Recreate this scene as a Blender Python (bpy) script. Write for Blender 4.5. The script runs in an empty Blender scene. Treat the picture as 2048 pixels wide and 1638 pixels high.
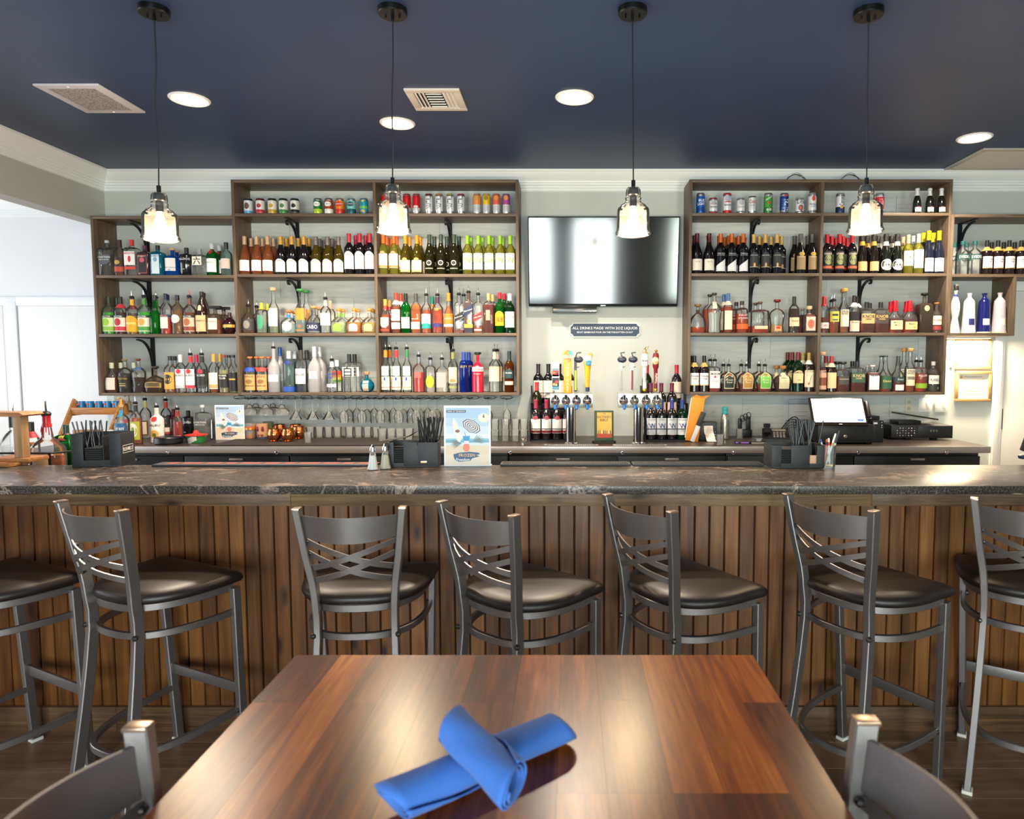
import bpy, bmesh, math, random
from mathutils import Vector, Matrix
random.seed(7)
sc = bpy.context.scene
COL = sc.collection
PI = math.pi
# ------------------------------------------------------------------ camera, world, light, exposure
F, PX, PY, CH = 1365.0, 1140.0, 819.0, 1.55
TH = math.atan(97 / 1365)
cam = bpy.data.cameras.new('camera')
camo = bpy.data.objects.new('camera', cam)
COL.objects.link(camo)
camo.location = (0, 0, CH)
camo.rotation_euler = (PI / 2 - TH, 0, 0)
cam.sensor_width = 36
cam.lens = F / 2048 * 36
cam.shift_x = (1024 - PX) / 2048
cam.clip_start = .02
cam.dof.use_dof = True
cam.dof.focus_distance = 4.2
cam.dof.aperture_fstop = 4.5
sc.camera = camo
sc.view_settings.view_transform = 'Standard'
sc.view_settings.look = 'None'
sc.view_settings.gamma = 1
sc.view_settings.use_curve_mapping = False
sc.view_settings.exposure = 0.5
sc.cycles.use_denoising = True
sc.cycles.max_bounces = 7
sc.cycles.diffuse_bounces = 4
sc.cycles.transparent_max_bounces = 22
sc.cycles.sample_clamp_indirect = 6
sc.cycles.blur_glossy = .5
sc.cycles.caustics_reflective = False
sc.cycles.caustics_refractive = False
w = bpy.data.worlds.new('world')
sc.world = w
w.use_nodes = True
nt = w.node_tree
bg = nt.nodes['Background']
bg.inputs[0].default_value = (.80, .90, 1.0, 1)
bg.inputs[1].default_value = 1.6

def area(name, loc, rot, sx, sy, power, col=(1, 1, 1), spread=PI):
    l = bpy.data.lights.new(name, 'AREA')
    l.shape = 'RECTANGLE'
    l.size, l.size_y, l.energy, l.color, l.spread = sx, sy, power, col, spread
    o = bpy.data.objects.new(name, l)
    COL.objects.link(o)
    o.location, o.rotation_euler = loc, rot
    return o
# daylight entering the windows in the wall behind the camera (pointing +Y) and the side room's window (pointing +X)
DAY = (.93, .97, 1.0)
area('daylight_rear_window', (-1.25, -2.56, 1.45), (PI / 2, 0, 0), 1.9, 1.7, 190, DAY)
area('daylight_rear_door', (.46, -2.56, 1.2), (PI / 2, 0, 0), .9, 2.1, 115, DAY)
area('daylight_rear_window_right', (2.55, -2.56, 1.45), (PI / 2, 0, 0), 1.3, 1.7, 110, (.92, 1.0, .9))
area('daylight_side_window', (-7.4, 3.6, 1.6), (0, -PI / 2, 0), 2.2, 4.4, 130, (.94, .97, 1.0))

# ------------------------------------------------------------------ helpers
def ray(px, py):
    u, v = (px - PX) / F, -(py - PY) / F
    c, s = math.cos(TH), math.sin(TH)
    return Vector((u, c + v * s, -s + v * c))
def PYl(px, py, Y):                       # photo pixel -> point in the plane at depth Y
    d = ray(px, py)
    p = d * (Y / d.y)
    p.z += CH
    return p
def PZ(px, py, Z):                        # photo pixel -> point at height Z
    d = ray(px, py)
    p = d * ((Z - CH) / d.z)
    p.z += CH
    return p

def lin(h):
    h = h.lstrip('#')
    out = []
    for i in (0, 2, 4):
        c = int(h[i:i + 2], 16) / 255
        out.append(c / 12.92 if c <= .04045 else ((c + .055) / 1.055) ** 2.4)
    return (*out, 1)
_M = {}
def M(hexc, rough=.5, metal=0, spec=.5, emit=0, coat=0):
    k = (hexc, rough, metal, spec, emit, coat)
    if k in _M:
        return _M[k]
    m = bpy.data.materials.new('mat_' + hexc)
    m.use_nodes = True
    b = m.node_tree.nodes['Principled BSDF']
    b.inputs['Base Color'].default_value = lin(hexc)
    b.inputs['Roughness'].default_value = rough
    b.inputs['Metallic'].default_value = metal
    b.inputs['Specular IOR Level'].default_value = spec
    if coat:
        b.inputs['Coat Weight'].default_value = coat
        b.inputs['Coat Roughness'].default_value = .15
    if emit:
        b.inputs['Emission Color'].default_value = lin(hexc)
        b.inputs['Emission Strength'].default_value = emit
    _M[k] = m
    return m

class NT:
    def __init__(s, name):
        s.m = bpy.data.materials.new(name)
        s.m.use_nodes = True
        s.t = s.m.node_tree
        s.b = s.t.nodes['Principled BSDF']
    def n(s, typ, **kw):
        x = s.t.nodes.new(typ)
        for k, v in kw.items():
            if k in x.inputs:
                x.inputs[k].default_value = v
            else:
                setattr(x, k, v)
        return x
    def l(s, a, b):
        s.t.links.new(a, b)
    def ramp(s, fac, stops):
        r = s.n('ShaderNodeValToRGB')
        e = r.color_ramp.elements
        while len(e) > 1:
            e.remove(e[-1])
        e[0].position, e[0].color = stops[0][0], lin(stops[0][1])
        for p, c in stops[1:]:
            x = e.new(p)
            x.color = lin(c)
        s.l(fac, r.inputs[0])
        return r.outputs[0]

def glassmat(name, tint, diff=None, dw=.07, rough=.03, ior=1.45, edge=.45, thin=1.0):
    """thin glass: tinted transmission, Fresnel reflection, darker rim, a little haze"""
    k = ('glass', name)
    if k in _M:
        return _M[k]
    n = NT(name)
    t = n.t
    t.nodes.remove(n.b)
    out = t.nodes['Material Output']
    lw = n.n('ShaderNodeLayerWeight', Blend=.35)
    tr = n.n('ShaderNodeBsdfTransparent')
    c = tuple(v ** thin for v in lin(tint))             # thin: tint shared between the two walls passed
    rc = n.n('ShaderNodeMix', data_type='RGBA')
    rc.inputs[6].default_value = c
    rc.inputs[7].default_value = (c[0] * edge, c[1] * edge, c[2] * edge, 1)
    pw_ = n.n('ShaderNodeMath', operation='POWER')
    n.l(lw.outputs['Facing'], pw_.inputs[0])
    pw_.inputs[1].default_value = 2.6
    n.l(pw_.outputs[0], rc.inputs[0])
    n.l(rc.outputs[2], tr.inputs[0])
    df = n.n('ShaderNodeBsdfDiffuse')
    df.inputs[0].default_value = lin(diff or tint)
    m1 = n.n('ShaderNodeMixShader')
    m1.inputs[0].default_value = dw
    n.l(tr.outputs[0], m1.inputs[1])
    n.l(df.outputs[0], m1.inputs[2])
    gl = n.n('ShaderNodeBsdfGlossy')
    gl.inputs['Roughness'].default_value = rough
    fr = n.n('ShaderNodeFresnel')
    fr.inputs[0].default_value = ior
    m2 = n.n('ShaderNodeMixShader')
    n.l(fr.outputs[0], m2.inputs[0])
    n.l(m1.outputs[0], m2.inputs[1])
    n.l(gl.outputs[0], m2.inputs[2])
    n.l(m2.outputs[0], out.inputs[0])
    _M[k] = n.m
    return n.m

def woodmat(name, stops, axis='x', scale=1.0, rough=.5, knots=0, vary=.5, bump=.05, coat=0, ring=14, spec=.5):
    """grain along AXIS in object space, colour offset per object"""
    n = NT(name)
    tc = n.n('ShaderNodeTexCoord')
    oi = n.n('ShaderNodeObjectInfo')
    add = n.n('ShaderNodeVectorMath', operation='MULTIPLY_ADD')
    cv = n.n('ShaderNodeCombineXYZ')
    for i in range(3):
        n.l(oi.outputs['Random'], cv.inputs[i])
    n.l(cv.outputs[0], add.inputs[0])
    add.inputs[1].default_value = (37, 23, 51)
    n.l(tc.outputs['Object'], add.inputs[2])
    mp = n.n('ShaderNodeMapping')
    s = [ring * scale] * 3
    s['xyz'.index(axis)] = 1.1 * scale
    mp.inputs['Scale'].default_value = s
    n.l(add.outputs[0], mp.inputs[0])
    nz = n.n('ShaderNodeTexNoise', Scale=2.2, Detail=7, Roughness=.62, Distortion=.7)
    n.l(mp.outputs[0], nz.inputs[0])
    mp2 = n.n('ShaderNodeMapping')
    s2 = [110 * scale] * 3
    s2['xyz'.index(axis)] = 3 * scale
    mp2.inputs['Scale'].default_value = s2
    n.l(add.outputs[0], mp2.inputs[0])
    nf = n.n('ShaderNodeTexNoise', Scale=2.0, Detail=3)
    n.l(mp2.outputs[0], nf.inputs[0])
    mx = n.n('ShaderNodeMath', operation='MULTIPLY_ADD')
    n.l(nf.outputs[0], mx.inputs[0])
    mx.inputs[1].default_value = .28
    n.l(nz.outputs[0], mx.inputs[2])
    m3 = n.n('ShaderNodeMath', operation='MULTIPLY_ADD')
    n.l(oi.outputs['Random'], m3.inputs[0])
    m3.inputs[1].default_value = .3 * vary
    n.l(mx.outputs[0], m3.inputs[2])
    m4 = n.n('ShaderNodeMath', operation='SUBTRACT')
    n.l(m3.outputs[0], m4.inputs[0])
    m4.inputs[1].default_value = .14 + .15 * vary
    col = n.ramp(m4.outputs[0], stops)
    if knots:
        mk = n.n('ShaderNodeMapping')
        s3 = [9.0] * 3
        s3['xyz'.index(axis)] = 3.6
        mk.inputs['Scale'].default_value = s3
        n.l(add.outputs[0], mk.inputs[0])
        vo = n.n('ShaderNodeTexVoronoi', Scale=1.0)
        n.l(mk.outputs[0], vo.inputs[0])
        kr = n.n('ShaderNodeMapRange')
        kr.inputs[1].default_value = .05
        kr.inputs[2].default_value = .2
        n.l(vo.outputs[0], kr.inputs[0])
        mm = n.n('ShaderNodeMix', data_type='RGBA')
        n.l(kr.outputs[0], mm.inputs[0])
        mm.inputs[6].default_value = lin('2a160c')
        n.l(col, mm.inputs[7])
        col = mm.outputs[2]
    n.l(col, n.b.inputs['Base Color'])
    n.b.inputs['Roughness'].default_value = rough
    n.b.inputs['Specular IOR Level'].default_value = spec
    if coat:
        n.b.inputs['Coat Weight'].default_value = coat
        n.b.inputs['Coat Roughness'].default_value = .22
    if bump:
        bp = n.n('ShaderNodeBump', Strength=bump, Distance=.01)
        n.l(mx.outputs[0], bp.inputs['Height'])
        n.l(bp.outputs[0], n.b.inputs['Normal'])
    return n.m

# ---- mesh builders
def mesh(name, vs, fs, mat=None, smooth=False, auto=None):
    me = bpy.data.meshes.new(name)
    me.from_pydata([tuple(v) for v in vs], [], fs)
    if mat:
        me.materials.append(mat)
    if smooth or auto:
        me.shade_smooth()
        if auto:
            try:
                me.set_sharp_from_angle(angle=math.radians(auto))
            except Exception:
                pass
    return me
def obj(name, me, parent=None, loc=None, rot=None):
    o = bpy.data.objects.new(name, me)
    COL.objects.link(o)
    if parent:
        o.parent = parent
    if loc is not None:
        o.location = loc
    if rot is not None:
        o.rotation_euler = rot
    return o
def tag(o, label, cat, group=None, kind=None):
    o['label'] = label
    o['category'] = cat
    if group:
        o['group'] = group
    if kind:
        o['kind'] = kind
    return o
def thing(name, label, cat, loc=(0, 0, 0), rz=0, group=None):
    o = bpy.data.objects.new(name, None)
    COL.objects.link(o)
    o.location = loc
    o.rotation_euler = (0, 0, rz)
    o.empty_display_size = .1
    return tag(o, label, cat, group)
def struct(name, me, loc=None, rot=None, label=None):
    o = obj(name, me, None, loc, rot)
    o['kind'] = 'structure'
    if label:
        o['label'] = label
    return o

class B:
    """collects vertices and faces"""
    def __init__(s):
        s.v, s.f = [], []
    def add(s, vs, fs):
        k = len(s.v)
        s.v += [Vector(v) for v in vs]
        s.f += [tuple(i + k for i in f) for f in fs]
        return s
    def box(s, x0, x1, y0, y1, z0, z1, bev=0):
        if bev <= 0:
            vs = [(x, y, z) for z in (z0, z1) for y in (y0, y1) for x in (x0, x1)]
            return s.add(vs, [(0, 2, 3, 1), (4, 5, 7, 6), (0, 1, 5, 4), (2, 6, 7, 3), (0, 4, 6, 2), (1, 3, 7, 5)])
        bm = bmesh.new()
        bmesh.ops.create_cube(bm, size=1)
        for v in bm.verts:
            v.co = Vector(((x0 + x1) / 2 + v.co.x * (x1 - x0), (y0 + y1) / 2 + v.co.y * (y1 - y0), (z0 + z1) / 2 + v.co.z * (z1 - z0)))
        bmesh.ops.bevel(bm, geom=bm.edges[:], offset=bev, segments=2, affect='EDGES', profile=.6)
        bm.verts.index_update()
        s.add([v.co.copy() for v in bm.verts], [tuple(v.index for v in f.verts) for f in bm.faces])
        bm.free()
        return s
    def lathe(s, prof, seg=20, c=(0, 0, 0), caps=True, M4=None):
        vs, fs = [], []
        for r, z in prof:
            for i in range(seg):
                a = 2 * PI * i / seg
                vs.append(Vector((r * math.cos(a), r * math.sin(a), z)))
        n = len(prof)
        for j in range(n - 1):
            for i in range(seg):
                a, b = j * seg + i, j * seg + (i + 1) % seg
                fs.append((a, b, b + seg, a + seg))
        if caps:
            if prof[0][0] > 1e-6:
                fs.append(tuple(range(seg - 1, -1, -1)))
            if prof[-1][0] > 1e-6:
                fs.append(tuple(range((n - 1) * seg, n * seg)))
        c = Vector(c)
        if M4:
            vs = [M4 @ v for v in vs]
        return s.add([v + c for v in vs], fs)
    def cyl(s, p0, p1, r, seg=12, r2=None):
        p0, p1 = Vector(p0), Vector(p1)
        d = p1 - p0
        q = d.to_track_quat('Z', 'Y').to_matrix().to_4x4()
        return s.lathe([(r, 0), (r if r2 is None else r2, d.length)], seg, p0, True, q)
    def sphere(s, c, r, seg=14, rings=8, sc=(1, 1, 1)):
        prof = [(r * math.sin(PI * k / rings), -r * math.cos(PI * k / rings)) for k in range(rings + 1)]
        prof[0], prof[-1] = (1e-4, -r), (1e-4, r)
        return s.lathe(prof, seg, c, False, Matrix.Diagonal((*sc, 1)))
    def sweep(s, pts, w, h, side=None, closed=False, rnd=0, taper=None):
        """rectangular (or round, rnd=segments) bar along PTS; SIDE = fixed direction of its width"""
        pts = [Vector(p) for p in pts]
        n = len(pts)
        vs, fs = [], []
        prev = None
        for i, p in enumerate(pts):
            if closed:
                t = (pts[(i + 1) % n] - pts[i - 1]).normalized()
            else:
                t = (pts[min(i + 1, n - 1)] - pts[max(i - 1, 0)]).normalized()
            if side is not None:
                a = Vector(side) - t * t.dot(Vector(side))
            elif prev is None:
                a = t.orthogonal()
            else:
                a = prev - t * t.dot(prev)
            a.normalize()
            prev = a
            b = t.cross(a)
            k = taper[i] if taper else 1
            if rnd:
                ring = [a * (w / 2 * k * math.cos(2 * PI * j / rnd)) + b * (h / 2 * k * math.sin(2 * PI * j / rnd)) for j in range(rnd)]
            else:
                W, H = w / 2 * k, h / 2 * k
                c = min(W, H) * .22
                ring = [a * x + b * y for x, y in ((W - c, H), (-W + c, H), (-W, H - c), (-W, -H + c), (-W + c, -H), (W - c, -H), (W, -H + c), (W, H - c))]
            vs += [p + q for q in ring]
            m = len(ring)
        for i in range(n if closed else n - 1):
            for j in range(m):
                a0, a1 = i * m + j, i * m + (j + 1) % m
                b0, b1 = ((i + 1) % n) * m + j, ((i + 1) % n) * m + (j + 1) % m
                fs.append((a0, a1, b1, b0))
        if not closed:
            fs.append(tuple(range(m - 1, -1, -1)))
            fs.append(tuple(range((n - 1) * m, n * m)))
        return s.add(vs, fs)
    def prism(s, poly, z0, z1, ax='z'):
        """extrude a 2D polygon; ax = axis of extrusion (z: xy-poly, y: xz-poly, x: yz-poly)"""
        def q(a, b, c):
            return {'z': (a, b, c), 'y': (a, c, b), 'x': (c, a, b)}[ax]
        n = len(poly)
        vs = [q(a, b, z0) for a, b in poly] + [q(a, b, z1) for a, b in poly]
        fs = [tuple(range(n - 1, -1, -1)), tuple(range(n, 2 * n))] + [(i, (i + 1) % n, (i + 1) % n + n, i + n) for i in range(n)]
        return s.add(vs, fs)
    def xf(s, m, k0=0):
        for i in range(k0, len(s.v)):
            s.v[i] = m @ s.v[i]
        return s
    def me(s, name, mat=None, auto=24, smooth=False):
        m = mesh(name, s.v, s.f, mat, smooth, auto)
        bm = bmesh.new()
        bm.from_mesh(m)
        bmesh.ops.recalc_face_normals(bm, faces=bm.faces[:])
        bm.to_mesh(m)
        bm.free()
        return m
    def put(s, name, mat, parent=None, loc=None, rot=None, auto=24):
        return obj(name, s.me(name, mat, auto), parent, loc, rot)

# ---- lettering: one mesh per character, laid out by hand
_G = {}
def load_glyphs(chars):
    tmp = []
    for c in chars:
        cu = bpy.data.curves.new('g', 'FONT')
        cu.body = c
        cu.resolution_u = 2
        cu.offset = .012
        o = bpy.data.objects.new('g', cu)
        COL.objects.link(o)
        tmp.append((c, o))
    bpy.context.view_layer.update()
    dg = bpy.context.evaluated_depsgraph_get()
    for c, o in tmp:
        e = o.evaluated_get(dg)
        m = e.to_mesh()
        vs = [v.co.copy() for v in m.vertices]
        fs = [tuple(p.vertices) for p in m.polygons]
        e.to_mesh_clear()
        if vs:
            x0 = min(v.x for v in vs)
            x1 = max(v.x for v in vs)
            _G[c] = ([Vector((v.x - x0, v.y, 0)) for v in vs], fs, x1 - x0)
    for c, o in tmp:
        cu = o.data
        bpy.data.objects.remove(o)
        bpy.data.curves.remove(cu)
load_glyphs('ABCDEFGHIJKLMNOPQRSTUVWXYZabcdefghijklmnopqrstuvwxyz0123456789&\'.-%$白六®')
def text2d(s, height, wid=None, shear=0, vertical=False, gap=.09):
    """-> (verts2d, faces), centred on the origin, capital height HEIGHT, squeezed to WID"""
    vs, fs, x = [], [], 0
    k = height / .72
    yy = 0
    for c in s:
        if c not in _G:
            x += .3
            if vertical:
                yy -= .6
            continue
        v, f, wd = _G[c]
        b = len(vs)
        if vertical:
            vs += [[(p.x - wd / 2), p.y + yy] for p in v]
            yy -= .95
        else:
            vs += [[p.x + x + shear * p.y, p.y] for p in v]
            x += wd + gap
        fs += [tuple(i + b for i in q) for q in f]
    if not vs:
        return [], []
    x0, x1 = min(p[0] for p in vs), max(p[0] for p in vs)
    y0, y1 = (min(p[1] for p in vs), max(p[1] for p in vs)) if vertical else (0, .72)
    kx = k
    if wid and (x1 - x0) * k > wid:
        kx = wid / (x1 - x0)
    return [((p[0] - (x0 + x1) / 2) * kx, (p[1] - (y0 + y1) / 2) * k) for p in vs], fs
def text_flat(s, height, mat, parent, origin, ux, uy, wid=None, shear=0, vertical=False, name='lettering', off=.0008):
    """flat print on a plane: ORIGIN + u*ux + v*uy"""
    v2, fs = text2d(s, height, wid, shear, vertical)
    if not v2:
        return None
    o, ux, uy = Vector(origin), Vector(ux).normalized(), Vector(uy).normalized()
    nz = ux.cross(uy)
    return obj(name, mesh(name, [o + ux * a + uy * b + nz * off for a, b in v2], fs, mat), parent)
def poly_flat(pts, mat, parent, origin, ux, uy, name='print', off=.0005):
    o, ux, uy = Vector(origin), Vector(ux).normalized(), Vector(uy).normalized()
    nz = ux.cross(uy)
    return obj(name, mesh(name, [o + ux * a + uy * b + nz * off for a, b in pts], [tuple(range(len(pts)))], mat), parent)
def ell(cx, cy, rx, ry, n=20, a0=0, a1=2 * PI):
    return [(cx + rx * math.cos(a0 + (a1 - a0) * i / n), cy + ry * math.sin(a0 + (a1 - a0) * i / n)) for i in range(n)]
def rect(x0, x1, y0, y1):
    return [(x0, y0), (x1, y0), (x1, y1), (x0, y1)]
# ================================================================== THE ROOM
YW = 5.65                                   # bar's back wall
ZC = 3.075                                  # ceiling
XL = -3.78                                  # left header's face
YR, XR = -2.5, 4.9
def noisemat(name, c1, c2, scale=3, rough=.7, bump=.03, detail=4, fine=220):
    n = NT(name)
    tc = n.n('ShaderNodeTexCoord')
    nz = n.n('ShaderNodeTexNoise', Scale=scale, Detail=detail)
    n.l(tc.outputs['Object'], nz.inputs[0])
    n.l(n.ramp(nz.outputs[0], [(.3, c1), (.7, c2)]), n.b.inputs['Base Color'])
    n.b.inputs['Roughness'].default_value = rough
    if bump:
        nf = n.n('ShaderNodeTexNoise', Scale=fine, Detail=2)
        n.l(tc.outputs['Object'], nf.inputs[0])
        bp = n.n('ShaderNodeBump', Strength=bump, Distance=.01)
        n.l(nf.outputs[0], bp.inputs['Height'])
        n.l(bp.outputs[0], n.b.inputs['Normal'])
    return n.m
m_wall = noisemat('wall_paint', 'c3c8c3', 'c9cdc8', 2, .75, .05)
m_wallw = noisemat('white_wall_paint', 'e9eaec', 'eeeff0', 2, .7, .03)
m_hdr = noisemat('header_paint', 'b9bab6', 'bfc0bc', 2, .8, .05)
m_ceil = noisemat('navy_ceiling_paint', '213458', '253a60', 1.5, .45, .06)
m_trim = M('f0f3f2', .4)
m_fw = woodmat('floor_plank_wood', [(.2, '58432f'), (.45, '72563f'), (.62, '82644c'), (.85, '957860')], 'x', 1, .42, vary=1.0, bump=.03)
m_fb = M('2b201a', .8)
# floor: sub-floor with planks laid along X as far as they can be told apart
fl = struct('floor', B().box(-8, XR, YR, 6.7, -.06, -.008).me('floor', m_fb))
pw, pl = .18, 1.22
pm = B().box(0, pl - .002, 0, pw - .002, -.0079, 0, .0015).me('plank', m_fw, 5)
r = 0
y = -.2
while y < 2.78:
    x = -4.0 + (r * .47) % pl - pl
    while x < 3.6:
        obj('plank', pm, fl, (x, y, 0))
        x += pl
    y += pw
    r += 1
m_ff = woodmat('floor_far_wood', [(.2, '58432f'), (.45, '72563f'), (.62, '82644c'), (.85, '957860')], 'x', 1, .42, vary=0, bump=.03)
o = B().box(-8, XR, YR, -.2, -.0079, -.0005).box(-8, XR, y, 6.7, -.0079, -.0005).put('plank_field', m_ff, fl)
o['kind'] = 'stuff'
struct('ceiling', B().box(-8, XR, YR, 6.75, ZC, ZC + .1).me('ceiling', m_ceil))
# back wall, plank cladding behind the shelf units and the back bar
wb = struct('wall_back', B().box(XL, XR, YW, YW + .12, 0, ZC).me('wall_back', m_wall))
m_clad = woodmat('pale_grey_plank', [(.2, 'b4b7b4'), (.42, 'c6c9c6'), (.6, 'cfd2ce'), (.85, 'dadcd7')], 'x', 1, .6, vary=.35, bump=.03)
ph = .1635
zt = PYl(1140, 392, YW).z
cut = {}
def plank_run(xa, xb, z0, z1, stag):
    x = xa - stag
    while x < xb:
        a, b = max(x, xa), min(x + 1.22, xb)
        if b - a > .03:
            k = (round(b - a, 3), round(z1 - z0, 3))
            if k not in cut:
                cut[k] = B().box(0, b - a - .0035, -.006, 0, 0, z1 - z0 - .004, .0005).me('plank', m_clad, 5)
            obj('plank', cut[k], wb, (a, YW, z0))
        x += 1.22
for i in range(-3, 13):
    za = zt - ph * i
    if za - ph < .9 or za > 2.98:
        continue
    plank_run(-2.64, -.42, za - ph, za, [.35, .86, .1, .62, .95][i % 5])
    plank_run(.93, 2.98, za - ph, za, [.72, .2, .5, .98, .05][i % 5])
# left header over the opening into the side room, and the wall nearer the camera
struct('wall_left', B().box(XL - .14, XL, 1.2, YW + .12, 2.66, ZC).box(XL - .14, XL, YR, 1.2, 0, ZC).me('wall_left', m_hdr))
struct('wall_right', B().box(XR, XR + .1, YR, YW + .1, 0, ZC).me('wall_right', m_wall))
# crown mouldings
crown = [(0, 0), (-.1, 0), (-.1, -.014), (-.092, -.018), (-.082, -.036), (-.056, -.062), (-.040, -.078), (-.038, -.090), (-.028, -.094), (-.028, -.108), (-.018, -.112), (-.018, -.128), (-.010, -.132), (-.010, -.150), (0, -.156)]
def crown_run(name, p, q, nrm):
    p, q, nrm = Vector(p), Vector(q), Vector(nrm)
    vs = [p - nrm * a + Vector((0, 0, b)) for a, b in crown] + [q - nrm * a + Vector((0, 0, b)) for a, b in crown]
    n = len(crown)
    fs = [(i, (i + 1) % n, (i + 1) % n + n, i + n) for i in range(n)] + [tuple(range(n)), tuple(range(2 * n - 1, n - 1, -1))]
    return struct(name, B().add(vs, fs).me(name, m_trim, 25))
crown_run('trim_1', (XL, YW, ZC), (XR, YW, ZC), (0, -1, 0))
crown_run('trim_2', (XL, YR, ZC), (XL, YW, ZC), (1, 0, 0))
# side room beyond the header: pale wall, crown, cased white door, daylight
YS = 6.6
struct('wall_side_room', B().box(-8, XL, YS, YS + .1, 0, ZC).box(-8.1, -8, 0, YS, 0, ZC).box(XL - .14, XL, YW + .12, YS, 0, ZC).box(-8, XL - .14, -.1, 0, 0, ZC).me('wall_side_room', m_wallw))
crown_run('trim_3', (-8, YS, ZC), (XL - .14, YS, ZC), (0, -1, 0))
q = PYl(36, 604, YS)
tt = B().box(-6.4, q.x, YS - .03, YS, PYl(20, 612, YS).z, PYl(20, 594, YS).z, .004)
d1 = struct('door_1', tt.box(q.x - .12, q.x, YS - .035, YS, 0, q.z, .004).box(q.x, XL - .15, YS - .03, YS, PYl(20, 612, YS).z, PYl(20, 594, YS).z, .004).me('door_1', M('f1f3f6', .4)))
B().box(q.x + .01, XL - .16, YS - .022, YS - .002, .01, q.z - .04, .003).put('door_panel', M('f2f2ef', .45), d1)
B().box(q.x - 1.1, q.x - .14, YS - .022, YS - .002, .01, q.z - .04, .003).put('door_panel', M('f2f2ef', .45), d1)
# wall behind the camera with window openings and frames (seen only as reflections)
wr = B()
wins = [(-2.2, -.3, .6, 2.3), (0.02, .9, .15, 2.25), (1.9, 3.2, .6, 2.3)]
xs = [-8] + [a for w_ in wins for a in w_[:2]] + [XR]
for i in range(0, len(xs), 2):
    wr.box(xs[i], xs[i + 1], YR - .1, YR, 0, ZC)
for a, b, z0, z1 in wins:
    wr.box(a, b, YR - .1, YR, 0, z0).box(a, b, YR - .1, YR, z1, ZC)
struct('wall_rear', wr.me('wall_rear', m_wall))
for i, (a, b, z0, z1) in enumerate(wins):
    f = B().box(a, b, YR - .03, YR + .03, z0, z0 + .06).box(a, b, YR - .03, YR + .03, z1 - .06, z1).box(a, a + .06, YR - .03, YR + .03, z0, z1).box(b - .06, b, YR - .03, YR + .03, z0, z1)
    c = (a + b) / 2
    if i != 1:
        f.box(c - .06, c + .06, YR - .03, YR + .03, z0, z1)
    wo = struct('window_%d' % (i + 1), f.me('window', m_trim))
    B().box(a + .05, b - .05, YR - .012, YR - .006, z0 + .05, z1 - .05).put('pane', glassmat('window_pane', 'f6faf8', dw=.01, edge=.9), wo)
# cased door on the back wall at the right
q0, q1 = PYl(1984, 760, YW), PYl(2004, 760, YW)
zt2 = PYl(2040, 582, YW).z
dd = B().box(q0.x, q1.x, YW - .022, YW, 0, zt2, .004).box(q0.x, q1.x + 1.0, YW - .022, YW, zt2, zt2 + .075, .004)
dd.box(q0.x + .012, q1.x - .02, YW - .028, YW - .02, 0, zt2 - .01, .003)
d2 = struct('door_2', dd.me('door_2', M('efeeea', .4)))
B().box(q1.x + .006, q1.x + .95, YW - .012, YW - .001, .01, zt2 - .005, .003).put('door_panel', M('e6e2dc', .45), d2)
p = PYl(1996, 838, YW - .015)
B().box(q1.x - .001, q1.x + .004, YW - .026, YW - .011, p.z - .085, p.z + .085).put('hinge', M('3a3a3a', .4, .8), d2)

# ------------------------------------------------------------------ ceiling fittings
m_white = M('ece9e6', .45)
m_lampface = M('fff2de', .5, emit=9)
def recessed(px, py, label, power=36):
    p = PZ(px, py, ZC)
    t = thing('recessed_light', label, 'ceiling light', (p.x, p.y, ZC), 0, 'recessed ceiling lights')
    B().lathe([(.112, 0), (.112, -.004), (.104, -.010), (.094, -.006), (.093, .0)], 36, caps=False).put('trim_ring', m_white, t)
    B().lathe([(.001, -.0045), (.092, -.0045), (.092, -.001), (.001, -.001)], 36, caps=False).put('diffuser', m_lampface, t)
    l = bpy.data.lights.new('downlight', 'AREA')
    l.shape, l.size, l.energy, l.color, l.spread = 'DISK', .17, power, (1, .86, .68), math.radians(140)
    lo = bpy.data.objects.new('downlight', l)
    COL.objects.link(lo)
    lo.location = (p.x, p.y, ZC - .02)
    return p
recessed(379, 198, 'white recessed light beside the plain square vent at left')
recessed(795, 246, 'white recessed light crossed by the second pendant cord')
recessed(1149, 194, 'white recessed light between the slatted vent and third pendant')
recessed(1949, 275, 'white recessed light beside the grey return grille at right')
def quad_z(c, z):
    return [PZ(a, b, z) for a, b in c]
# plain perforated vent
q = quad_z([(65, 166), (198, 167), (289, 222), (173, 223)], ZC)
x0, x1, y1, y0 = (q[0].x + q[3].x) / 2, (q[1].x + q[2].x) / 2, (q[2].y + q[3].y) / 2, (q[0].y + q[1].y) / 2
t = thing('ceiling_vent', 'plain white square ceiling vent with grey perforated centre', 'vent', ((x0 + x1) / 2, (y0 + y1) / 2, ZC))
hx, hy = (x1 - x0) / 2, (y1 - y0) / 2
B().box(-hx, hx, -hy, hy, -.012, 0, .003).put('frame', M('d6d3da', .5), t)
n = NT('perforated_sheet')
tc = n.n('ShaderNodeTexCoord')
vo = n.n('ShaderNodeTexVoronoi', Scale=90)
n.l(tc.outputs['Object'], vo.inputs[0])
n.l(n.ramp(vo.outputs[0], [(.25, '6a6460'), (.5, 'b0a9a6')]), n.b.inputs['Base Color'])
B().box(-hx * .72, hx * .72, -hy * .8, hy * .75, -.0135, -.011).put('perforated_panel', n.m, t)
for s in (-1, 1):
    B().lathe([(.001, -.016), (.006, -.015), (.007, -.012)], 10, (0, s * hy * .9, 0)).put('screw', M('f0eef2', .4), t)
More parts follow.
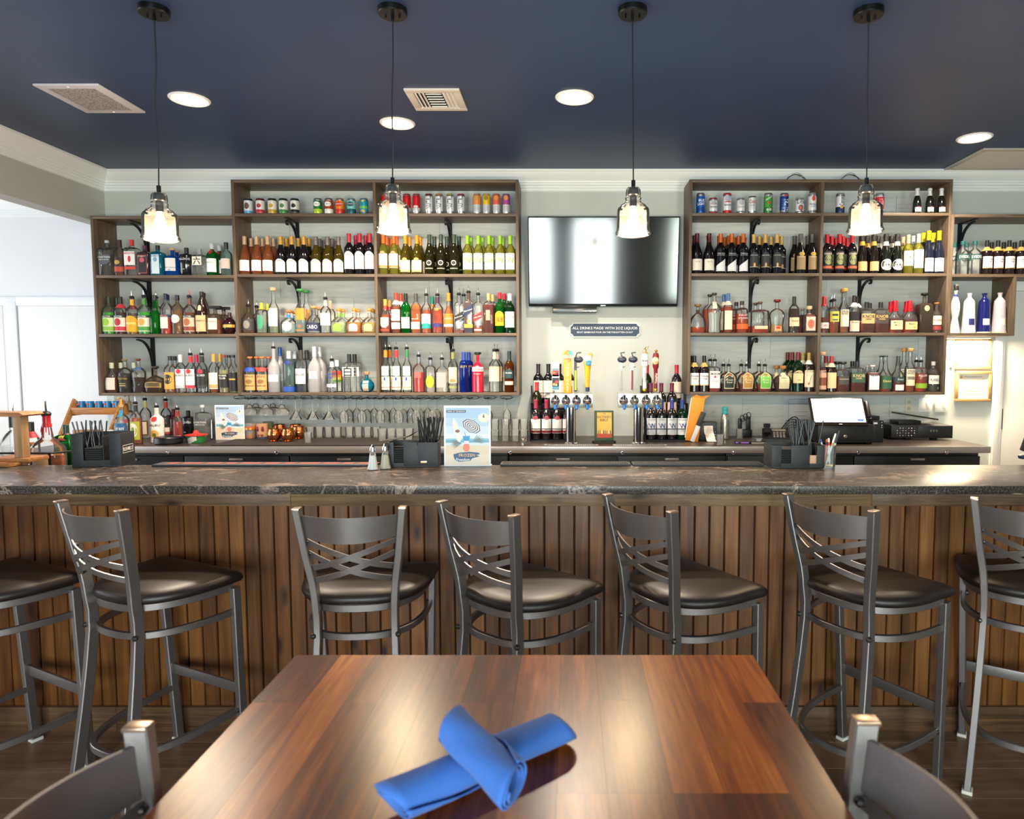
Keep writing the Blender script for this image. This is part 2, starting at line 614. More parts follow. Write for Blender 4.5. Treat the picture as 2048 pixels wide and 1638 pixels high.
# slatted supply vent
q = quad_z([(809, 178), (917, 174), (935, 216), (833, 220)], ZC)
x0, x1, y1, y0 = (q[0].x + q[3].x) / 2, (q[1].x + q[2].x) / 2, (q[2].y + q[3].y) / 2, (q[0].y + q[1].y) / 2
hx, hy = (x1 - x0) / 2, (y1 - y0) / 2
t = thing('ceiling_vent', 'small white three-way ceiling vent with open louvre slats', 'vent', ((x0 + x1) / 2, (y0 + y1) / 2, ZC))
fr = B()
for a, b, c, d in ((-hx, hx, -hy, -hy * .72), (-hx, hx, hy * .74, hy), (-hx, -hx * .74, -hy * .72, hy * .74), (hx * .74, hx, -hy * .72, hy * .74)):
    fr.box(a, b, c, d, -.012, 0, .002)
fr.put('frame', M('cfc8c2', .5), t)
B().box(-hx * .75, hx * .75, -hy * .73, hy * .75, -.002, .0).put('duct', M('1c1a1a', .8), t)
for k in range(6):
    yy = -hy * .62 + k * hy * .235
    B().box(-hx * .28, hx * .3, -.002, .002, -.016, .016).xf(Matrix.Translation((0, yy, -.008)) @ Matrix.Rotation(math.radians(-58), 4, 'X')).put('slat', m_white, t)
for sgn in (-1, 1):
    for k in range(3):
        B().box(-.002, .002, -hy * .7, hy * .72, -.012, .012).xf(Matrix.Translation((sgn * hx * (.4 + .14 * k), 0, -.006)) @ Matrix.Rotation(math.radians(50 * sgn), 4, 'Y')).put('slat', m_white, t)
# grey return grille at right
q = quad_z([(1888, 337), (1965, 296)], ZC)
x0, yf, x1, yn = q[0].x, q[0].y, q[0].x + .95, q[1].y
t = thing('return_grille', 'large grey return air grille on the ceiling at right edge', 'vent', (0, 0, ZC))
fr = B()
for a, b, c, d in ((x0, x1, yn, yn + .04), (x0, x1, yf - .04, yf), (x0, x0 + .04, yn + .04, yf - .04), (x1 - .04, x1, yn + .04, yf - .04)):
    fr.box(a, b, c, d, -.012, 0, .002)
fr.put('frame', M('b9b4ab', .5), t)
B().box(x0 + .03, x1 - .03, yn + .03, yf - .03, -.001, 0).put('duct', M('36322c', .8), t)
sl = B().box(x0 + .04, x1 - .04, -.001, .001, -.008, .008).xf(Matrix.Rotation(math.radians(32), 4, 'X')).me('slat', M('b4ad9e', .5))
k = yn + .05
while k < yf - .045:
    obj('slat', sl, t, (0, k, -.006))
    k += .024

# ------------------------------------------------------------------ pendant lamps
m_blk = M('17181a', .35, .6)
m_cord = M('101114', .6)
m_lglass = glassmat('pendant_glass', 'f6f8f6', dw=.05, edge=.9, ior=1.2)
m_bulb = M('ffdca4', .4, emit=22)
shade = [(.014, .206), (.026, .203), (.032, .193), (.034, .170), (.031, .163), (.037, .157), (.034, .150), (.034, .142), (.042, .134), (.055, .127), (.058, .121), (.067, .114), (.071, .105), (.072, .026), (.074, .016), (.079, .007), (.079, 0), (.072, -.004)]
pend = [(308, 24, 322, 483, 'leftmost glass bell pendant lamp hanging over the bar end', .012),
        (785, 25, 787, 467, 'second glass bell pendant lamp from left, before the shelves', .006),
        (1265, 25, 1266, 472, 'third glass bell pendant lamp, hanging before the television', 0),
        (1737, 28, 1730, 467, 'rightmost glass bell pendant lamp, before the sparkling wine', .002)]
for cx, cy, bx, by, lab, wob in pend:
    c = PZ(cx, cy, ZC - .015)
    zb = PYl(bx, by, c.y).z + .007
    xb = PYl(bx, by, c.y).x
    t = thing('pendant_lamp', lab, 'pendant lamp', (xb, c.y, zb), 0, 'pendant lamps over the bar')
    dx = c.x - xb
    zc_ = ZC - zb
    B().lathe([(.063, 0), (.063, -.022), (.060, -.027), (.001, -.028)], 32, (dx, 0, zc_)).put('canopy', m_blk, t)
    B().lathe([(.007, -.027), (.007, -.05)], 10, (dx, 0, zc_)).put('strain_relief', m_blk, t)
    for s in (-1, 1):
        B().lathe([(.004, -.028), (.004, -.037), (.001, -.038)], 8, (dx + .03 * s, 0, zc_)).put('screw', m_blk, t)
    pts = []
    for k in range(25):
        f = k / 24
        pts.append((dx * (1 - f) + wob * .5 * math.sin(f * 9) * math.sin(PI * f), 0, (zc_ - .045) * (1 - f) + .23 * f))
    B().sweep(pts, .006, .006, None, rnd=8).put('cord', m_cord, t)
    B().lathe([(.009, .235), (.009, .205), (.020, .202), (.026, .190), (.026, .172), (.016, .168), (.016, .122), (.001, .12)], 20).put('socket', m_blk, t)
    B().lathe(shade, 40, caps=False).put('glass_shade', m_lglass, t)
    B().lathe([(.001, .020), (.012, .023), (.021, .035), (.025, .055), (.021, .085), (.013, .108), (.012, .124)], 20).put('bulb', m_bulb, t)
    l = bpy.data.lights.new('pendant_bulb_light', 'POINT')
    l.energy, l.color, l.shadow_soft_size = 19, (1, .74, .45), .04
    lo = bpy.data.objects.new('pendant_bulb_light', l)
    COL.objects.link(lo)
    lo.location = (xb, c.y, zb - .03)

# ------------------------------------------------------------------ shelf units on the back wall
YF = 5.37
m_shelf = woodmat('walnut_laminate', [(.15, '42372d'), (.42, '5d4d3e'), (.6, '6f5d4a'), (.85, '89745d')], 'x', 1.2, .5, vary=.25, bump=.03)
m_side = woodmat('walnut_laminate_upright', [(.15, '42372d'), (.42, '5d4d3e'), (.6, '6f5d4a'), (.85, '89745d')], 'z', 1.2, .5, vary=.25, bump=.03)
TB = .022
def zy(py):
    return PYl(1140, py, YF).z
def xa(px):
    return PYl(px, 575, YF).x
SZ = {'A': [zy(550), zy(668), zy(786)], 'B': [zy(426.5), zy(548), zy(666), zy(785)], 'D': [zy(425.5), zy(546.5), zy(665.5), zy(784)], 'F': [zy(548), zy(666)]}
SZ['C'] = SZ['B']
SZ['E'] = SZ['D']
def bracket(x, z, parent, hh, wide=.028, curl=True):
    """black iron bracket: wall bar, arm under the shelf, curved brace"""
    b = B().box(x - wide / 2, x + wide / 2, YW - .014, YW - .0065, z - hh, z)
    b.put('bracket_bar', M('1b1c1f', .5, .4), parent)
    B().box(x - .011, x + .011, YF + .04, YW - .0065, z - .007, z).put('bracket_arm', M('1b1c1f', .5, .4), parent)
    pts = []
    L = YW - YF - .05
    for k in range(13):
        f = k / 12
        pts.append((x, YW - .02 - L * .82 * f ** 2.2, z - hh * .82 + (hh * .82 - .02) * (1 - (1 - f) ** 1.9)))
    if curl:
        for k in range(1, 8):
            a = k / 7 * 3.6
            pts.append((x, pts[12][1] - .018 * math.sin(a), pts[12][2] - .018 * (1 - math.cos(a)) * .8))
    B().sweep(pts, .02, .013, (1, 0, 0)).put('bracket_brace', M('1b1c1f', .5, .4), parent)
def unit(name, label, xl, xr, ztop, zbot, shelves, divs, brk, cat='shelf unit', sides=(1, 1), sidez=None):
    t = thing(name, label, cat, (0, 0, 0))
    sb = sidez or (zbot, ztop)
    if sides[0]:
        B().box(xl, xl + TB, YF, YW - .0065, sb[0], sb[1], .0012).put('side_panel', m_side, t)
    if sides[1]:
        B().box(xr - TB, xr, YF, YW - .0065, sb[0], sb[1], .0012).put('side_panel', m_side, t)
    ia, ib = (xl + TB if sides[0] else xl), (xr - TB if sides[1] else xr)
    B().box(ia, ib, YF, YW - .0065, ztop - TB, ztop, .0012).put('top_board', m_shelf, t)
    cuts = [ia] + [v for d in divs for v in (d - TB / 2, d + TB / 2)] + [ib]
    for d in divs:
        B().box(d - TB / 2, d + TB / 2, YF, YW - .0065, zbot, ztop - TB, .0012).put('divider', m_side, t)
    for z in shelves:
        for i in range(0, len(cuts), 2):
            B().box(cuts[i], cuts[i + 1], YF + .001, YW - .0065, z - TB, z, .0012).put('shelf_board', m_shelf, t)
    for bx, z, hh, cl in brk:
        bracket(bx, z, t, hh, .028 if cl else .034, cl)
    return t
X = {k: xa(v) for k, v in dict(A=187, B=468.5, bc=752, C=1038, D=1377, de=1641, E=1898, F=2033).items()}
sB, sD, sA = SZ['B'], SZ['D'], SZ['A']
def bx(px):
    return PYl(px, 600, YW).x
unit('wall_shelf_unit', 'low brown wood wall shelf unit at the left end', X['A'], X['B'], zy(431.5), sA[2] - TB, sA, [], [(bx(301), zy(431.5) - TB, .34, False), (bx(301), sA[0] - TB, .30, False), (bx(303), sA[1] - TB, .36, False)], sides=(1, 0))
unit('wall_shelf_unit', 'tall brown wood wall shelf unit left of the television', X['B'], X['C'], zy(359), sB[3] - TB, sB, [X['bc']],
     [(bx(600), z - TB, .26, True) for z in sB[:3]] + [(bx(903), z - TB, .26, True) for z in sB[:3]])
unit('wall_shelf_unit', 'tall brown wood wall shelf unit right of the television', X['D'], X['E'], zy(358.5), sD[3] - TB, sD, [X['de']],
     [(bx(1500), z - TB, .26, True) for z in sD[:3]] + [(bx(1717), z - TB, .26, True) for z in sD[:3]])
sF = SZ['F']
tF = thing('wall_shelf_unit', 'brown wood wall shelf with lower cubby at the right end', 'shelf unit')
B().box(X['E'], X['E'] + TB, YF, YW - .001, sF[1] - TB, zy(428.5), .0012).put('side_panel', m_side, tF)
B().box(X['E'] + TB, 4.3, YF, YW - .001, zy(428.5) - TB, zy(428.5), .0012).put('top_board', m_shelf, tF)
B().box(X['E'] + TB, 4.3, YF + .001, YW - .001, sF[0] - TB, sF[0], .0012).put('shelf_board', m_shelf, tF)
B().box(4.3, 4.3 + TB, YF, YW - .001, sF[0] - TB, zy(428.5), .0012).put('side_panel', m_side, tF)
B().box(X['F'] - TB, X['F'], YF, YW - .001, sF[1] - TB, sF[0] - TB, .0012).put('side_panel', m_side, tF)
B().box(X['E'] + TB, X['F'] - TB, YF + .001, YW - .001, sF[1] - TB, sF[1], .0012).put('shelf_board', m_shelf, tF)
bracket(bx(1908) + .02, zy(428.5) - TB, tF, .34, .034, False)
# ================================================================== THE BAR
ZT = 1.07                                   # bar top
YB0, YB1 = 2.60, 3.135
n = NT('dark_veined_stone')
tc = n.n('ShaderNodeTexCoord')
mp = n.n('ShaderNodeMapping')
mp.inputs['Scale'].default_value = (1, 1.9, 1)
mp.inputs['Rotation'].default_value = (0, 0, .25)
n.l(tc.outputs['Object'], mp.inputs[0])
nz = n.n('ShaderNodeTexNoise', Scale=2.6, Detail=8, Roughness=.6, Distortion=1.6)
n.l(mp.outputs[0], nz.inputs[0])
a1 = n.n('ShaderNodeMath', operation='SUBTRACT')
n.l(nz.outputs[0], a1.inputs[0])
a1.inputs[1].default_value = .53
a2 = n.n('ShaderNodeMath', operation='ABSOLUTE')
n.l(a1.outputs[0], a2.inputs[0])
nb = n.n('ShaderNodeTexNoise', Scale=5.5, Detail=3)
n.l(tc.outputs['Object'], nb.inputs[0])
a3 = n.n('ShaderNodeMapRange')
a3.inputs[1].default_value, a3.inputs[2].default_value = .44, .60
n.l(nb.outputs[0], a3.inputs[0])
vr = n.n('ShaderNodeMapRange')
vr.inputs[1].default_value, vr.inputs[2].default_value = .027, .0
n.l(a2.outputs[0], vr.inputs[0])
vm = n.n('ShaderNodeMath', operation='MULTIPLY')
n.l(vr.outputs[0], vm.inputs[0])
n.l(a3.outputs[0], vm.inputs[1])
gr = n.n('ShaderNodeTexNoise', Scale=150, Detail=3)
n.l(tc.outputs['Object'], gr.inputs[0])
base = n.ramp(gr.outputs[0], [(.34, '221e1c'), (.5, '3c3531'), (.68, '665b55')])
mx = n.n('ShaderNodeMix', data_type='RGBA')
n.l(vm.outputs[0], mx.inputs[0])
n.l(base, mx.inputs[6])
mx.inputs[7].default_value = lin('a39184')
n.l(mx.outputs[2], n.b.inputs['Base Color'])
n.b.inputs['Roughness'].default_value = .28
n.b.inputs['Specular IOR Level'].default_value = .36
bp = n.n('ShaderNodeBump', Strength=.06, Distance=.004)
n.l(gr.outputs[0], bp.inputs['Height'])
n.l(bp.outputs[0], n.b.inputs['Normal'])
m_stone = n.m
BXL, BXR = -3.3, 3.3
o = B().box(BXL, BXR, YB0, YB1, ZT - .033, ZT, .003).put('bar_countertop', m_stone)
tag(o, 'long dark brown veined stone bar countertop', 'countertop')
m_bead = woodmat('stained_beadboard', [(.2, '3e230e'), (.42, '5f3815'), (.58, '74471e'), (.82, '8b5b2b')], 'z', .8, .42, knots=1, vary=.8, bump=.04, ring=16)
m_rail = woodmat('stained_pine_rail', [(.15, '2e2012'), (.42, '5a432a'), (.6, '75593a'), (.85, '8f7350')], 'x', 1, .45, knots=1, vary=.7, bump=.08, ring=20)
YP = 2.775
bar = thing('bar_cabinet', 'long bar front clad in vertical stained wood boards', 'bar', (0, YP, 0))
zr1 = PYl(1140, 1012, YP - .015).z
B().box(BXL + .02, BXR - .02, .012, .30, .0, ZT - .033).put('carcass', M('140d08', .8), bar)
zb1 = PYl(300, 1413, YP - .01).z
bw = .0315 * 2
brd = []
for k, wv in enumerate((bw, bw * .97)):
    b = B()
    w2 = wv - .0042
    b.prism([(0, .012), (0, .006), (.0012, .003), (.0032, .001), (w2 - .0032, .001), (w2 - .0012, .003), (w2, .006), (w2, .012)], zb1 - .01, zr1 + .01)
    brd.append(b.me('board', m_bead, 20))
x = BXL + .03
i = 0
while x < BXR - .08:
    obj('board', brd[i % 2], bar, (x, 0, 0))
    x += (bw, bw * .97)[i % 2]
    i += 1
edges = [BXL + .02, PYl(585, 1000, YP).x, PYl(1740, 1000, YP).x, BXR - .02]
for a, b in zip(edges[:-1], edges[1:]):
    B().box(a, b - .001, -.018, .012, zr1, ZT - .033, .002).put('top_rail', m_rail, bar)
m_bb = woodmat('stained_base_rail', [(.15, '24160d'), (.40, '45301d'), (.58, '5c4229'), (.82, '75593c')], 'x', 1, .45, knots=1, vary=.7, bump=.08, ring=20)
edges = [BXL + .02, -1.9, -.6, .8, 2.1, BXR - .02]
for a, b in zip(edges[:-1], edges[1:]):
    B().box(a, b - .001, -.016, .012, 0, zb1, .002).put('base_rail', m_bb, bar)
B().box(BXL + .02, BXR - .02, .30, .34, 0, .8).put('back_panel', M('1a1613', .7), bar)

# ------------------------------------------------------------------ bar stools and chairs (metal cross back, vinyl seat)
def brushed(name, hexc, rough):
    n = NT(name)
    tc = n.n('ShaderNodeTexCoord')
    mp = n.n('ShaderNodeMapping')
    mp.inputs['Scale'].default_value = (40, 40, 3)
    n.l(tc.outputs['Object'], mp.inputs[0])
    nz = n.n('ShaderNodeTexNoise', Scale=8, Detail=4)
    n.l(mp.outputs[0], nz.inputs[0])
    c = lin(hexc)
    r = n.n('ShaderNodeMapRange')
    r.inputs[3].default_value, r.inputs[4].default_value = rough - .07, rough + .1
    n.l(nz.outputs[0], r.inputs[0])
    n.l(r.outputs[0], n.b.inputs['Roughness'])
    n.b.inputs['Base Color'].default_value = c
    n.b.inputs['Metallic'].default_value = .85
    return n.m
m_steel = brushed('gunmetal_clear_coat', '8a8584', .36)
m_weld = M('4a4544', .4, .8)
m_vinyl = M('1c1512', .42, 0, .45)
m_glide = M('d8d4cc', .6)
_stool = {}
def stool_parts(zs, zt, bar_ht):
    k = (zs, zt)
    if k in _stool:
        return _stool[k]
    P = []
    S = 1 if bar_ht else .97
    at, yt, as_, ys = .172, -.215, .13, -.165
    # rear leg + back post, one each side
    for s in (-1, 1):
        pts = []
        ctrl = [(.155, -.235, .012), (.140, -.190, zs * .42), (as_, ys + .008, zs * .80), (as_ + .001, ys + .002, zs * .95), (as_ + .008, ys - .006, zs + .05), (as_ + .022, ys - .022, zs + .14), (at - .006, yt + .008, zt - .05), (at, yt, zt)]
        cr = []
        for i in range(len(ctrl) - 1):
            p0, p1, p2, p3 = (Vector(ctrl[max(0, min(len(ctrl) - 1, i + d))]) for d in (-1, 0, 1, 2))
            for t_ in (0, .5):
                t2, t3 = t_ * t_, t_ ** 3
                cr.append(.5 * ((2 * p1) + (p2 - p0) * t_ + (2 * p0 - 5 * p1 + 4 * p2 - p3) * t2 + (3 * p1 - p0 - 3 * p2 + p3) * t3))
        cr.append(Vector(ctrl[-1]))
        P.append(('rear_leg', B().sweep([(v.x * s, v.y, v.z) for v in cr], .036, .024, (0, 1, 0)).me('rear_leg', m_steel), None))
        P.append(('post_cap', B().box(-.0125, .0125, -.0185, .0185, -.004, .004, .002).xf(Matrix.Translation((at * s, yt - .001, zt))).me('post_cap', M('b39a86', .3, .9)), None))
        P.append(('front_leg', B().sweep([(.195 * s, .185, .012), (.215 * s, .155, zs - .05)], .032, .026, (0, 1, 0)).me('front_leg', m_steel), None))
        for gx, gy in ((.155 * s, -.236), (.195 * s, .186)):
            P.append(('glide', B().box(-.017, .017, -.021, .021, 0, .013, .002).xf(Matrix.Translation((gx, gy, 0))).me('glide', m_glide), None))
    # curved top rail (plate bulging backwards)
    def arc(u, bul):
        return -bul * (1 - u * u)
    v, f = [], []
    N = 14
    for i in range(N + 1):
        u = -1 + 2 * i / N
        for (zz, back) in ((zt - .022, 0), (zt - .022 + .001, -.006), (zt - .098 - .012 * (1 - u * u), -.006), (zt - .098 - .012 * (1 - u * u), 0)):
            lean = (zt - zz) * .14
            hw = at - .012 - (zt - zz) * .12
            v.append((u * hw, yt + lean + arc(u, .055) + back, zz))
    for i in range(N):
        for j in range(4):
            a, b = i * 4 + j, i * 4 + (j + 1) % 4
            f.append((a, b, b + 4, a + 4))
    f += [(0, 1, 2, 3), tuple(N * 4 + q for q in (3, 2, 1, 0))]
    P.append(('top_rail', B().add(v, f).me('top_rail', m_steel, 40), None))
    for s in (-1, 1):
        for (zl, zr_) in ((zt - .112, zt - .205), (zt - .155, zt - .25)):
            v, f = [], []
            for i in range(N + 1):
                u = -1 + 2 * i / N
                zc0 = (zl + zr_) / 2 + (zr_ - zl) / 2 * u * s
                for dz, back in ((.010, 0), (.010, -.005), (-.010, -.005), (-.010, 0)):
                    zz = zc0 + dz
                    hw = at - .012 - (zt - zz) * .135
                    v.append((u * hw, yt + (zt - zz) * .15 + arc(u, .055) + back + (.003 if s > 0 else -.003), zz))
            for i in range(N):
                for j in range(4):
                    a, b = i * 4 + j, i * 4 + (j + 1) % 4
                    f.append((a, b, b + 4, a + 4))
            f += [(0, 1, 2, 3), tuple(N * 4 + q for q in (3, 2, 1, 0))]
            P.append(('cross_slat', B().add(v, f).me('cross_slat', m_steel, 40), None))
            for e in (-1, 1):
                ze = (zl + zr_) / 2 + (zr_ - zl) / 2 * e * s
                P.append(('weld', B().sphere((e * (at - .014 - (zt - ze) * .125), yt + (zt - ze) * .15, ze), .008, 8, 6).me('weld', m_weld), None))
    # D-shaped outline: straight front, rounded back
    def dshape(sx, yf, yb, n=30):
        pts = []
        for i in range(n + 1):
            a = PI * i / n
            pts.append((sx * math.copysign(abs(math.cos(a)) ** .75, math.cos(a)) * (1 if True else 1), (yf - .06) + (yb - (yf - .06)) * math.sin(a) ** .8))
        return pts
    oc = dshape(.238, .165, -.178)
    loop = [(.244, .150), (.243, .172), (.225, .182), (0, .186), (-.225, .182), (-.243, .172), (-.244, .150)]
    ring0 = oc + loop[::-1]
    cen = Vector((0, .01))
    v, f = [], []
    prof = [(.90, -.035), (.97, -.030), (1.0, -.018), (.985, -.005), (.93, .004), (.80, .012), (.55, .017), (.25, .019)]
    m = len(ring0)
    for kk, dz in prof:
        for (a, b) in ring0:
            q = cen + (Vector((a, b)) - cen) * kk
            sad = .012 * (q.y / .2) if dz > -.01 else .012 * (q.y / .2)
            v.append((q.x, q.y, zs + dz + sad * .5))
    for j in range(len(prof) - 1):
        for i in range(m):
            a, b = j * m + i, j * m + (i + 1) % m
            f.append((a, b, b + m, a + m))
    f.append(tuple(range(m - 1, -1, -1)))
    f.append(tuple(range((len(prof) - 1) * m, len(prof) * m)))
    P.append(('seat', B().add(v, f).me('seat', m_vinyl, 60), None))
    def hoop(zz, sx, yf, yb, w_, h_, dz=0):
        pts = [(a, b, zz + dz * (b - yf)) for a, b in [(sx, yf)] + dshape(sx, yf + .03, yb) + [(-sx, yf)]]
        return B().sweep(pts, w_, h_, (0, 0, 1))
    P.append(('seat_frame', hoop(zs - .048, .205, .15, -.165, .026, .018).box(-.2, .2, .14, .158, zs - .061, zs - .035).me('seat_frame', m_steel), None))
    if bar_ht:
        P.append(('upper_ring', hoop(zs - .145, .207, .15, -.170, .024, .016).me('upper_ring', m_steel), None))
        P.append(('foot_ring', hoop(.225, .196, .16, -.215, .024, .018, .06).me('foot_ring', m_steel), None))
        P.append(('footrest', B().box(-.19, .19, .168, .180, .285, .325, .002).me('footrest', m_steel), None))
        for s in (-1, 1):
            for zz in (zs - .145, .225):
                P.append(('weld', B().sphere((.2 * s, .16, zz), .011, 8, 6).me('weld', m_weld), None))
                P.append(('weld', B().sphere((.142 * s, -.175 if zz > .4 else -.205, zz + .006), .010, 8, 6).me('weld', m_weld), None))
    else:
        P.append(('stretcher', hoop(zs * .45, .2, .155, -.18, .022, .016).me('stretcher', m_steel), None))
    _stool[k] = P
    return P
def seat_thing(name, label, cat, x, y, deg, zs, zt, bar_ht, group):
    t = thing(name, label, cat, (x, y, 0), math.radians(deg), group)
    for nm, me_, _ in stool_parts(zs, zt, bar_ht):
        obj(nm, me_, t)
    return t
G = 'cross-back bar stools along the bar'
for lab, x, y, a in [
    ('metal cross-back bar stool cut off by the left picture edge', -2.10, 2.44, -27),
    ('metal cross-back bar stool in front of the cordial shelves, second from left', -1.515, 2.455, -26),
    ('metal cross-back bar stool standing squarest to the bar, below salt shakers', -.742, 2.44, 4),
    ('metal cross-back bar stool directly right of the squarest stool', -.173, 2.39, -39),
    ('metal cross-back bar stool below the right-hand beer tower', .412, 2.43, -56),
    ('metal cross-back bar stool behind the right dining chair, below straw caddy', 1.071, 2.44, -57),
    ('metal cross-back bar stool cut off by the right picture edge', 1.69, 2.47, -33)]:
    seat_thing('bar_stool', lab, 'bar stool', x, y, a, .757, 1.065, True, G)

# ------------------------------------------------------------------ dining table, chairs, napkins
ZB = .91                                    # counter-height table
TX0, TX1, TY0, TY1 = -.598, .399, .69, 1.448
tab = thing('dining_table', 'polished brown wood block dining table in the foreground', 'table', ((TX0 + TX1) / 2, (TY0 + TY1) / 2, 0))
ox, oy = (TX0 + TX1) / 2, (TY0 + TY1) / 2
m_tab = woodmat('polished_walnut_block', [(.10, '331305'), (.34, '5a270b'), (.54, '7c3b10'), (.74, 'a5581a'), (.95, 'd2882c')], 'y', 1, .27, vary=1.9, bump=0, spec=.3, ring=12)
xx = TX0
rng = random.Random(12)
while xx < TX1 - .001:
    wv = rng.choice((.062, .075, .085, .098))
    if TX1 - xx - wv < .04:
        wv = TX1 - xx
    yy = TY0
    while yy < TY1 - .001:
        L = rng.choice((.28, .4, .55, .76))
        if TY1 - yy - L < .12:
            L = TY1 - yy
        B().box(xx - ox, xx + wv - ox - .0003, yy - oy, yy + L - oy - .0003, ZB - .036, ZB).put('plank', m_tab, tab)
        yy += L
    xx += wv
B().lathe([(.04, .03), (.04, ZB - .06)], 20).put('column', M('17171a', .45, .5), tab)
B().box(-.3, .3, -.05, .05, ZB - .06, ZB - .037).box(-.05, .05, -.25, .25, ZB - .06, ZB - .0375).put('top_spider', M('17171a', .45, .5), tab)
B().lathe([(.28, 0), (.28, .012), (.05, .03), (.04, .03)], 32).put('base', M('17171a', .45, .5), tab)
GC = 'dining chairs at the wooden table'
seat_thing('dining_chair', 'metal cross-back chair tucked under the table at left corner', 'chair', -.435, .82, -90, .63, 1.0, True, GC)
seat_thing('dining_chair', 'metal cross-back chair tucked under the table at right corner', 'chair', .238, .838, 90, .63, 1.0, True, GC)
n = NT('blue_napkin_cloth')
tc = n.n('ShaderNodeTexCoord')
nz = n.n('ShaderNodeTexNoise', Scale=900, Detail=2)
n.l(tc.outputs['Object'], nz.inputs[0])
n.l(n.ramp(nz.outputs[0], [(.3, '2a5aa6'), (.7, '386cba')]), n.b.inputs['Base Color'])
n.b.inputs['Roughness'].default_value = .9
bp = n.n('ShaderNodeBump', Strength=.15, Distance=.002)
n.l(nz.outputs[0], bp.inputs['Height'])
n.l(bp.outputs[0], n.b.inputs['Normal'])
n.b.inputs['Sheen Weight'].default_value = .1
m_nap = n.m
def napkin(label, p0, p1, r, z, flat, seed):
    """rolled cloth napkin: a spiral sheet with a diagonal outer edge and open ends"""
    rg = random.Random(seed)
    d = Vector(p1) - Vector(p0)
    L = d.length
    t = thing('rolled_napkin', label, 'napkin', ((p0[0] + p1[0]) / 2, (p0[1] + p1[1]) / 2, z), math.atan2(d.y, d.x), 'rolled blue napkins')
    NU, NVv = 26, 64
    v, f = [], []
    ph = rg.random() * 6
    for i in range(NU + 1):
        u = i / NU
        x = (u - .5) * L
        end = 2 * PI * (2.45 + .33 * u)
        for j in range(NVv + 1):
            q = j / NVv
            a = q * end
            rr = r * (.50 + .50 * (a / (2 * PI * 2.6)) ** .8) + .0012 * math.sin(3 * a + 9 * u + ph)
            if q > .9:
                rr += (q - .9) * .02
            skew = .014 * math.sin(a * 1.0 + 1) * (1 if u in (0.0, 1.0) else abs(u - .5) * 1.2)
            v.append((x + skew, rr * math.cos(a + ph) * 1.08, rr * math.sin(a + ph) * flat + r * flat * 1.03))
    W = NVv + 1
    for i in range(NU):
        for j in range(NVv):
            f.append((i * W + j, i * W + j + 1, (i + 1) * W + j + 1, (i + 1) * W + j))
    o = obj('cloth_roll', mesh('cloth_roll', v, f, m_nap, True), t)
    md = o.modifiers.new('thick', 'SOLIDIFY')
    md.thickness = .0022
    # hem band near one end
    v, f = [], []
    for i in range(2):
        for j in range(33):
            a = 2 * PI * j / 32
            x = L * .30 + .004 * i + .012 * math.sin(a + 1)
            v.append((x, (r * 1.04) * math.cos(a) * 1.08, (r * 1.04) * math.sin(a) * flat + r * flat * 1.03))
    for j in range(32):
        f.append((j, j + 1, j + 34, j + 33))
    return t
a, b = PZ(1122, 1452, ZB + .03), PZ(782, 1600, ZB + .03)
napkin('rolled blue cloth napkin lying flat underneath the other', a, b, .033, ZB + .001, .82, 3)
a, b = PZ(902, 1432, ZB + .10), PZ(1020, 1585, ZB + .05)
napkin('rolled blue cloth napkin lying crossed on top', a, b, .0315, ZB + .047, .9, 9).rotation_euler.y = .17
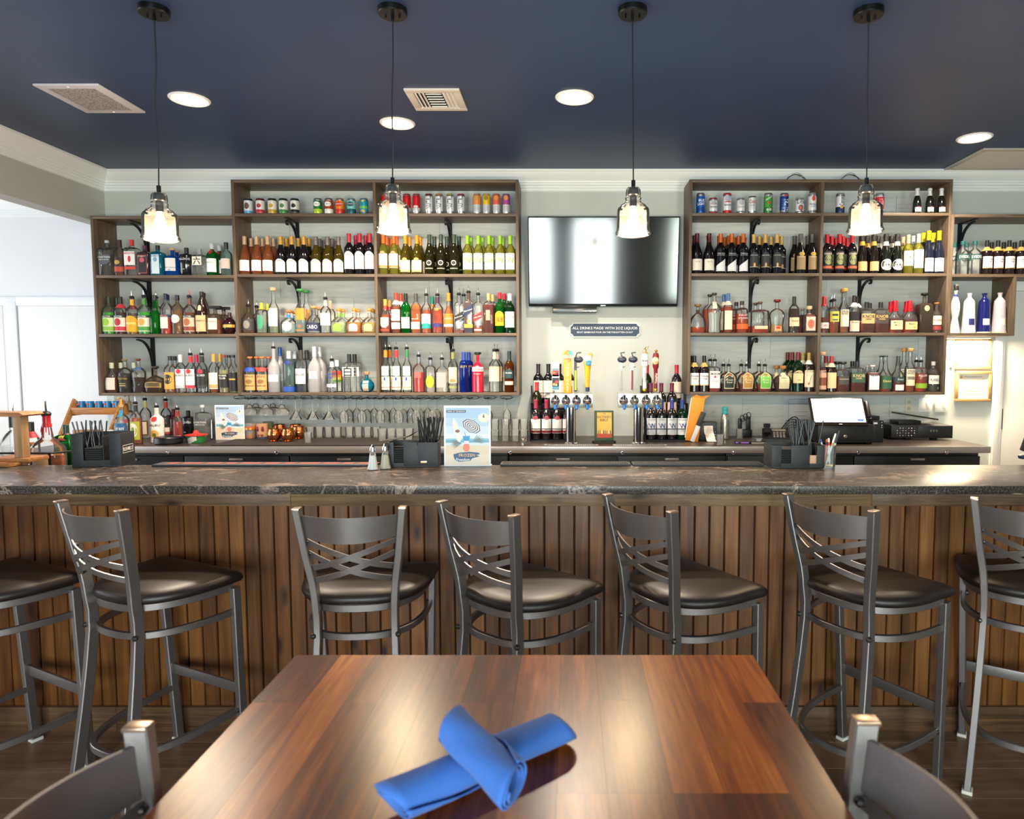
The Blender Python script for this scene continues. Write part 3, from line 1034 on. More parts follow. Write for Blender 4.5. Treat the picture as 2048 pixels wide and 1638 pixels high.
# ================================================================== BOTTLES AND CANS
SC = 252.0                                  # photo pixels per metre at the shelves
TPL = {  # (height fraction, body weight, neck weight)
 'bord': [(0, .9, 0), (.012, 1, 0), (.60, 1, 0), (.655, .95, 0), (.70, .72, .12), (.74, .35, .6), (.78, 0, 1.05), (.955, 0, 1), (.96, 0, 1.13), (1, 0, 1.13)],
 'burg': [(0, .92, 0), (.012, 1, 0), (.42, 1, 0), (.50, .96, 0), (.60, .74, .15), (.70, .36, .5), (.78, .1, .9), (.84, 0, 1), (.955, 0, 1), (.96, 0, 1.12), (1, 0, 1.12)],
 'spir': [(0, .92, 0), (.012, 1, 0), (.62, 1, 0), (.68, .93, 0), (.73, .62, .28), (.77, .2, .85), (.80, 0, 1), (1, 0, 1)],
 'tall': [(0, .93, 0), (.012, 1, 0), (.56, 1, 0), (.62, .86, .05), (.68, .45, .5), (.74, .08, .92), (.80, 0, 1), (1, 0, 1)],
 'shld': [(0, .95, 0), (.015, 1, 0), (.70, 1, 0), (.755, .93, 0), (.785, .62, .3), (.81, 0, 1.1), (.86, 0, 1), (1, 0, 1)],
 'squat': [(0, .85, 0), (.03, .95, 0), (.25, 1, 0), (.45, .95, 0), (.58, .74, .1), (.66, .34, .6), (.72, 0, 1), (1, 0, 1)],
 'bell': [(0, .95, 0), (.03, 1, 0), (.40, 1, 0), (.54, .90, 0), (.65, .60, .25), (.73, .2, .8), (.77, 0, 1), (1, 0, 1)],
 'crown': [(0, .70, 0), (.05, .80, 0), (.28, .95, 0), (.48, 1, 0), (.60, .93, 0), (.69, .66, .2), (.76, .1, .9), (.80, 0, 1), (1, 0, 1)],
 'long': [(0, .95, 0), (.015, 1, 0), (.44, 1, 0), (.50, .88, .04), (.57, .50, .45), (.64, .15, .95), (.90, 0, .95), (1, 0, 1)],
 'monk': [(0, .90, 0), (.02, .95, 0), (.36, 1, 0), (.47, .98, 0), (.50, .80, .1), (.56, .82, .1), (.66, .70, .15), (.78, .35, .6), (.88, 0, 1.05), (1, 0, 1)],
 'vase': [(0, .88, 0), (.03, .92, 0), (.25, .84, 0), (.45, .95, 0), (.58, 1, 0), (.66, .93, 0), (.74, .6, .3), (.80, 0, 1), (1, 0, 1)],
 'ball': [(0, .35, 0), (.05, .6, 0), (.18, .9, 0), (.34, 1, 0), (.52, .93, 0), (.66, .66, 0), (.74, .3, .5), (.78, 0, 1), (1, 0, 1)],
 'cone': [(0, 1, 0), (.03, 1, 0), (.06, .95, 0), (.45, .84, 0), (.72, .78, 0), (.80, .70, .05), (.86, .3, .5), (.90, 0, 1), (.94, 0, 1.05), (.97, 0, 1.3), (1, 0, 1.45)],
 'doll': [(0, 1, 0), (.02, 1, 0), (.26, .62, 0), (.30, .55, 0), (.36, .72, 0), (.52, .90, 0), (.62, .78, 0), (.72, .42, .2), (.78, 0, 1.1), (.80, 0, 1.2), (.86, 0, 2.0), (.90, 0, 2.2), (.96, 0, 1.7), (1, 0, .5)],
 'champ': [(0, .95, 0), (.012, 1, 0), (.40, 1, 0), (.50, .93, 0), (.60, .72, .12), (.70, .38, .5), (.78, .12, .9), (.90, 0, 1.1), (.92, 0, 1.35), (1, 0, 1.2)],
}
GL = {'c': ('clear_glass', 'fafcfb', 'f4f6f6', .035), 'f': ('frosted_glass', 'd9d6d8', 'e3e0e2', .42), 'g': ('green_glass', '1f9a3a', '0f7a2c', .18), 'G': ('deep_green_glass', '0c4a26', '0b3a20', .35),
      'b': ('cobalt_glass', '1b3fb0', '14308f', .35), 'q': ('aqua_glass', '38b6cf', '1fa0be', .22), 'B': ('bright_blue_glass', '1c72d6', '1560c4', .30), 't': ('teal_glass', '0fa0b8', '0788a4', .35),
      'y': ('pale_white_wine', 'cfd06a', 'b9b44a', .16), 'Y': ('olive_white_wine', '8a7a24', '6b5c18', .25), 'o': ('olive_dark_glass', '3a3714', '2c2a10', .45), 'r': ('rose_wine', 'd88a5c', 'c47a50', .2),
      'a': ('amber_glass', '8a4a16', '6e3610', .3), 'T': ('pale_teal_glass', 'b9d2cf', 'a9c4c2', .12), 'u': ('smoky_glass', 'b9a99a', '9c8b7c', .12)}
def glass(code):
    if code in GL:
        nm, t, d, dw = GL[code]
        return glassmat(nm, t, d, dw, rough=.25 if code == 'f' else .03, thin=.6, edge=.45, ior=1.36)
    return M(code, .12, 0, .6)
_liq = {}
def liquid(hexc):
    c = [int(hexc[i:i + 2], 16) for i in (0, 2, 4)]
    k = min(1.9, 245 / max(c))
    hexc = '%02x%02x%02x' % tuple(int(v * k) for v in c)
    return glassmat('liquid_' + hexc, hexc, hexc, .28, rough=.05, edge=.75, thin=.5, ior=1.12)
KD, _mc = {}, {}
class Kind:
    pass
def K(code, desc, shape, wpx, hpx, p=2, glass='c', liq=None, fill=.6, cap=('screw', '1a1a1c'), labels=(), texts=(), nm='liquor_bottle', neck=None, ryk=None):
    k = Kind()
    k.__dict__.update(code=code, desc=desc, shape=shape, R=wpx / 2 / SC, H=hpx / SC, p=p, glass=glass, liq=liq, fill=fill, cap=cap, labels=labels, texts=texts, nm=nm)
    k.N = neck or (.0138 if hpx > 50 else .0125)
    k.ry = k.R * (ryk if ryk else (1 if p == 2 else .80))
    if k.ry > .052:
        k.ry = .052
    KD[code] = k
def sections(k):
    hc = {'cork': .016, 'ball': .022, 'tbar': .022, 'wood': .026, 'disc': .02}.get(k.cap[0], .003 if k.cap[0] in ('screw', 'foil', 'wax', 'band') else 0)
    Hb = k.H - hc
    out = []
    for z, a, n in TPL[k.shape]:
        wgt = a / (a + n * .5 + 1e-6)
        p = 2 + (k.p - 2) * wgt
        out.append((z * Hb, a * k.R + n * k.N, a * k.ry + n * k.N, p))
    return out, Hb
def at_z(sec, z):
    if z <= sec[0][0]:
        return sec[0][1:]
    for s0, s1 in zip(sec, sec[1:]):
        if z <= s1[0]:
            f = (z - s0[0]) / (s1[0] - s0[0] + 1e-9)
            return tuple(a + (b - a) * f for a, b in zip(s0[1:], s1[1:]))
    return sec[-1][1:]
def loft(sec, seg):
    v, f = [], []
    for z, rx, ry, p in sec:
        for i in range(seg):
            a = 2 * PI * (i + .5) / seg
            c, s = math.cos(a), math.sin(a)
            v.append((rx * math.copysign(abs(c) ** (2 / p), c), ry * math.copysign(abs(s) ** (2 / p), s), z))
    n = len(sec)
    for j in range(n - 1):
        for i in range(seg):
            a, b = j * seg + i, j * seg + (i + 1) % seg
            f.append((a, b, b + seg, a + seg))
    f.append(tuple(range(seg - 1, -1, -1)))
    f.append(tuple(range((n - 1) * seg, n * seg)))
    return v, f
def front(sec, z, u, off):
    rx, ry, p = at_z(sec, z)
    rx, ry = rx + off, ry + off
    if p < 3:
        x = rx * math.sin(max(-1.5, min(1.5, u / rx)))
    else:
        x = max(-rx, min(rx, u))
    return Vector((x, -ry * max(0, 1 - abs(x / rx) ** p) ** (1 / p), z))
def patch(sec, z0, z1, ha, off, kind=None):
    rx = at_z(sec, (z0 + z1) / 2)[0]
    W = min(ha, 1.45) * rx if at_z(sec, (z0 + z1) / 2)[2] < 3 else min(ha, .97) * rx
    v, f = [], []
    nu, nz = 10, 5
    if kind == 'o':
        v.append(front(sec, (z0 + z1) / 2, 0, off))
        for r_ in (.5, 1):
            for i in range(20):
                a = 2 * PI * i / 20
                v.append(front(sec, (z0 + z1) / 2 + r_ * (z1 - z0) / 2 * math.sin(a), r_ * W * math.cos(a), off))
        for i in range(20):
            j = (i + 1) % 20
            f += [(0, 1 + i, 1 + j), (1 + i, 21 + i, 21 + j, 1 + j)]
        return v, f
    for j in range(nz + 1):
        for i in range(nu + 1):
            u = -1 + 2 * i / nu
            a, b = z0, z1
            if kind == '/':       # diagonal band rising to the right
                sh = (z1 - z0) * .8 * u
                a, b = z0 + sh * .5, z1 + sh * .5
            elif kind == 'd':     # diagonal top edge
                b = z1 - (z1 - z0) * .3 * (1 - u)
            elif kind == '^':     # arched top
                b = z1 - (z1 - z0) * .25 * u * u
            elif kind == 'v':     # shield bottom
                a = z0 + (z1 - z0) * .28 * u * u
            v.append(front(sec, a + (b - a) * j / nz, u * W, off))
    for j in range(nz):
        for i in range(nu):
            a = j * (nu + 1) + i
            f.append((a, a + 1, a + nu + 2, a + nu + 1))
    return v, f
def cap_meshes(k, sec, Hb):
    """[(part name, mesh)]"""
    t, c = k.cap[0], k.cap[1]
    N = at_z(sec, Hb)[0]
    out = []
    H = k.H
    m = M(c, .4) if len(c) == 6 else None
    if t == 'screw':
        h = k.cap[2] if len(k.cap) > 2 else .034
        out.append(('cap', B().lathe([(N * 1.18, H - h), (N * 1.18, H - .002), (N * 1.1, H)], 16).me('cap', m)))
    elif t == 'foil':
        h = H * (k.cap[2] if len(k.cap) > 2 else .215)
        pr = []
        for i in range(6):
            z = H - h + (h - .003) * i / 5
            pr.append((at_z(sec, min(z, Hb))[0] + .0012, z))
        pr.append((pr[-1][0] * .9, H))
        out.append(('capsule', B().lathe(pr, 16).me('capsule', M(c, .38, .15))))
    elif t == 'band':       # capsule with a second tone collar
        h = H * .2
        pr = [(at_z(sec, min(H - h + (h - .003) * i / 5, Hb))[0] + .0012, H - h + (h - .003) * i / 5) for i in range(6)]
        out.append(('capsule', B().lathe(pr + [(pr[-1][0] * .9, H)], 16).me('capsule', m)))
        out.append(('neck_band', B().lathe([(at_z(sec, H - h - .03)[0] + .001, H - h - .03), (at_z(sec, H - h)[0] + .0016, H - h + .002)], 16, caps=False).me('neck_band', M(k.cap[2], .45))))
    elif t == 'wax':
        h = H * (k.cap[2] if len(k.cap) > 2 else .33)
        pr = [(at_z(sec, min(H - h + (h - .003) * i / 5, Hb))[0] + .002 + .001 * (i % 2), H - h + (h - .003) * i / 5) for i in range(6)]
        out.append(('wax_seal', B().lathe(pr + [(pr[-1][0] * .85, H)], 16).me('wax_seal', M(c, .3))))
    elif t in ('cork', 'disc', 'wood'):
        a = {'cork': 1.45, 'disc': 2.0, 'wood': 1.75}[t]
        h = H - Hb
        out.append(('stopper', B().lathe([(N * .8, Hb - .004), (N * 1.05, Hb), (N * a * .86, Hb + .001), (N * a, Hb + h * .4), (N * a, H - .003), (N * a * .85, H)], 16).me('stopper', m)))
    elif t == 'ball':
        out.append(('stopper', B().sphere((0, 0, Hb + .014), .0185, 14, 8).me('stopper', M(c, .45))))
        out.append(('collar', B().lathe([(N * 1.3, Hb - .008), (N * 1.3, Hb + .001)], 14).me('collar', M('c9c2ae', .3, .5))))
    elif t == 'tbar':
        out.append(('cap', B().box(-k.R * .85, k.R * .85, -.017, .017, Hb, H, .003).lathe([(N * 1.05, Hb - .01), (N * 1.05, Hb + .001)], 12).me('cap', m)))
    elif t == 'pour':
        out.append(('pourer_collar', B().lathe([(N * .9, H - .006), (N * 1.25, H), (N * 1.35, H + .006), (N * 1.0, H + .009), (N * .9, H + .014), (.004, H + .016)], 14).me('pourer_collar', M('17171a', .45))))
        tip = k.cap[2] if len(k.cap) > 2 else None
        out.append(('pour_spout', B().sweep([(0, 0, H + .014), (0, 0, H + .028), (.001, -.002, H + .038), (.002, -.006, H + .052)], .008, .008, (1, 0, 0), rnd=8, taper=[1.1, .9, .8, .6]).me('pour_spout', M(tip or 'c9c9cc', .22, .0 if tip else .9))))
        if c != '-':
            h = H * .16
            out.append(('neck_label', B().lathe([(at_z(sec, H - .014 - h * (1 - i / 4))[0] + .0012, H - .014 - h * (1 - i / 4)) for i in range(5)], 16, caps=False).me('neck_label', M(c, .45))))
    return out
def bottle_parts(k):
    if k.code in _mc:
        return _mc[k.code]
    sec, Hb = sections(k)
    seg = 20 if k.p == 2 else 28
    v, f = loft(sec, seg)
    body = B().add(v, f).me(k.nm, glass(k.glass), 40)
    parts = []
    if k.liq:
        zt_ = k.H * k.fill
        s2 = [(z, rx * .93 - .0006, ry * .93 - .0006, p) for z, rx, ry, p in sec if .004 < z < zt_]
        a = at_z(sec, zt_)
        b0 = at_z(sec, .006)
        s2 = [(.004, b0[0] * .89, b0[1] * .89, b0[2])] + s2 + [(zt_, a[0] * .93 - .0006, a[1] * .93 - .0006, a[2])]
        v, f = loft(s2, seg)
        parts.append(('liquid', B().add(v, f).me('liquid', liquid(k.liq), 40), []))
    for nm, m in cap_meshes(k, sec, Hb):
        parts.append((nm, m, []))
    lbl = []
    for i, L in enumerate(k.labels):
        z0, z1, ha, c = L[:4]
        v, f = patch(sec, z0 * k.H, z1 * k.H, ha, .0006 + .0003 * i, L[4] if len(L) > 4 else None)
        lbl.append(['label', mesh('label', v, f, M(c, .55), True), []])
    for T in k.texts:
        s, zc, th, c = T[:4]
        op = T[4] if len(T) > 4 else {}
        rx = at_z(sec, zc * k.H)[0]
        v2, f = text2d(s, th * k.H, op.get('w', 1.7) * rx, op.get('sh', 0), op.get('vert', False))
        if op.get('rot'):
            v2 = [(-b, a) for a, b in v2]
        if not v2:
            continue
        v = [front(sec, zc * k.H + b + op.get('sl', 0) * a, a + op.get('dx', 0) * rx, .0019) for a, b in v2]
        m = mesh('lettering', v, f, M(c, .5))
        if lbl:
            lbl[0][2].append(('lettering', m))
        else:
            lbl.append(['lettering', m, []])
    parts += [tuple(x) for x in lbl]
    _mc[k.code] = (body, parts)
    return _mc[k.code]
def put_bottle(code, loc, rz, label, cat, group=None):
    k = KD[code]
    body, parts = bottle_parts(k)
    o = obj(k.nm, body, None, loc, (0, 0, rz))
    tag(o, label, cat, group)
    for nm, m, subs in parts:
        c = obj(nm, m, o)
        for sn, sm in subs:
            obj(sn, sm, c)
    return o
ORD = ['first', 'second', 'third', 'fourth', 'fifth', 'sixth', 'seventh', 'eighth']
used = {}
def shelf(bay, z, where, items, cat='bottle'):
    """items: (kind, row, px, px, ...); row 1 = front"""
    L = []
    for it in items:
        k = KD[it[0]]
        for px in it[2:]:
            Y = YF + .012 + k.ry + (0, .086, .168)[it[1] - 1]
            Y = min(Y, YW - .016 - k.ry)
            p = PYl(px, 575, Y)
            L.append([it[0], it[1], p.x, Y, px])
    lo, hi = bay
    for row in (1, 2, 3):
        R = sorted([e for e in L if e[1] == row], key=lambda e: e[2])
        for _ in range(60):
            for a, b in zip(R, R[1:]):
                need = KD[a[0]].R + KD[b[0]].R + .001 - (b[2] - a[2])
                if need > 0:
                    a[2] -= need / 2
                    b[2] += need / 2
            for e in R:
                r_ = KD[e[0]].R + .002
                e[2] = max(lo + r_, min(hi - r_, e[2]))
    for row in (2, 3):
        for e in (q for q in L if q[1] == row):
            ke = KD[e[0]]
            for g in (q for q in L if q[1] < row):
                kg = KD[g[0]]
                f = abs(e[2] - g[2]) / (ke.R + kg.R)
                if f < 1:
                    need = (ke.ry + kg.ry) * (1 if max(ke.p, kg.p) > 3 else math.sqrt(1 - f * f)) + .002
                    e[3] = max(e[3], g[3] + need)
            e[3] = min(e[3], YW - .01 - ke.ry)
    by = {}
    for e in sorted(L, key=lambda e: e[2]):
        by.setdefault(KD[e[0]].desc, []).append(e)
    for desc, es in by.items():
        rows = {r_: [e for e in es if e[1] == r_] for r_ in (1, 2, 3)}
        nrow = sum(1 for r_ in rows if rows[r_])
        for r_, R in rows.items():
            for i, e in enumerate(R):
                s = desc
                if nrow > 1:
                    s += {1: ', front row', 2: ', row behind', 3: ', rearmost row'}[r_]
                if len(R) > 1:
                    s += ' ' + (ORD[i] + ' from left' if nrow == 1 or True else '')
                s += ', ' + where
                s = s.replace(' first from left', ' leftmost')
                if s in used:
                    print('DUP', s)
                if len(s.split()) > 16:
                    s = s.replace(' from left', '')
                if len(s.split()) > 16:
                    print('LONG', len(s.split()), s)
                used[s] = 1
                put_bottle(e[0], (e[2], e[3], z + .0005), random.uniform(-.08, .08), s, cat, desc + 's on the shelves')
W_, K_, CR, GD = 'f2efe9', '17161a', 'e9dcc0', 'c9a24a'
wine = dict(nm='wine_bottle')
# ---- bay A (left end)
K('avi', 'clear flat gin bottle with grey shield label', 'shld', 29, 69, 5, 'c', cap=('screw', 'c9ccd0', .02), labels=[(.30, .58, .8, '5a5f63', 'v')], texts=[('AVIATION', .51, .055, W_), ('AMERICAN GIN', .44, .03, W_)])
K('dkred', 'brown bottle with dark red and gold label', 'spir', 22, 70, 2, 'u', 'a0764a', .3, ('foil', '3a201c', .2), [(.06, .52, 1.2, '3a1a18', '^'), (.10, .24, 1.1, 'c2492c'), (.30, .42, .5, 'c9a24a', 'o')])
K('beef', 'clear gin bottle with white label and red cap', 'shld', 26, 70, 5, 'c', cap=('screw', 'd02a2c', .045), labels=[(.28, .66, .8, 'f4f1ee'), (.16, .24, .8, 'd8433a'), (.36, .54, .22, 'd23a34', 'o')], texts=[('BEEFEATER', .61, .05, 'c0283a')])
K('bram', 'dark purple gin bottle with framed label', 'shld', 25, 59, 5, '3a2230', cap=('screw', '5a1f3c', .03), labels=[(.06, .66, .75, 'b0654a'), (.08, .64, .68, '241a20'), (.42, .58, .4, 'c4566a', 'o')], texts=[('BOMBAY', .62, .045, 'e8c7b0')])
K('saph', 'aqua blue gin bottle with pale label', 'shld', 25, 59, 5, 'q', cap=('screw', '16181c', .035), labels=[(.05, .68, .6, 'd9e6ee'), (.44, .60, .3, '7aa6cc', 'o')], texts=[('BOMBAY', .635, .045, '3a4a78')])
K('bgin', 'bright blue gin bottle with cork and white label', 'shld', 29, 54, 2, 'B', cap=('cork', 'd8a878'), labels=[(.16, .62, .8, 'e9e4e0')], texts=[('GRAY WHALE', .28, .05, '6a6f80'), ('GIN', .20, .05, '6a6f80')])
K('bull', 'squat black gin bottle with white lettering', 'shld', 26, 55, 2, '141418', cap=('screw', '141416', .05), texts=[('BULLDOG', .58, .075, 'dcdce0', {'w': 1.9}), ('GIN', .22, .04, 'b8b8bc')])
K('roku', 'square clear gin bottle with cream character label', 'shld', 27, 52, 7, 'c', cap=('screw', '8f9296', .05), labels=[(.38, .70, .7, 'e9e3d0')], texts=[('六', .54, .22, '1b1b1b')])
K('tanq', 'green ribbed gin bottle with white label and red seal', 'spir', 22, 63, 2, 'g', cap=('screw', 'bfc2c6', .045), labels=[(.10, .52, 1.1, 'eef0ee'), (.66, .80, .55, 'b8262a', 'o')], texts=[('TANQUERAY', .40, .04, '9aa6a0')])
K('drum', 'pale teal bottle with pink printed label', 'spir', 21, 65, 2, 'T', cap=('screw', '22242a', .05), labels=[(.20, .50, 1.1, 'd8c0b4')])
shelf((X['A'] + TB, X['B']), SZ['A'][0], 'left end top shelf', [('avi', 1, 214), ('dkred', 1, 239), ('beef', 1, 264), ('bram', 1, 289.5), ('saph', 1, 315), ('bgin', 1, 341), ('bgin', 2, 354), ('bull', 1, 367), ('roku', 1, 402), ('tanq', 1, 427), ('tanq', 2, 441), ('drum', 1, 455)])
def cordial(code, what, cap, liq, lab, strip, fruit, gl='c'):
    K(code, what, 'spir', 24, 74, 2, gl, liq, .58, cap, [(.07, .44, 1.25, lab), (.09, .20, 1.25, strip), (.22, .42, .55, fruit, 'o'), (.44, .50, 1.25, '26342a')], [('DeKUYPER', .47, .035, W_)])
cordial('apple', 'green apple cordial bottle', ('screw', '2a3a2a', .05), '3d9a2c', 'd6e2b4', '8fc246', '9ccf3a')
cordial('gren', 'dark red pomegranate cordial bottle', ('band', '22181a', 'd2404a'), '3a1018', 'eadfd8', 'c8344a', 'b82a3a')
K('yell', 'yellow labelled cordial bottle with pourer', 'spir', 23, 72, 2, 'c', 'e0b040', .5, ('pour', 'e3a71e'), [(.06, .50, 1.25, 'e2a622', '^'), (.26, .32, .9, 'f0cf6a')])
cordial('melon', 'green melon cordial bottle with pourer', ('pour', '3f8a3a'), '2c8a2c', 'e9e4d4', '4f9a3a', 'e2a64a')
K('mido', 'dark green textured liqueur bottle', 'long', 21, 77, 2, 'g', '0e7a34', .62, ('screw', '2a2a2c', .04), [(.60, .66, 1, '2f4a2c')])
K('aper', 'orange red liqueur bottle with blue cap', 'spir', 22, 80, 2, 'c', 'b3261c', .40, ('foil', '1c2440', .14), [(.14, .42, .8, 'e8e2d6'), (.42, .48, 1.2, '2c3a6a')], [('APEROL', .45, .04, 'e8823a')])
K('sail', 'pale tan liqueur bottle with round white label', 'spir', 23, 77, 2, 'u', 'c9ac84', .62, ('screw', '17181b', .04), [(.28, .50, .8, 'e6e2d8', 'o')])
cordial('amar', 'brown amaretto bottle with red pourer', ('pour', '7a4a38', 'd8352e'), '5a2a14', 'd9c0a8', '8f3f28', 'b5653a')
K('frang', 'tall brown monk shaped liqueur bottle', 'monk', 25, 84, 2, '2e1a12', cap=('screw', '2a211c', .03), labels=[(.06, .44, 1.0, 'd9bd8e'), (.55, .68, .35, 'e2cfa8', '^')], texts=[('Frangelico', .32, .04, '6a4a2a', {'sh': .2})])
K('disa', 'square amber liqueur bottle with wide black cap', 'shld', 28, 56, 7, 'u', '8a4a1a', .5, ('tbar', '1c1a18'), [(.16, .56, .65, 'e8e0c8')], [('DISARONNO', .44, .035, '6a6048')])
K('chamb', 'round dark raspberry liqueur bottle with gold band', 'ball', 26, 43, 2, '2c121a', cap=('screw', '4a3040', .02), labels=[(.30, .44, 1.2, 'c9a24a')])
shelf((X['A'] + TB, X['B']), SZ['A'][1], 'left end middle shelf', [('apple', 1, 209), ('apple', 2, 224), ('gren', 1, 231.5), ('yell', 1, 257), ('gren', 2, 268), ('melon', 1, 280), ('mido', 1, 302), ('apple', 2, 296), ('melon', 2, 312), ('aper', 1, 324), ('sail', 1, 345), ('aper', 2, 319), ('amar', 1, 370.5), ('amar', 2, 378), ('frang', 1, 398), ('frang', 2, 405), ('disa', 1, 426), ('disa', 2, 443), ('chamb', 1, 453.5)])
K('rumw', 'brown rum bottle with cream label', 'squat', 24, 60, 2, 'c', '5a2412', .5, ('screw', 'c9cdb4', .045), [(.10, .50, .95, 'e6dcd0')])
K('appl', 'waisted dark rum bottle with black gold label', 'vase', 27, 67, 2, 'c', '20100c', .58, ('cork', '8a744a'), [(.14, .50, .8, '2a231c'), (.20, .28, .6, 'd9bf62')], [('APPLETON', .42, .05, 'c9a24a')])
K('apps', 'waisted rum bottle with reddish stopper', 'vase', 27, 68, 2, 'c', '2c100c', .45, ('cork', '7a3420'), [(.66, .76, 1.3, '4a6f9a')])
K('cana', 'broad squat rum bottle with gold sash', 'squat', 39, 53, 3, 'u', '241512', .45, ('disc', '2a2624'), [(.20, .42, 1.0, 'a8823a', '^'), (.24, .38, .8, '5a4a22')])
K('parr', 'gold labelled rum bottle with dark disc', 'spir', 23, 73, 2, 'c', '8a5a20', .5, ('screw', '1b1b1d', .035), [(.10, .56, 1.1, 'dca84a'), (.24, .50, .75, '34302c', 'o')])
def bac(code, what, cap, lab, strip):
    K(code, what, 'spir', 20, 76, 2, 'c', cap=cap, labels=[(.12, .62, 1.15, lab), (.12, .20, 1.15, strip), (.50, .62, .5, 'd2303a', 'o')], texts=[('BACARDI', .46, .055, '2c2a2c' if lab != '1f2022' else W_)])
bac('bacw', 'clear rum bottle with white label and cap', ('foil', 'e8d6d8', .2), 'eceae6', 'c2c6c8')
bac('bacr', 'raspberry rum bottle with red striped label', ('pour', 'c8253a'), 'efe6e2', 'd83a50')
bac('bacp', 'raspberry rum bottle with pink cap', ('foil', 'c02a50', .2), 'efe6e2', 'd83a50')
bac('back', 'clear rum bottle with black label and pourer', ('pour', '242426'), '1f2022', '3a3c40')
K('rumg', 'amber rum bottle with gold cap and white label', 'spir', 19, 77, 2, 'c', '7a3a14', .5, ('foil', 'c89a3e', .2), [(.10, .52, 1.1, 'ece2d2'), (.12, .22, 1.1, 'c9a86a')])
K('hava', 'pale rum bottle with black club label', 'spir', 20, 75, 2, 'c', 'd8cf96', .6, ('screw', '8a3028', .02), [(.14, .50, 1.15, '1d1f20')], [('HAVANA', .46, .05, W_), ('CLUB', .39, .05, W_)])
K('rumk', 'dark rum bottle with black gold label', 'spir', 18, 75, 2, 'c', 'c9c08a', .55, ('screw', '26262a', .02), [(.04, .54, 1.2, '17181a'), (.34, .38, .8, 'c9a24a')])
shelf((X['A'] + TB, X['B']), SZ['A'][2], 'left end bottom shelf', [('rumw', 1, 215), ('appl', 1, 241), ('rumw', 2, 236), ('rumw', 2, 253), ('apps', 1, 269), ('cana', 1, 302), ('parr', 1, 330), ('parr', 2, 342.5), ('bacw', 1, 353), ('bacr', 1, 374), ('bacp', 2, 387), ('back', 1, 398), ('rumg', 1, 422), ('rumg', 2, 435), ('hava', 1, 443), ('rumk', 2, 452), ('rumk', 1, 460)])
# ---- cans
_can = {}
def can(px, where, z, bayrange, kind, what, bands, texts=(), row=1):
    """kind: s short, t tall, n slim; bands (z0, z1, colour)"""
    H, R = {'s': (.122, .0330), 't': (.158, .0330), 'n': (.156, .0290), 'm': (.135, .0310)}[kind]
    Y = YF + .02 + R
    p = PYl(px, 420, Y)
    o = obj('drink_can', B().lathe([(R * .80, 0), (R * .86, .002), (R, .012), (R, H - .013), (R * .83, H - .002), (R * .85, H - .001), (R * .85, H), (R * .78, H - .002), (.001, H - .003)], 24).me('drink_can', M('b9bcc0', .28, .9)), None, (p.x, Y, z + .0005))
    tag(o, what + ', ' + where, 'can', 'drink cans on the top shelves')
    sec = [(0, R * .86, R * .86, 2), (.012, R, R, 2), (H - .013, R, R, 2), (H - .002, R * .84, R * .84, 2), (H, R * .84, R * .84, 2)]
    for i, (z0, z1, c) in enumerate(bands):
        B().lathe([(at_z(sec, z0 * H + (z1 - z0) * H * j / 6)[0] + .0005 + .0003 * i, z0 * H + (z1 - z0) * H * j / 6) for j in range(7)], 24, caps=False).put('printed_wrap', M(c, .32, .25), o)
    for T in texts:
        s, zc, th, c = T[:4]
        op = T[4] if len(T) > 4 else {}
        if s == 'o':
            v, f = patch(sec, (zc - th) * H, (zc + th) * H, op.get('ha', .75), .0016, 'o')
            obj('emblem', mesh('emblem', v, f, M(c, .4), True), o)
            continue
        v2, f = text2d(s, th * H, op.get('w', 1.8) * R if not op.get('rot') else op.get('w', .8) * H, op.get('sh', 0))
        if op.get('rot'):
            v2 = [(-b, a) for a, b in v2]
        obj('lettering', mesh('lettering', [front(sec, zc * H + b + op.get('sl', 0) * a, a + op.get('dx', 0) * R, .0024) for a, b in v2], f, M(c, .4)), o)
zB, zD = SZ['B'][0], SZ['D'][0]
wB, wC, wD = 'second bay top shelf', 'bay left of television', 'bay right of television'
can(497, wB, zB, 0, 's', 'white and blue can with dark rim', [(.1, .9, 'dfe4ec'), (.04, .2, '5f9fd0'), (.84, .97, '2a3238')], [('o', .5, .2, '6a4a38', {'ha': .6})])
for px, c1, wd in ((521, 'b8343a', 'red'), (545, 'c9a23a', 'yellow'), (567, '4a8a4a', 'green'), (590, '25221f', 'black')):
    can(px, wB, zB, 0, 's', 'white fruit seltzer can with %s base and rim' % wd, [(.1, .9, 'e9e6de'), (.04, .28, c1), (.84, .97, '2e3a30' if wd != 'red' else '6a2228')], [('o', .52, .13, c1, {'ha': .55})])
for px, c1, c2, c3, wd in ((636, '1f7a34', 'b6d43a', 'f4f4ee', 'green and lime'), (658, 'a8451e', 'f0eeea', 'f4f4ee', 'rust and white'), (680, 'ef8a1e', 'd8342a', 'd8342a', 'orange and red'), (703, '86d2d0', '1c5a6a', '1c4a5a', 'aqua and teal')):
    can(px, wB, zB, 0, 's', wd + ' can with oval badge', [(.03, .97, c1), (.04, .32, c2)], [('o', .62, .15, c3, {'ha': .85}), ('OYSTER CITY', .62, .07, 'f4f4ee' if c3[0] != 'f' else '3a4a3a')])
can(728, wB, zB, 0, 's', 'teal can with yellow fruit print', [(.03, .97, '159ab0'), (.34, .5, '7ac05a')], [('o', .2, .08, 'e8a83a', {'ha': .4}), ('o', .8, .06, 'e8c83a', {'ha': .3, 'dx': .3})])
for px, wd in ((769.5, 'hidden behind the pendant shade'), (814, 'beside the second pendant'), (833, 'next to white cans')):
    can(px, wC, zB, 0, 'n', 'slim red and silver can ' + wd, [(.02, .98, 'c9ccd0'), (.30, .98, 'c8151f')], [('o', .36, .05, 'eed8d6', {'ha': .7})])
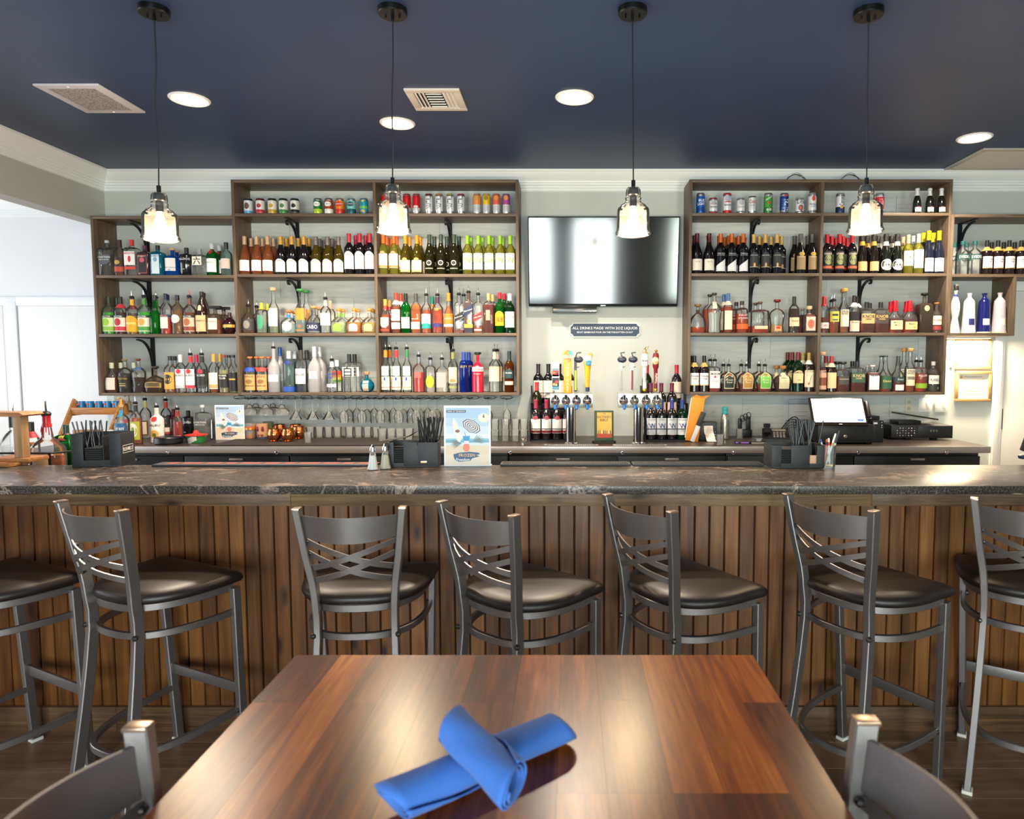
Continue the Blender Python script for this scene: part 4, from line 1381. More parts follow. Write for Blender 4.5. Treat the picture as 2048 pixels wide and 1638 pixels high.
for px, c, wd in ((858, '7a1f38', 'maroon'), (878.5, 'd8862e', 'orange'), (900.5, 'b8b83a', 'lime'), (922, 'b82a4a', 'pink')):
    can(px, wC, zB, 0, 'n', 'slim white can with %s rim' % wd, [(.02, .93, 'e8eaee'), (.92, .98, c)], [('NUTRL', .56, .26, '3a4048', {'rot': 1, 'w': .62})])
for px, c, wd in ((954, 'e8904a', 'orange'), (973, 'e8c21e', 'yellow'), (993, 'e0604a', 'coral'), (1012.5, 'a84a9a', 'purple')):
    can(px, wC, zB, 0, 'n', 'slim silver can with %s upper half' % wd, [(.02, .5, 'c4c7ca'), (.46, .97, c)], [('o', .78, .12, 'c98a3a' if wd != 'yellow' else '8a7a2a', {'ha': .6}), ('HIGH NOON', .42, .05, 'e9e9e9')])
can(1401, wD, zD, 0, 't', 'tall bright blue beer can with white lettering', [(.02, .97, '1560b8'), (.05, .3, '0f4a98')], [('BUD', .63, .13, 'f4f6fa', {'dx': .2}), ('LIGHT', .46, .13, 'f4f6fa')])
can(1426, wD, zD, 0, 's', 'short white beer can with red ribbon', [(.04, .94, 'e6e6e8'), (.03, .1, 'b8252e'), (.9, .97, 'b8252e')], [('Budweiser', .42, .12, '2a2a34', {'sh': .2}), ('o', .66, .14, 'a9acb4', {'ha': .6}), ('o', .6, .03, 'c8252e', {'ha': .9})])
can(1454, wD, zD, 0, 't', 'tall red and white beer can', [(.03, .97, 'e9e9ea'), (.03, .15, 'c81e28'), (.9, .97, 'c81e28')], [('Budweiser', .42, .10, '2a2a34', {'sh': .2}), ('o', .72, .13, '9fb0c0', {'ha': .7}), ('o', .56, .03, 'c8252e', {'ha': .9})])
can(1481, wD, zD, 0, 's', 'short white and grey beer can', [(.03, .97, 'e2e3e4')], [('Budweiser', .42, .11, 'a9adb2', {'sh': .2}), ('o', .68, .15, 'b4b8bc', {'ha': .6})])
can(1504, wD, zD, 0, 'm', 'silver beer can with red script lettering', [(.03, .9, 'd9dade')], [('Coors', .68, .22, 'b8202e', {'sh': .15}), ('LIGHT', .46, .08, '8a8e94')])
can(1536, wD, zD, 0, 't', 'tall green beer can with red star', [(.03, .97, '3f9a3e'), (.06, .3, '1f7a2c')], [('ein', .21, .17, 'f2f4ee'), ('o', .52, .07, 'd0312a', {'ha': .3, 'dx': .5}), ('Heineken', .76, .12, 'dfead8', {'sl': .6})])
can(1568, wD, zD, 0, 't', 'tall dark blue beer can with vertical lettering', [(.03, .97, '12378a')], [('ULTRA', .45, .28, 'e9ecf4', {'rot': 1, 'w': .55, 'dx': .4}), ('Michelob', .45, .2, '8fb0e0', {'rot': 1, 'w': .5, 'dx': -.35, 'sh': .2}), ('o', .86, .06, 'c8303a', {'ha': .35})])
can(1599, wD, zD, 0, 's', 'short white beer can with round hop emblem', [(.03, .97, 'e8e8e6')], [('Lite', .74, .26, '1f2f60'), ('o', .35, .19, '26365f', {'ha': .62}), ('o', .35, .15, 'd8734a', {'ha': .48})])
can(1624, wD, zD, 0, 't', 'tall white beer can with red rosette', [(.03, .97, 'e9e8e4')], [('o', .72, .12, 'd8452a', {'ha': .42}), ('Natural', .46, .1, '3a5a9a'), ('LIGHT', .34, .07, '6a86b8')])
can(1680, 'right bay top shelf', zD, 0, 't', 'tall white and navy beer can with gold crown disc', [(.03, .97, 'e8eaee'), (.03, .32, '1a2a5a')], [('Corona', .62, .24, '1c2650', {'rot': 1, 'w': .5}), ('o', .3, .07, 'e0a83a', {'ha': .4})])
can(1758.5, 'right bay top shelf', zD, 0, 't', 'tall white and red beer can behind pendant', [(.03, .97, 'e6e6e6'), (.2, .8, 'c8303a')], [('STELLA', .5, .2, 'f2e8e4', {'rot': 1, 'w': .45})])
# ---- bay B
bB, bC, bD, bE, bF = (X['B'] + TB, X['bc'] - TB / 2), (X['bc'] + TB / 2, X['C'] - TB), (X['D'] + TB, X['de'] - TB / 2), (X['de'] + TB / 2, X['E'] - TB), (X['E'] + TB, 4.25)
wB2, wC2, wD2, wE2 = 'second bay', 'third bay', 'fourth bay', 'right bay'
def wn(code, what, shape, w, h, gl, capc, lab, txt=(), cap='foil', ch=.22):
    K(code, what, shape, w, h, 2, gl, cap=(cap, capc, ch), labels=lab, texts=txt, nm='wine_bottle', neck=.0145)
wn('rose', 'rose wine bottle with white label', 'burg', 21, 75, 'r', 'c4a27c', [(.09, .37, 1.15, W_)], [('Whispering', .26, .022, 'a9a6b0')])
wn('pino', 'dark red wine bottle with yellow capsule', 'burg', 21, 75, '120d0e', 'c8922e', [(.06, .40, 1.15, 'efece8', '^'), (.335, .35, .5, 'd88a5a')], [('La Crema', .25, .022, '9a969a')])
wn('cgry', 'white wine bottle with grey capsule', 'burg', 20.5, 74, 'Y', '6e6664', [(.06, .40, 1.15, 'efece8', '^'), (.32, .335, .6, '9aa05a')], [('La Crema', .24, .022, '9a969a')])
wn('cabr', 'dark red wine bottle with red capsule', 'bord', 19.5, 80, '120d10', 'a82a3a', [(.13, .56, 1.2, 'efeae8', '^'), (.47, .485, .5, 'd87a5a')], [('La Crema', .38, .022, '9a969a')])
shelf(bB, SZ['B'][1], wB2, [('rose', 1, 490, 516, 538), ('rose', 2, 505, 527, 549), ('pino', 1, 564, 586, 610), ('pino', 2, 575, 599, 620), ('cgry', 1, 634, 657, 679), ('cgry', 2, 641, 666), ('cgry', 3, 650, 672), ('cabr', 1, 700, 721, 741), ('cabr', 2, 716, 731)], 'wine bottle')
K('esp', 'brown tequila bottle with grey skull label and pourer', 'bell', 26, 54, 2, 'u', '8a6a50', .3, ('pour', '-'), [(.10, .52, 1.2, '3a3a3a'), (.16, .46, .5, '8f8a80', 'o')])
K('herr', 'clear ribbed tequila bottle with green oval label', 'shld', 22, 60, 2, 'c', 'dfe4d2', .6, ('foil', 'c9c84a', .22), [(.12, .58, .5, '3fa076', 'o')])
K('corz', 'tall clear tequila bottle with cork and white label', 'tall', 20, 90, 2, 'c', 'cdd6b8', .55, ('wood', 'd3ac86'), [(.15, .54, 1.1, 'ece5df')])
K('donj', 'squat clear tequila bottle with blue neck', 'bell', 33, 46, 2, 'c', 'cfe0de', .4, ('disc', 'cc8248'), [(.08, .50, .6, 'ece6e0', 'o'), (.66, .80, 1.3, '2a8ac8')], [('Don Julio', .34, .06, '6a6a6a', {'sh': .2, 'w': .9})])
K('milag', 'tall clear tequila bottle with orange label', 'tall', 19, 87, 4, 'c', 'cfe0d8', .35, ('disc', '3f9a52'), [(.30, .56, .95, 'd89432'), (.05, .08, .9, 'cf7a34'), (.12, .19, .4, 'b8665a', 'o')])
K('cabo', 'clear tequila bottle with navy label', 'bell', 28, 54, 2, 'c', 'd9dcd8', .3, ('disc', 'd0a06a'), [(.08, .38, 1.3, '1f2a4a')], [('CABO', .23, .14, W_)])
K('casa', 'clear tequila bottle with white label and pourer', 'spir', 21, 68, 2, 'c', 'cfd4d4', .3, ('pour', 'c8b8ae'), [(.22, .58, 1.2, 'ece2da')])
K('casr', 'peach tinted tequila bottle with pink neck', 'spir', 20, 66, 2, 'c', 'd8a878', .5, ('foil', 'e0b4a0', .25), [(.22, .56, 1.2, 'e8cdb8')])
def pat(code, what, liq, lab, rib):
    K(code, what, 'bell', 30, 48, 4, 'c', liq, .45, ('ball', 'd08a3c'), [(.08, .40, .55, lab, '^')] + ([(.70, .86, 1.2, rib)] if rib else []))
pat('patg', 'squat tequila bottle with ball cork and lime ribbon', 'dfe4c8', '8fc84a', '86d04a')
pat('pata', 'squat amber tequila bottle with ball cork and tag', 'c88a2c', 'efe2d0', None)
pat('patr', 'squat pale gold tequila bottle with ball cork', 'd3b258', 'c9b880', None)
shelf(bB, SZ['B'][2], wB2, [('esp', 1, 494), ('esp', 2, 510), ('herr', 1, 522), ('herr', 2, 533), ('corz', 1, 546), ('donj', 1, 576), ('donj', 2, 588), ('milag', 1, 601), ('milag', 2, 610), ('cabo', 1, 626), ('cabo', 2, 636), ('casa', 1, 649), ('casr', 2, 660), ('patg', 1, 678), ('patg', 2, 689), ('pata', 1, 709), ('pata', 2, 719), ('patr', 1, 734), ('patr', 2, 744)])
def tito(code, what, neckc):
    K(code, what, 'spir', 22, 71, 2, 'c', None, cap=('cork', 'e8804a'), labels=[(.06, .50, 1.2, 'd8a465'), (.58, .70, 1.2, neckc, '^'), (.24, .36, .62, '9a6a3c', 'o')], texts=[("TITO'S", .44, .055, '4a3018'), ('Handmade', .19, .05, '5a3a1c', {'sh': .2})])
tito('titb', 'clear vodka bottle with kraft label and blue collar', '2f52b4')
tito('titr', 'clear vodka bottle with kraft label and red collar', 'c8433a')
K('belv', 'frosted vodka bottle with blue tree band and pourer', 'tall', 23, 88, 2, 'f', None, cap=('pour', '-', 'ece8e6'), labels=[(.24, .40, 1.1, 'c9c9da')])
K('belb', 'frosted vodka bottle with blue cap', 'tall', 22, 90, 2, 'f', None, cap=('foil', '2a5aa4', .2), labels=[(.24, .40, 1.1, 'c9c9da')])
K('ciro', 'clear vodka bottle with blue base and silver cap', 'shld', 24, 82, 2, 'T', None, cap=('screw', 'c9cdd2', .06), labels=[(.01, .14, 1.45, '2450a8'), (.66, .78, .4, '233a86', 'o')], texts=[('CIROC', .72, .05, '3a4a80', {'dx': .6, 'w': .8})])
K('kete', 'clear vodka bottle with pale label and dark cap', 'shld', 23, 84, 2, 'c', None, cap=('screw', '3a342c', .075), labels=[(.20, .56, 1.1, 'e6d6d2')], texts=[('KETEL ONE', .42, .04, '6a2430')])
K('effe', 'frosted white vodka bottle with blue neck label', 'tall', 22, 91, 4, 'f', None, cap=('foil', 'd4dae2', .22), labels=[(.30, .46, .7, 'dcdedd'), (.80, .98, .5, '3f6aa8')])
K('abso', 'clear vodka bottle with blue printed lettering', 'spir', 21, 64, 2, 'c', None, cap=('pour', 'd9dcdc'), labels=[(.16, .26, 1.1, 'e8d4cc')], texts=[('ABSOLUT', .56, .075, '2f52a8'), ('VODKA', .46, .075, '2f52a8'), ('VODKA', .21, .03, '2f52a8')])
K('absr', 'clear vodka bottle with rainbow band', 'spir', 21, 64, 2, 'c', None, cap=('screw', 'e6e6e8', .05), labels=[(.54, .66, 1.2, 'd8452a'), (.46, .54, 1.2, 'e88a2a'), (.38, .46, 1.2, 'ecd23a'), (.30, .38, 1.2, '5f9a3a')])
K('haku', 'clear vodka bottle with black character on white label', 'shld', 25, 76, 5, 'c', None, cap=('screw', '1c1c20', .085), labels=[(.42, .66, .92, 'ecdfd8')], texts=[('白', .54, .20, '1a1a1a')])
K('blub', 'teal ball shaped bottle with cork and hanging tag', 'ball', 29, 41, 2, 't', None, cap=('wood', 'b98a68'), labels=[(.06, .56, .42, 'e2c4ae')])
shelf(bB, SZ['B'][3], wB2, [('titb', 1, 495), ('titr', 1, 519), ('titr', 2, 508), ('titr', 2, 532), ('belv', 1, 543), ('belb', 2, 555), ('ciro', 1, 573.5), ('ciro', 2, 584), ('kete', 1, 598), ('kete', 2, 609), ('effe', 1, 625), ('effe', 2, 636), ('abso', 1, 660), ('absr', 2, 670), ('haku', 1, 695), ('haku', 2, 706), ('blub', 1, 730)])
# ---- bay C
wn('zinw', 'pale white wine bottle with orange capsule', 'bord', 18.5, 78, 'y', 'd8692c', [(.16, .52, 1.15, 'ece8e0'), (.17, .22, 1.15, 'e08a3a'), (.50, .58, .5, 'e0906a', 'o')])
wn('char', 'olive white wine bottle with yellow capsule', 'burg', 21, 77, 'Y', 'd8902a', [(.06, .36, 1.1, 'efe8e0'), (.07, .11, 1.1, 'e6b04a'), (.34, .42, .45, 'e6ac5a', 'o')])
wn('kj', 'dark olive wine bottle with green capsule and white seal', 'burg', 20.5, 78, 'o', '3c4a40', [(.22, .35, .5, 'e4e4dc', 'o'), (.24, .33, .38, '2a2a1c', 'o'), (.13, .16, .8, '8a8a76')])
wn('wood', 'pale white wine bottle with lime capsule and stripes', 'bord', 19.5, 76, 'y', '8fc032', [(.12, .54, 1.15, 'eeeeea')], [('WOODBRIDGE', .50, .026, '6a6a60'), ('W', .36, .14, '8fa82e', {'sh': -.2})])
shelf(bC, SZ['C'][1], wC2, [('zinw', 1, 768, 789), ('zinw', 2, 775, 795), ('zinw', 3, 784), ('char', 1, 812, 835), ('char', 2, 821, 841), ('kj', 1, 860, 883, 909), ('kj', 2, 870, 895, 919), ('wood', 1, 936, 957.5, 979, 1001, 1021), ('wood', 2, 943, 966, 986, 1007)], 'wine bottle')
K('chiv', 'amber scotch bottle with ornate white label', 'bell', 21, 67, 2, 'c', '8a3f12', .55, ('band', 'c89a4a', '8a1f22'), [(.16, .46, .9, 'e8ddd0', 'v'), (.06, .12, 1, 'c8452c')], [('CHIVAS', .38, .04, 'a8382c')])
K('dewa', 'amber scotch bottle with two white labels', 'spir', 19, 80, 2, 'c', '7a3a14', .66, ('band', 'a8402a', 'd8d0c8'), [(.30, .58, 1.15, 'eee4da'), (.10, .26, 1.15, 'eee4da')], [('DEWARS', .49, .035, '8a7a6a')])
K('gfid', 'green scotch bottle with white label', 'spir', 19, 78, 3, 'g', '126a24', .7, ('foil', '20241f', .2), [(.12, .40, 1.0, 'ece8de')], [('Glenfiddich', .34, .03, '6a6a60')])
K('gfia', 'amber scotch bottle with low white label', 'spir', 20, 78, 3, 'c', 'b8671c', .74, ('foil', '4a4a46', .2), [(.10, .28, 1.0, 'e9d8c4')], [('Glenfiddich', .36, .03, 'e8dcc0')])
K('gliv', 'amber scotch bottle with white and teal label', 'spir', 20, 75, 2, 'c', '9a4a16', .6, ('pour', '-'), [(.22, .50, 1.1, 'ece6de'), (.12, .26, 1.1, '1f9a92', '^')], [('GLENLIVET', .43, .035, '6a6a6a'), ('12', .36, .04, '6a6a6a')])
K('gliw', 'amber scotch bottle with teal cap', 'spir', 19, 74, 2, 'c', 'c88a3a', .8, ('foil', '1f7a66', .2), [(.12, .48, 1.1, 'ece6de')])
K('gpur', 'amber scotch bottle with purple label and pourer', 'spir', 22, 75, 2, 'c', '8a3a14', .62, ('pour', '4a2a40'), [(.16, .26, 1.1, '3a3070', '^'), (.58, .66, .4, 'd8863a', 'o')])
K('gmor', 'amber scotch bottle with orange label and cap', 'long', 20, 79, 2, 'c', 'b86418', .68, ('foil', 'ef8a2a', .2), [(.16, .48, 1.1, 'ea7f2a'), (.16, .22, 1.1, 'f2ead8')], [('THE ORIGINAL', .36, .03, 'fff0d8')])
def jw(code, what, sash, liq, fill, more=()):
    K(code, what, 'shld', 18, 76, 7, 'c', liq, fill, ('pour', '-'), [(.34, .50, .95, sash, '/')] + list(more), [('RED LABEL' if 'red' in what else 'BLACK LABEL', .42, .03, W_, {'sl': .33})] if 'sash' in what else ())
jw('jwk', 'square clear scotch bottle with black sash', '1b1b1e', '8a4a3a', .08, [(.12, .30, .35, 'd9d2cc', '^')])
jw('jwr', 'square clear scotch bottle with red sash', 'c0282c', 'a85a24', .2, [(.06, .10, .8, 'ecdcc4'), (.14, .30, .2, 'ecdcc4', '^')])
K('jwb', 'square dark blue and gold scotch bottle', 'shld', 18, 80, 7, '5a4a42', cap=('pour', '-'), labels=[(.02, .12, .95, '1c2236'), (.13, .22, .95, 'e0b23a'), (.46, .66, .95, '27304f', '/'), (.24, .34, .3, 'c9a24a', 'o')], texts=[('Blue Label', .56, .035, W_, {'sl': .33})])
K('whit', 'dark amber square whisky bottle with gold cap', 'shld', 21, 78, 7, 'c', '5a1c0a', .72, ('foil', 'd2ae74', .17), [(.32, .58, .4, 'a89a80')])
K('jb', 'green scotch bottle with yellow label and red cap', 'spir', 19, 80, 2, 'g', '0f5a24', .7, ('foil', 'c82430', .15), [(.18, .54, 1.1, 'f0cf1e', '^')], [('J&B', .34, .13, 'd8402a')])
K('laph', 'dark green scotch bottle with white label and cap', 'spir', 20, 78, 2, 'G', None, cap=('screw', 'eceae8', .055), labels=[(.14, .54, 1.15, 'eae6de')], texts=[('LAPHROAIG', .41, .032, '5a6a5a'), ('10', .29, .05, '5a6a5a')])
shelf(bC, SZ['C'][2], wC2, [('chiv', 1, 769), ('chiv', 2, 778), ('dewa', 1, 791.5), ('dewa', 2, 801), ('gfid', 1, 811), ('gfia', 1, 831.5), ('gliv', 1, 852), ('gliw', 2, 864), ('gpur', 1, 874.5), ('gmor', 1, 897), ('jwk', 1, 917.5), ('jwk', 2, 927), ('jwb', 1, 937), ('jwr', 1, 956), ('whit', 1, 977), ('whit', 2, 985), ('jb', 1, 999), ('jb', 2, 1008), ('laph', 1, 1019)])
def gg(code, what, neckc, strip):
    K(code, what, 'tall', 18.5, 87, 2, 'c', None, cap=('pour', neckc), labels=[(.06, .36, 1.15, 'eadcc0'), (.105, .12, 1.15, strip), (.27, .35, .18, '3a4aa8', '^'), (.38, .60, .9, 'c4cfc8')], texts=[('GREY GOOSE', .22, .02, '6a6a90')])
gg('ggo', 'tall clear vodka bottle with orange neck', 'e88a2a', 'c8604a')
gg('ggr', 'tall clear vodka bottle with red neck', 'd8303a', 'd8303a')
gg('ggg', 'tall clear vodka bottle with green neck', '3a7a4a', '6a8a3a')
K('eddy', 'clear vodka bottle with red liquid and pourer', 'spir', 24, 72, 2, 'c', 'd83a30', .56, ('pour', '-'), [(.40, .56, .6, 'd8625a')])
K('flor', 'clear vodka bottle with yellow disc label', 'shld', 21, 66, 2, 'c', 'dcd8d0', .3, ('pour', '-'), [(.14, .50, .85, 'f0cf2a', 'o')])
K('priz', 'clear vodka bottle with grey label', 'spir', 24, 66, 4, 'c', 'e0d6cc', .3, ('pour', '-'), [(.14, .60, .8, 'a9a2a0')])
K('kbot', 'clear vodka bottle with peach botanical label', 'spir', 19, 83, 2, 'c', 'd8d6d4', .3, ('pour', '8a8a4a'), [(.22, .60, 1.1, 'eccab0'), (.10, .15, 1, '9aa05a'), (.24, .32, .6, 'e0824a', 'o')])
K('skyy', 'cobalt blue vodka bottle with gold lettering', 'shld', 17.5, 80, 2, 'b', None, cap=('screw', '1c40a0', .10), labels=(), texts=[('SKYY', .64, .055, 'd8b04a')])
K('sved', 'bright red vodka bottle with white band', 'spir', 23, 80, 2, 'c41a34', None, cap=('disc', '1d1d20'), labels=[(.52, .63, 1.45, 'efe9e6')], texts=[('SVEDKA', .575, .065, 'c8253a', {'w': 2.3}), ('RASPBERRY', .46, .025, 'f0c8cc')])
K('clem', 'clear vodka bottle with peach floral label', 'spir', 23, 83, 2, 'c', 'd8dcd8', .25, ('pour', 'd8c0b0'), [(.26, .58, 1.1, 'e6cbb0'), (.56, .62, 1.1, 'd8c89a')])
K('prop', 'brown whiskey bottle with dark teal label', 'spir', 19, 82, 2, 'a', '5a2208', .68, ('foil', '22302f', .24), [(.34, .56, 1.1, '25434a', '^'), (.18, .27, 1.1, 'e2c4b4')], [('PROPER', .47, .035, W_)])
shelf(bC, SZ['C'][3], wC2, [('ggo', 1, 768.5), ('ggo', 2, 777), ('ggr', 1, 790), ('ggg', 1, 811.5), ('eddy', 1, 835), ('flor', 1, 858.5), ('priz', 1, 882), ('kbot', 1, 904), ('skyy', 1, 926), ('skyy', 2, 936), ('sved', 1, 954), ('clem', 1, 988), ('clem', 2, 993), ('prop', 1, 1017.5)])
# ---- bay D
wn('meio', 'dark pinot bottle with maroon capsule and cream label', 'burg', 21.5, 79, '110d10', '5a1c24', [(.08, .36, 1.1, 'e6e0d2')], [('MEIOMI', .29, .025, 'a49c8c')])
wn('terr', 'dark wine bottle with orange capsule and slanted label', 'bord', 19.5, 78, '131014', 'c8652a', [(.06, .38, 1.1, 'e9e8ec', 'd')], [('TERRAZAS', .50, .03, 'd0d0d4'), ('DE LOS ANDES', .46, .022, 'd0d0d4')])
wn('mond', 'dark wine bottle with gold capsule and black label', 'bord', 19, 77, '101116', 'c8a458', [(.16, .54, 1.1, '26272b', '^'), (.16, .17, 1.1, 'cfcabb'), (.17, .27, .2, 'd8a45a', '^')], [('ROBERT MONDAVI', .46, .022, 'c9c9cc')])
wn('caym', 'dark wine bottle with gold parchment label', 'burg', 21, 78, '120f10', '5e5654', [(.10, .44, 1.0, '9a8258'), (.44, .54, .6, 'b8983a', 'o')], [('Caymus', .42, .035, 'e8dcb8', {'sh': .2})])
shelf(bD, SZ['D'][1], wD2, [('meio', 1, 1393, 1417), ('meio', 2, 1384, 1424), ('terr', 1, 1440, 1462, 1485), ('terr', 2, 1432, 1453, 1475), ('terr', 3, 1448, 1469, 1493), ('mond', 1, 1506, 1529, 1552), ('mond', 2, 1517, 1540, 1561), ('mond', 3, 1500, 1524), ('caym', 1, 1599, 1622), ('caym', 2, 1587, 1613)], 'wine bottle')
K('xr', 'faceted squat whisky bottle with brown neck', 'bell', 32, 57, 2, 'c', '8a3410', .2, ('disc', '8a6a34'), [(.66, .80, 1.3, '4a1a1a')])
K('angl', 'clear curved bourbon bottle with paper tag', 'vase', 28, 79, 2.6, 'c', 'cfd8d4', .5, ('cork', '3a3634'), [(.60, .78, .45, 'ecdcc8')])
K('ange', 'amber curved bourbon bottle', 'vase', 28, 78, 2.6, 'c', '9a4a1c', .62, ('cork', '3a3634'), ())
K('basi', 'amber bourbon bottle with cream bib label and blue cap', 'spir', 19, 78, 2, 'c', '7a3412', .66, ('band', '3f6ea4', 'ecdcc8'), [(.08, .56, .9, 'efdcc8')])
K('bull2', 'oval bourbon bottle with orange strip label', 'shld', 25, 63, 2, 'c', '9a3c10', .6, ('screw', '3a302a', .03), [(.12, .28, 1.2, 'e8622a')], [('BULLEIT', .56, .06, 'e8e0d8'), ('BOURBON', .46, .05, 'e8e0d8')])
K('wood2', 'wide rounded bourbon bottle with narrow label', 'shld', 36, 62, 2.6, 'c', '8a3410', .22, ('cork', '6a5240'), [(.12, .22, .8, 'e2cfae')])
K('elij', 'rounded bourbon bottle with red stopper', 'vase', 30, 66, 2.4, 'c', 'cfa46a', .25, ('disc', '6e2018'), [(.06, .20, .5, 'e0a468'), (.12, .19, .32, 'c23428')])
K('dick', 'dark whisky bottle with cream label and black cap', 'spir', 21, 72, 2, 'c', '2a1208', .66, ('foil', '2e2e30', .26), [(.18, .42, 1.1, 'eed8a8')], [('Dickel', .33, .05, '6a4a2a')])
K('fewb', 'square whiskey bottle with pink label and cork', 'shld', 24, 53, 8, 'c', '4a2c22', .7, ('wood', 'e2c29a'), [(.08, .72, .8, 'e8bfae'), (.16, .50, .55, 'd8685a', 'o')], [('FEW', .62, .09, '8a3a34')])
K('fewc', 'brown whiskey bottle with clear stopper', 'shld', 23, 50, 8, 'c', '5a2410', .68, ('cork', 'a89088'), ())
shelf(bD, SZ['D'][2], wD2, [('xr', 1, 1396), ('angl', 1, 1429), ('ange', 2, 1420), ('basi', 1, 1457), ('basi', 2, 1448), ('bull2', 1, 1484.5), ('bull2', 2, 1474), ('wood2', 1, 1521), ('wood2', 2, 1513), ('elij', 1, 1555), ('dick', 1, 1589), ('fewc', 2, 1606), ('fewb', 1, 1620)])
def ccb(h=72):
    return dict(cap=('band', '191718', 'c9a45a'), labels=[(.18, .52, 1.15, 'ece6e6'), (.175, .195, 1.15, 'c9a24a')], texts=[('Canadian', .44, .045, '5a4a50', {'sh': .25}), ('Club', .37, .045, '5a4a50', {'sh': .25})])
K('cc', 'dark whisky bottle with white script label', 'spir', 19.5, 72, 2, '1c1010', **ccb())
K('beam', 'amber bourbon bottle with white label and pourer', 'shld', 21.5, 62, 6, 'c', '7a2c0e', .5, ('pour', '-'), [(.12, .66, .95, 'efe6e4'), (.44, .52, .2, 'c8322c', 'o')], [('JIM BEAM', .58, .07, '3a2a28'), ('BOURBON', .34, .03, '8a7a76')])
def crw(code, what, inner, liq, cap=('pour', '-'), gl='c', fill=.3):
    K(code, what, 'crown', 36, 52, 2, gl, liq, fill, cap, [(.12, .74, .60, 'e4d8b0', '^'), (.15, .71, .53, inner, '^'), (.60, .68, .2, 'c8603a', 'o')], [('Crown', .46, .06, 'e8e0c0', {'w': .9}), ('Royal', .37, .06, 'e8e0c0', {'w': .9})], neck=.014)
crw('crk', 'round crystal whisky bottle with black shield label', '26302a', '3a1c14')
crw('crg', 'round crystal whisky bottle with gold shield label', 'b98a40', '5a2414')
crw('cra', 'round crystal whisky bottle with apple green label', '6fc04a', '6a2c14')
crw('cro', 'round dark whisky bottle with wooden stopper', 'd8cca0', '3a1208', ('wood', 'b0793c'), 'c', .66)
K('jame', 'green whiskey bottle with cream label and maroon cap', 'spir', 22, 79, 2, 'G', None, cap=('foil', '6e1a28', .2), labels=[(.22, .54, 1.1, 'e6d2a0', '^')], texts=[('JAMESON', .49, .05, '5a3a24', {'w': 2.0}), ('IRISH', .3, .025, '8a6a44')])
K('seag', 'dark whiskey bottle with red seven label', 'spir', 21, 78, 2, '231511', None, cap=('band', 'a8904a', 'eadfcc'), labels=[(.12, .55, 1.15, 'e8d9bc')], texts=[('SEAGRAMS', .52, .03, '5a4a3a'), ('7', .32, .27, 'd0302c')])
shelf(bD, SZ['D'][3], wD2, [('cc', 1, 1387, 1408), ('cc', 2, 1381), ('beam', 1, 1431.5), ('beam', 2, 1423), ('crk', 1, 1463), ('crk', 2, 1453), ('crg', 1, 1498), ('crg', 2, 1489), ('cra', 1, 1533), ('cra', 2, 1523), ('cro', 1, 1567), ('cro', 2, 1557), ('jame', 1, 1593), ('jame', 2, 1585), ('jame', 3, 1579), ('seag', 1, 1616), ('seag', 2, 1607), ('seag', 3, 1601)])
# ---- bay E
K('spl', 'small sparkling wine bottle with white foil', 'champ', 15.5, 49, 2, '141410', cap=('foil', 'e4e4e8', .30), labels=[(.06, .24, .9, 'ece6e2'), (.22, .27, .3, 'a83a44', 'o')], nm='wine_bottle', neck=.012)
shelf(bE, SZ['E'][0], 'right bay top shelf', [('spl', 1, 1828, 1853, 1876)], 'wine bottle')
wn('bona', 'dark wine bottle with red capsule and round landscape label', 'bord', 19, 77, '130d0f', 'b01f2c', [(.10, .56, 1.15, '1c1a1a'), (.22, .48, .75, '8a8f5e', 'o'), (.13, .19, 1.1, 'd8603a')], [('BONANZA', .50, .05, 'e6d8c0')])
wn('spko', 'sparkling wine bottle with orange label', 'champ', 19.5, 78, '15110c', '2c2826', [(.07, .30, 1.1, 'ecb474')], (), 'band', 'd89a3a')
wn('cook', 'sparkling wine bottle with oval white label', 'champ', 22, 78, '12160f', '2a2523', [(.08, .36, 1.1, 'e6e2d2', 'o')], [('Cooks', .22, .05, '5a5a50', {'sh': .25})], 'band', 'e0d8c4')
wn('sant', 'pale white wine bottle with pink capsule', 'bord', 20, 76, 'y', 'd6a68a', [(.20, .58, 1.15, 'ece0de'), (.40, .46, .18, 'd8604a', 'o')])
wn('ruff', 'pale white wine bottle with grey green capsule', 'bord', 20, 78, 'y', 'b4c4bc', [(.14, .60, 1.15, 'ecebe8')])
wn('yelw', 'navy wine bottle with yellow capsule and label', 'burg', 20, 84, '1a1c2c', 'e8cc12', [(.05, .36, 1.1, 'e8dccc'), (.05, .36, .0, 'e8c23a')], ())
shelf(bE, SZ['E'][1], wE2, [('bona', 1, 1652, 1676.5, 1702), ('bona', 2, 1661, 1684), ('bona', 3, 1669, 1692), ('spko', 1, 1722, 1745), ('spko', 2, 1731), ('cook', 1, 1769, 1793), ('cook', 2, 1780, 1753), ('sant', 1, 1815), ('sant', 2, 1804), ('ruff', 1, 1838), ('ruff', 2, 1826), ('yelw', 1, 1861, 1880), ('yelw', 2, 1844, 1866)], 'wine bottle')
K('old', 'whiskey bottle with long red capsule', 'spir', 19, 72, 2, 'c', '5a1c0c', .42, ('foil', 'b8202a', .26), [(.12, .28, 1.1, 'ecdcd0')], [('100', .2, .06, 'a8342c')])
K('mell', 'bourbon bottle with yellow block print label', 'shld', 21, 64, 2, 'c', '7a3a14', .6, ('pour', '-'), [(.34, .66, 1.0, 'c9c04a'), (.52, .58, .6, '2a2a2c'), (.38, .42, .5, '3a4a6a')])
K('high', 'tall whiskey bottle with ball cork and cream label', 'tall', 19, 88, 2, 'c', '9a6a44', .2, ('wood', 'd8a04e'), [(.14, .52, 1.05, 'e6d8bc')], [('HIGH', .48, .05, '3a342c'), ('WEST', .425, .05, '3a342c')])
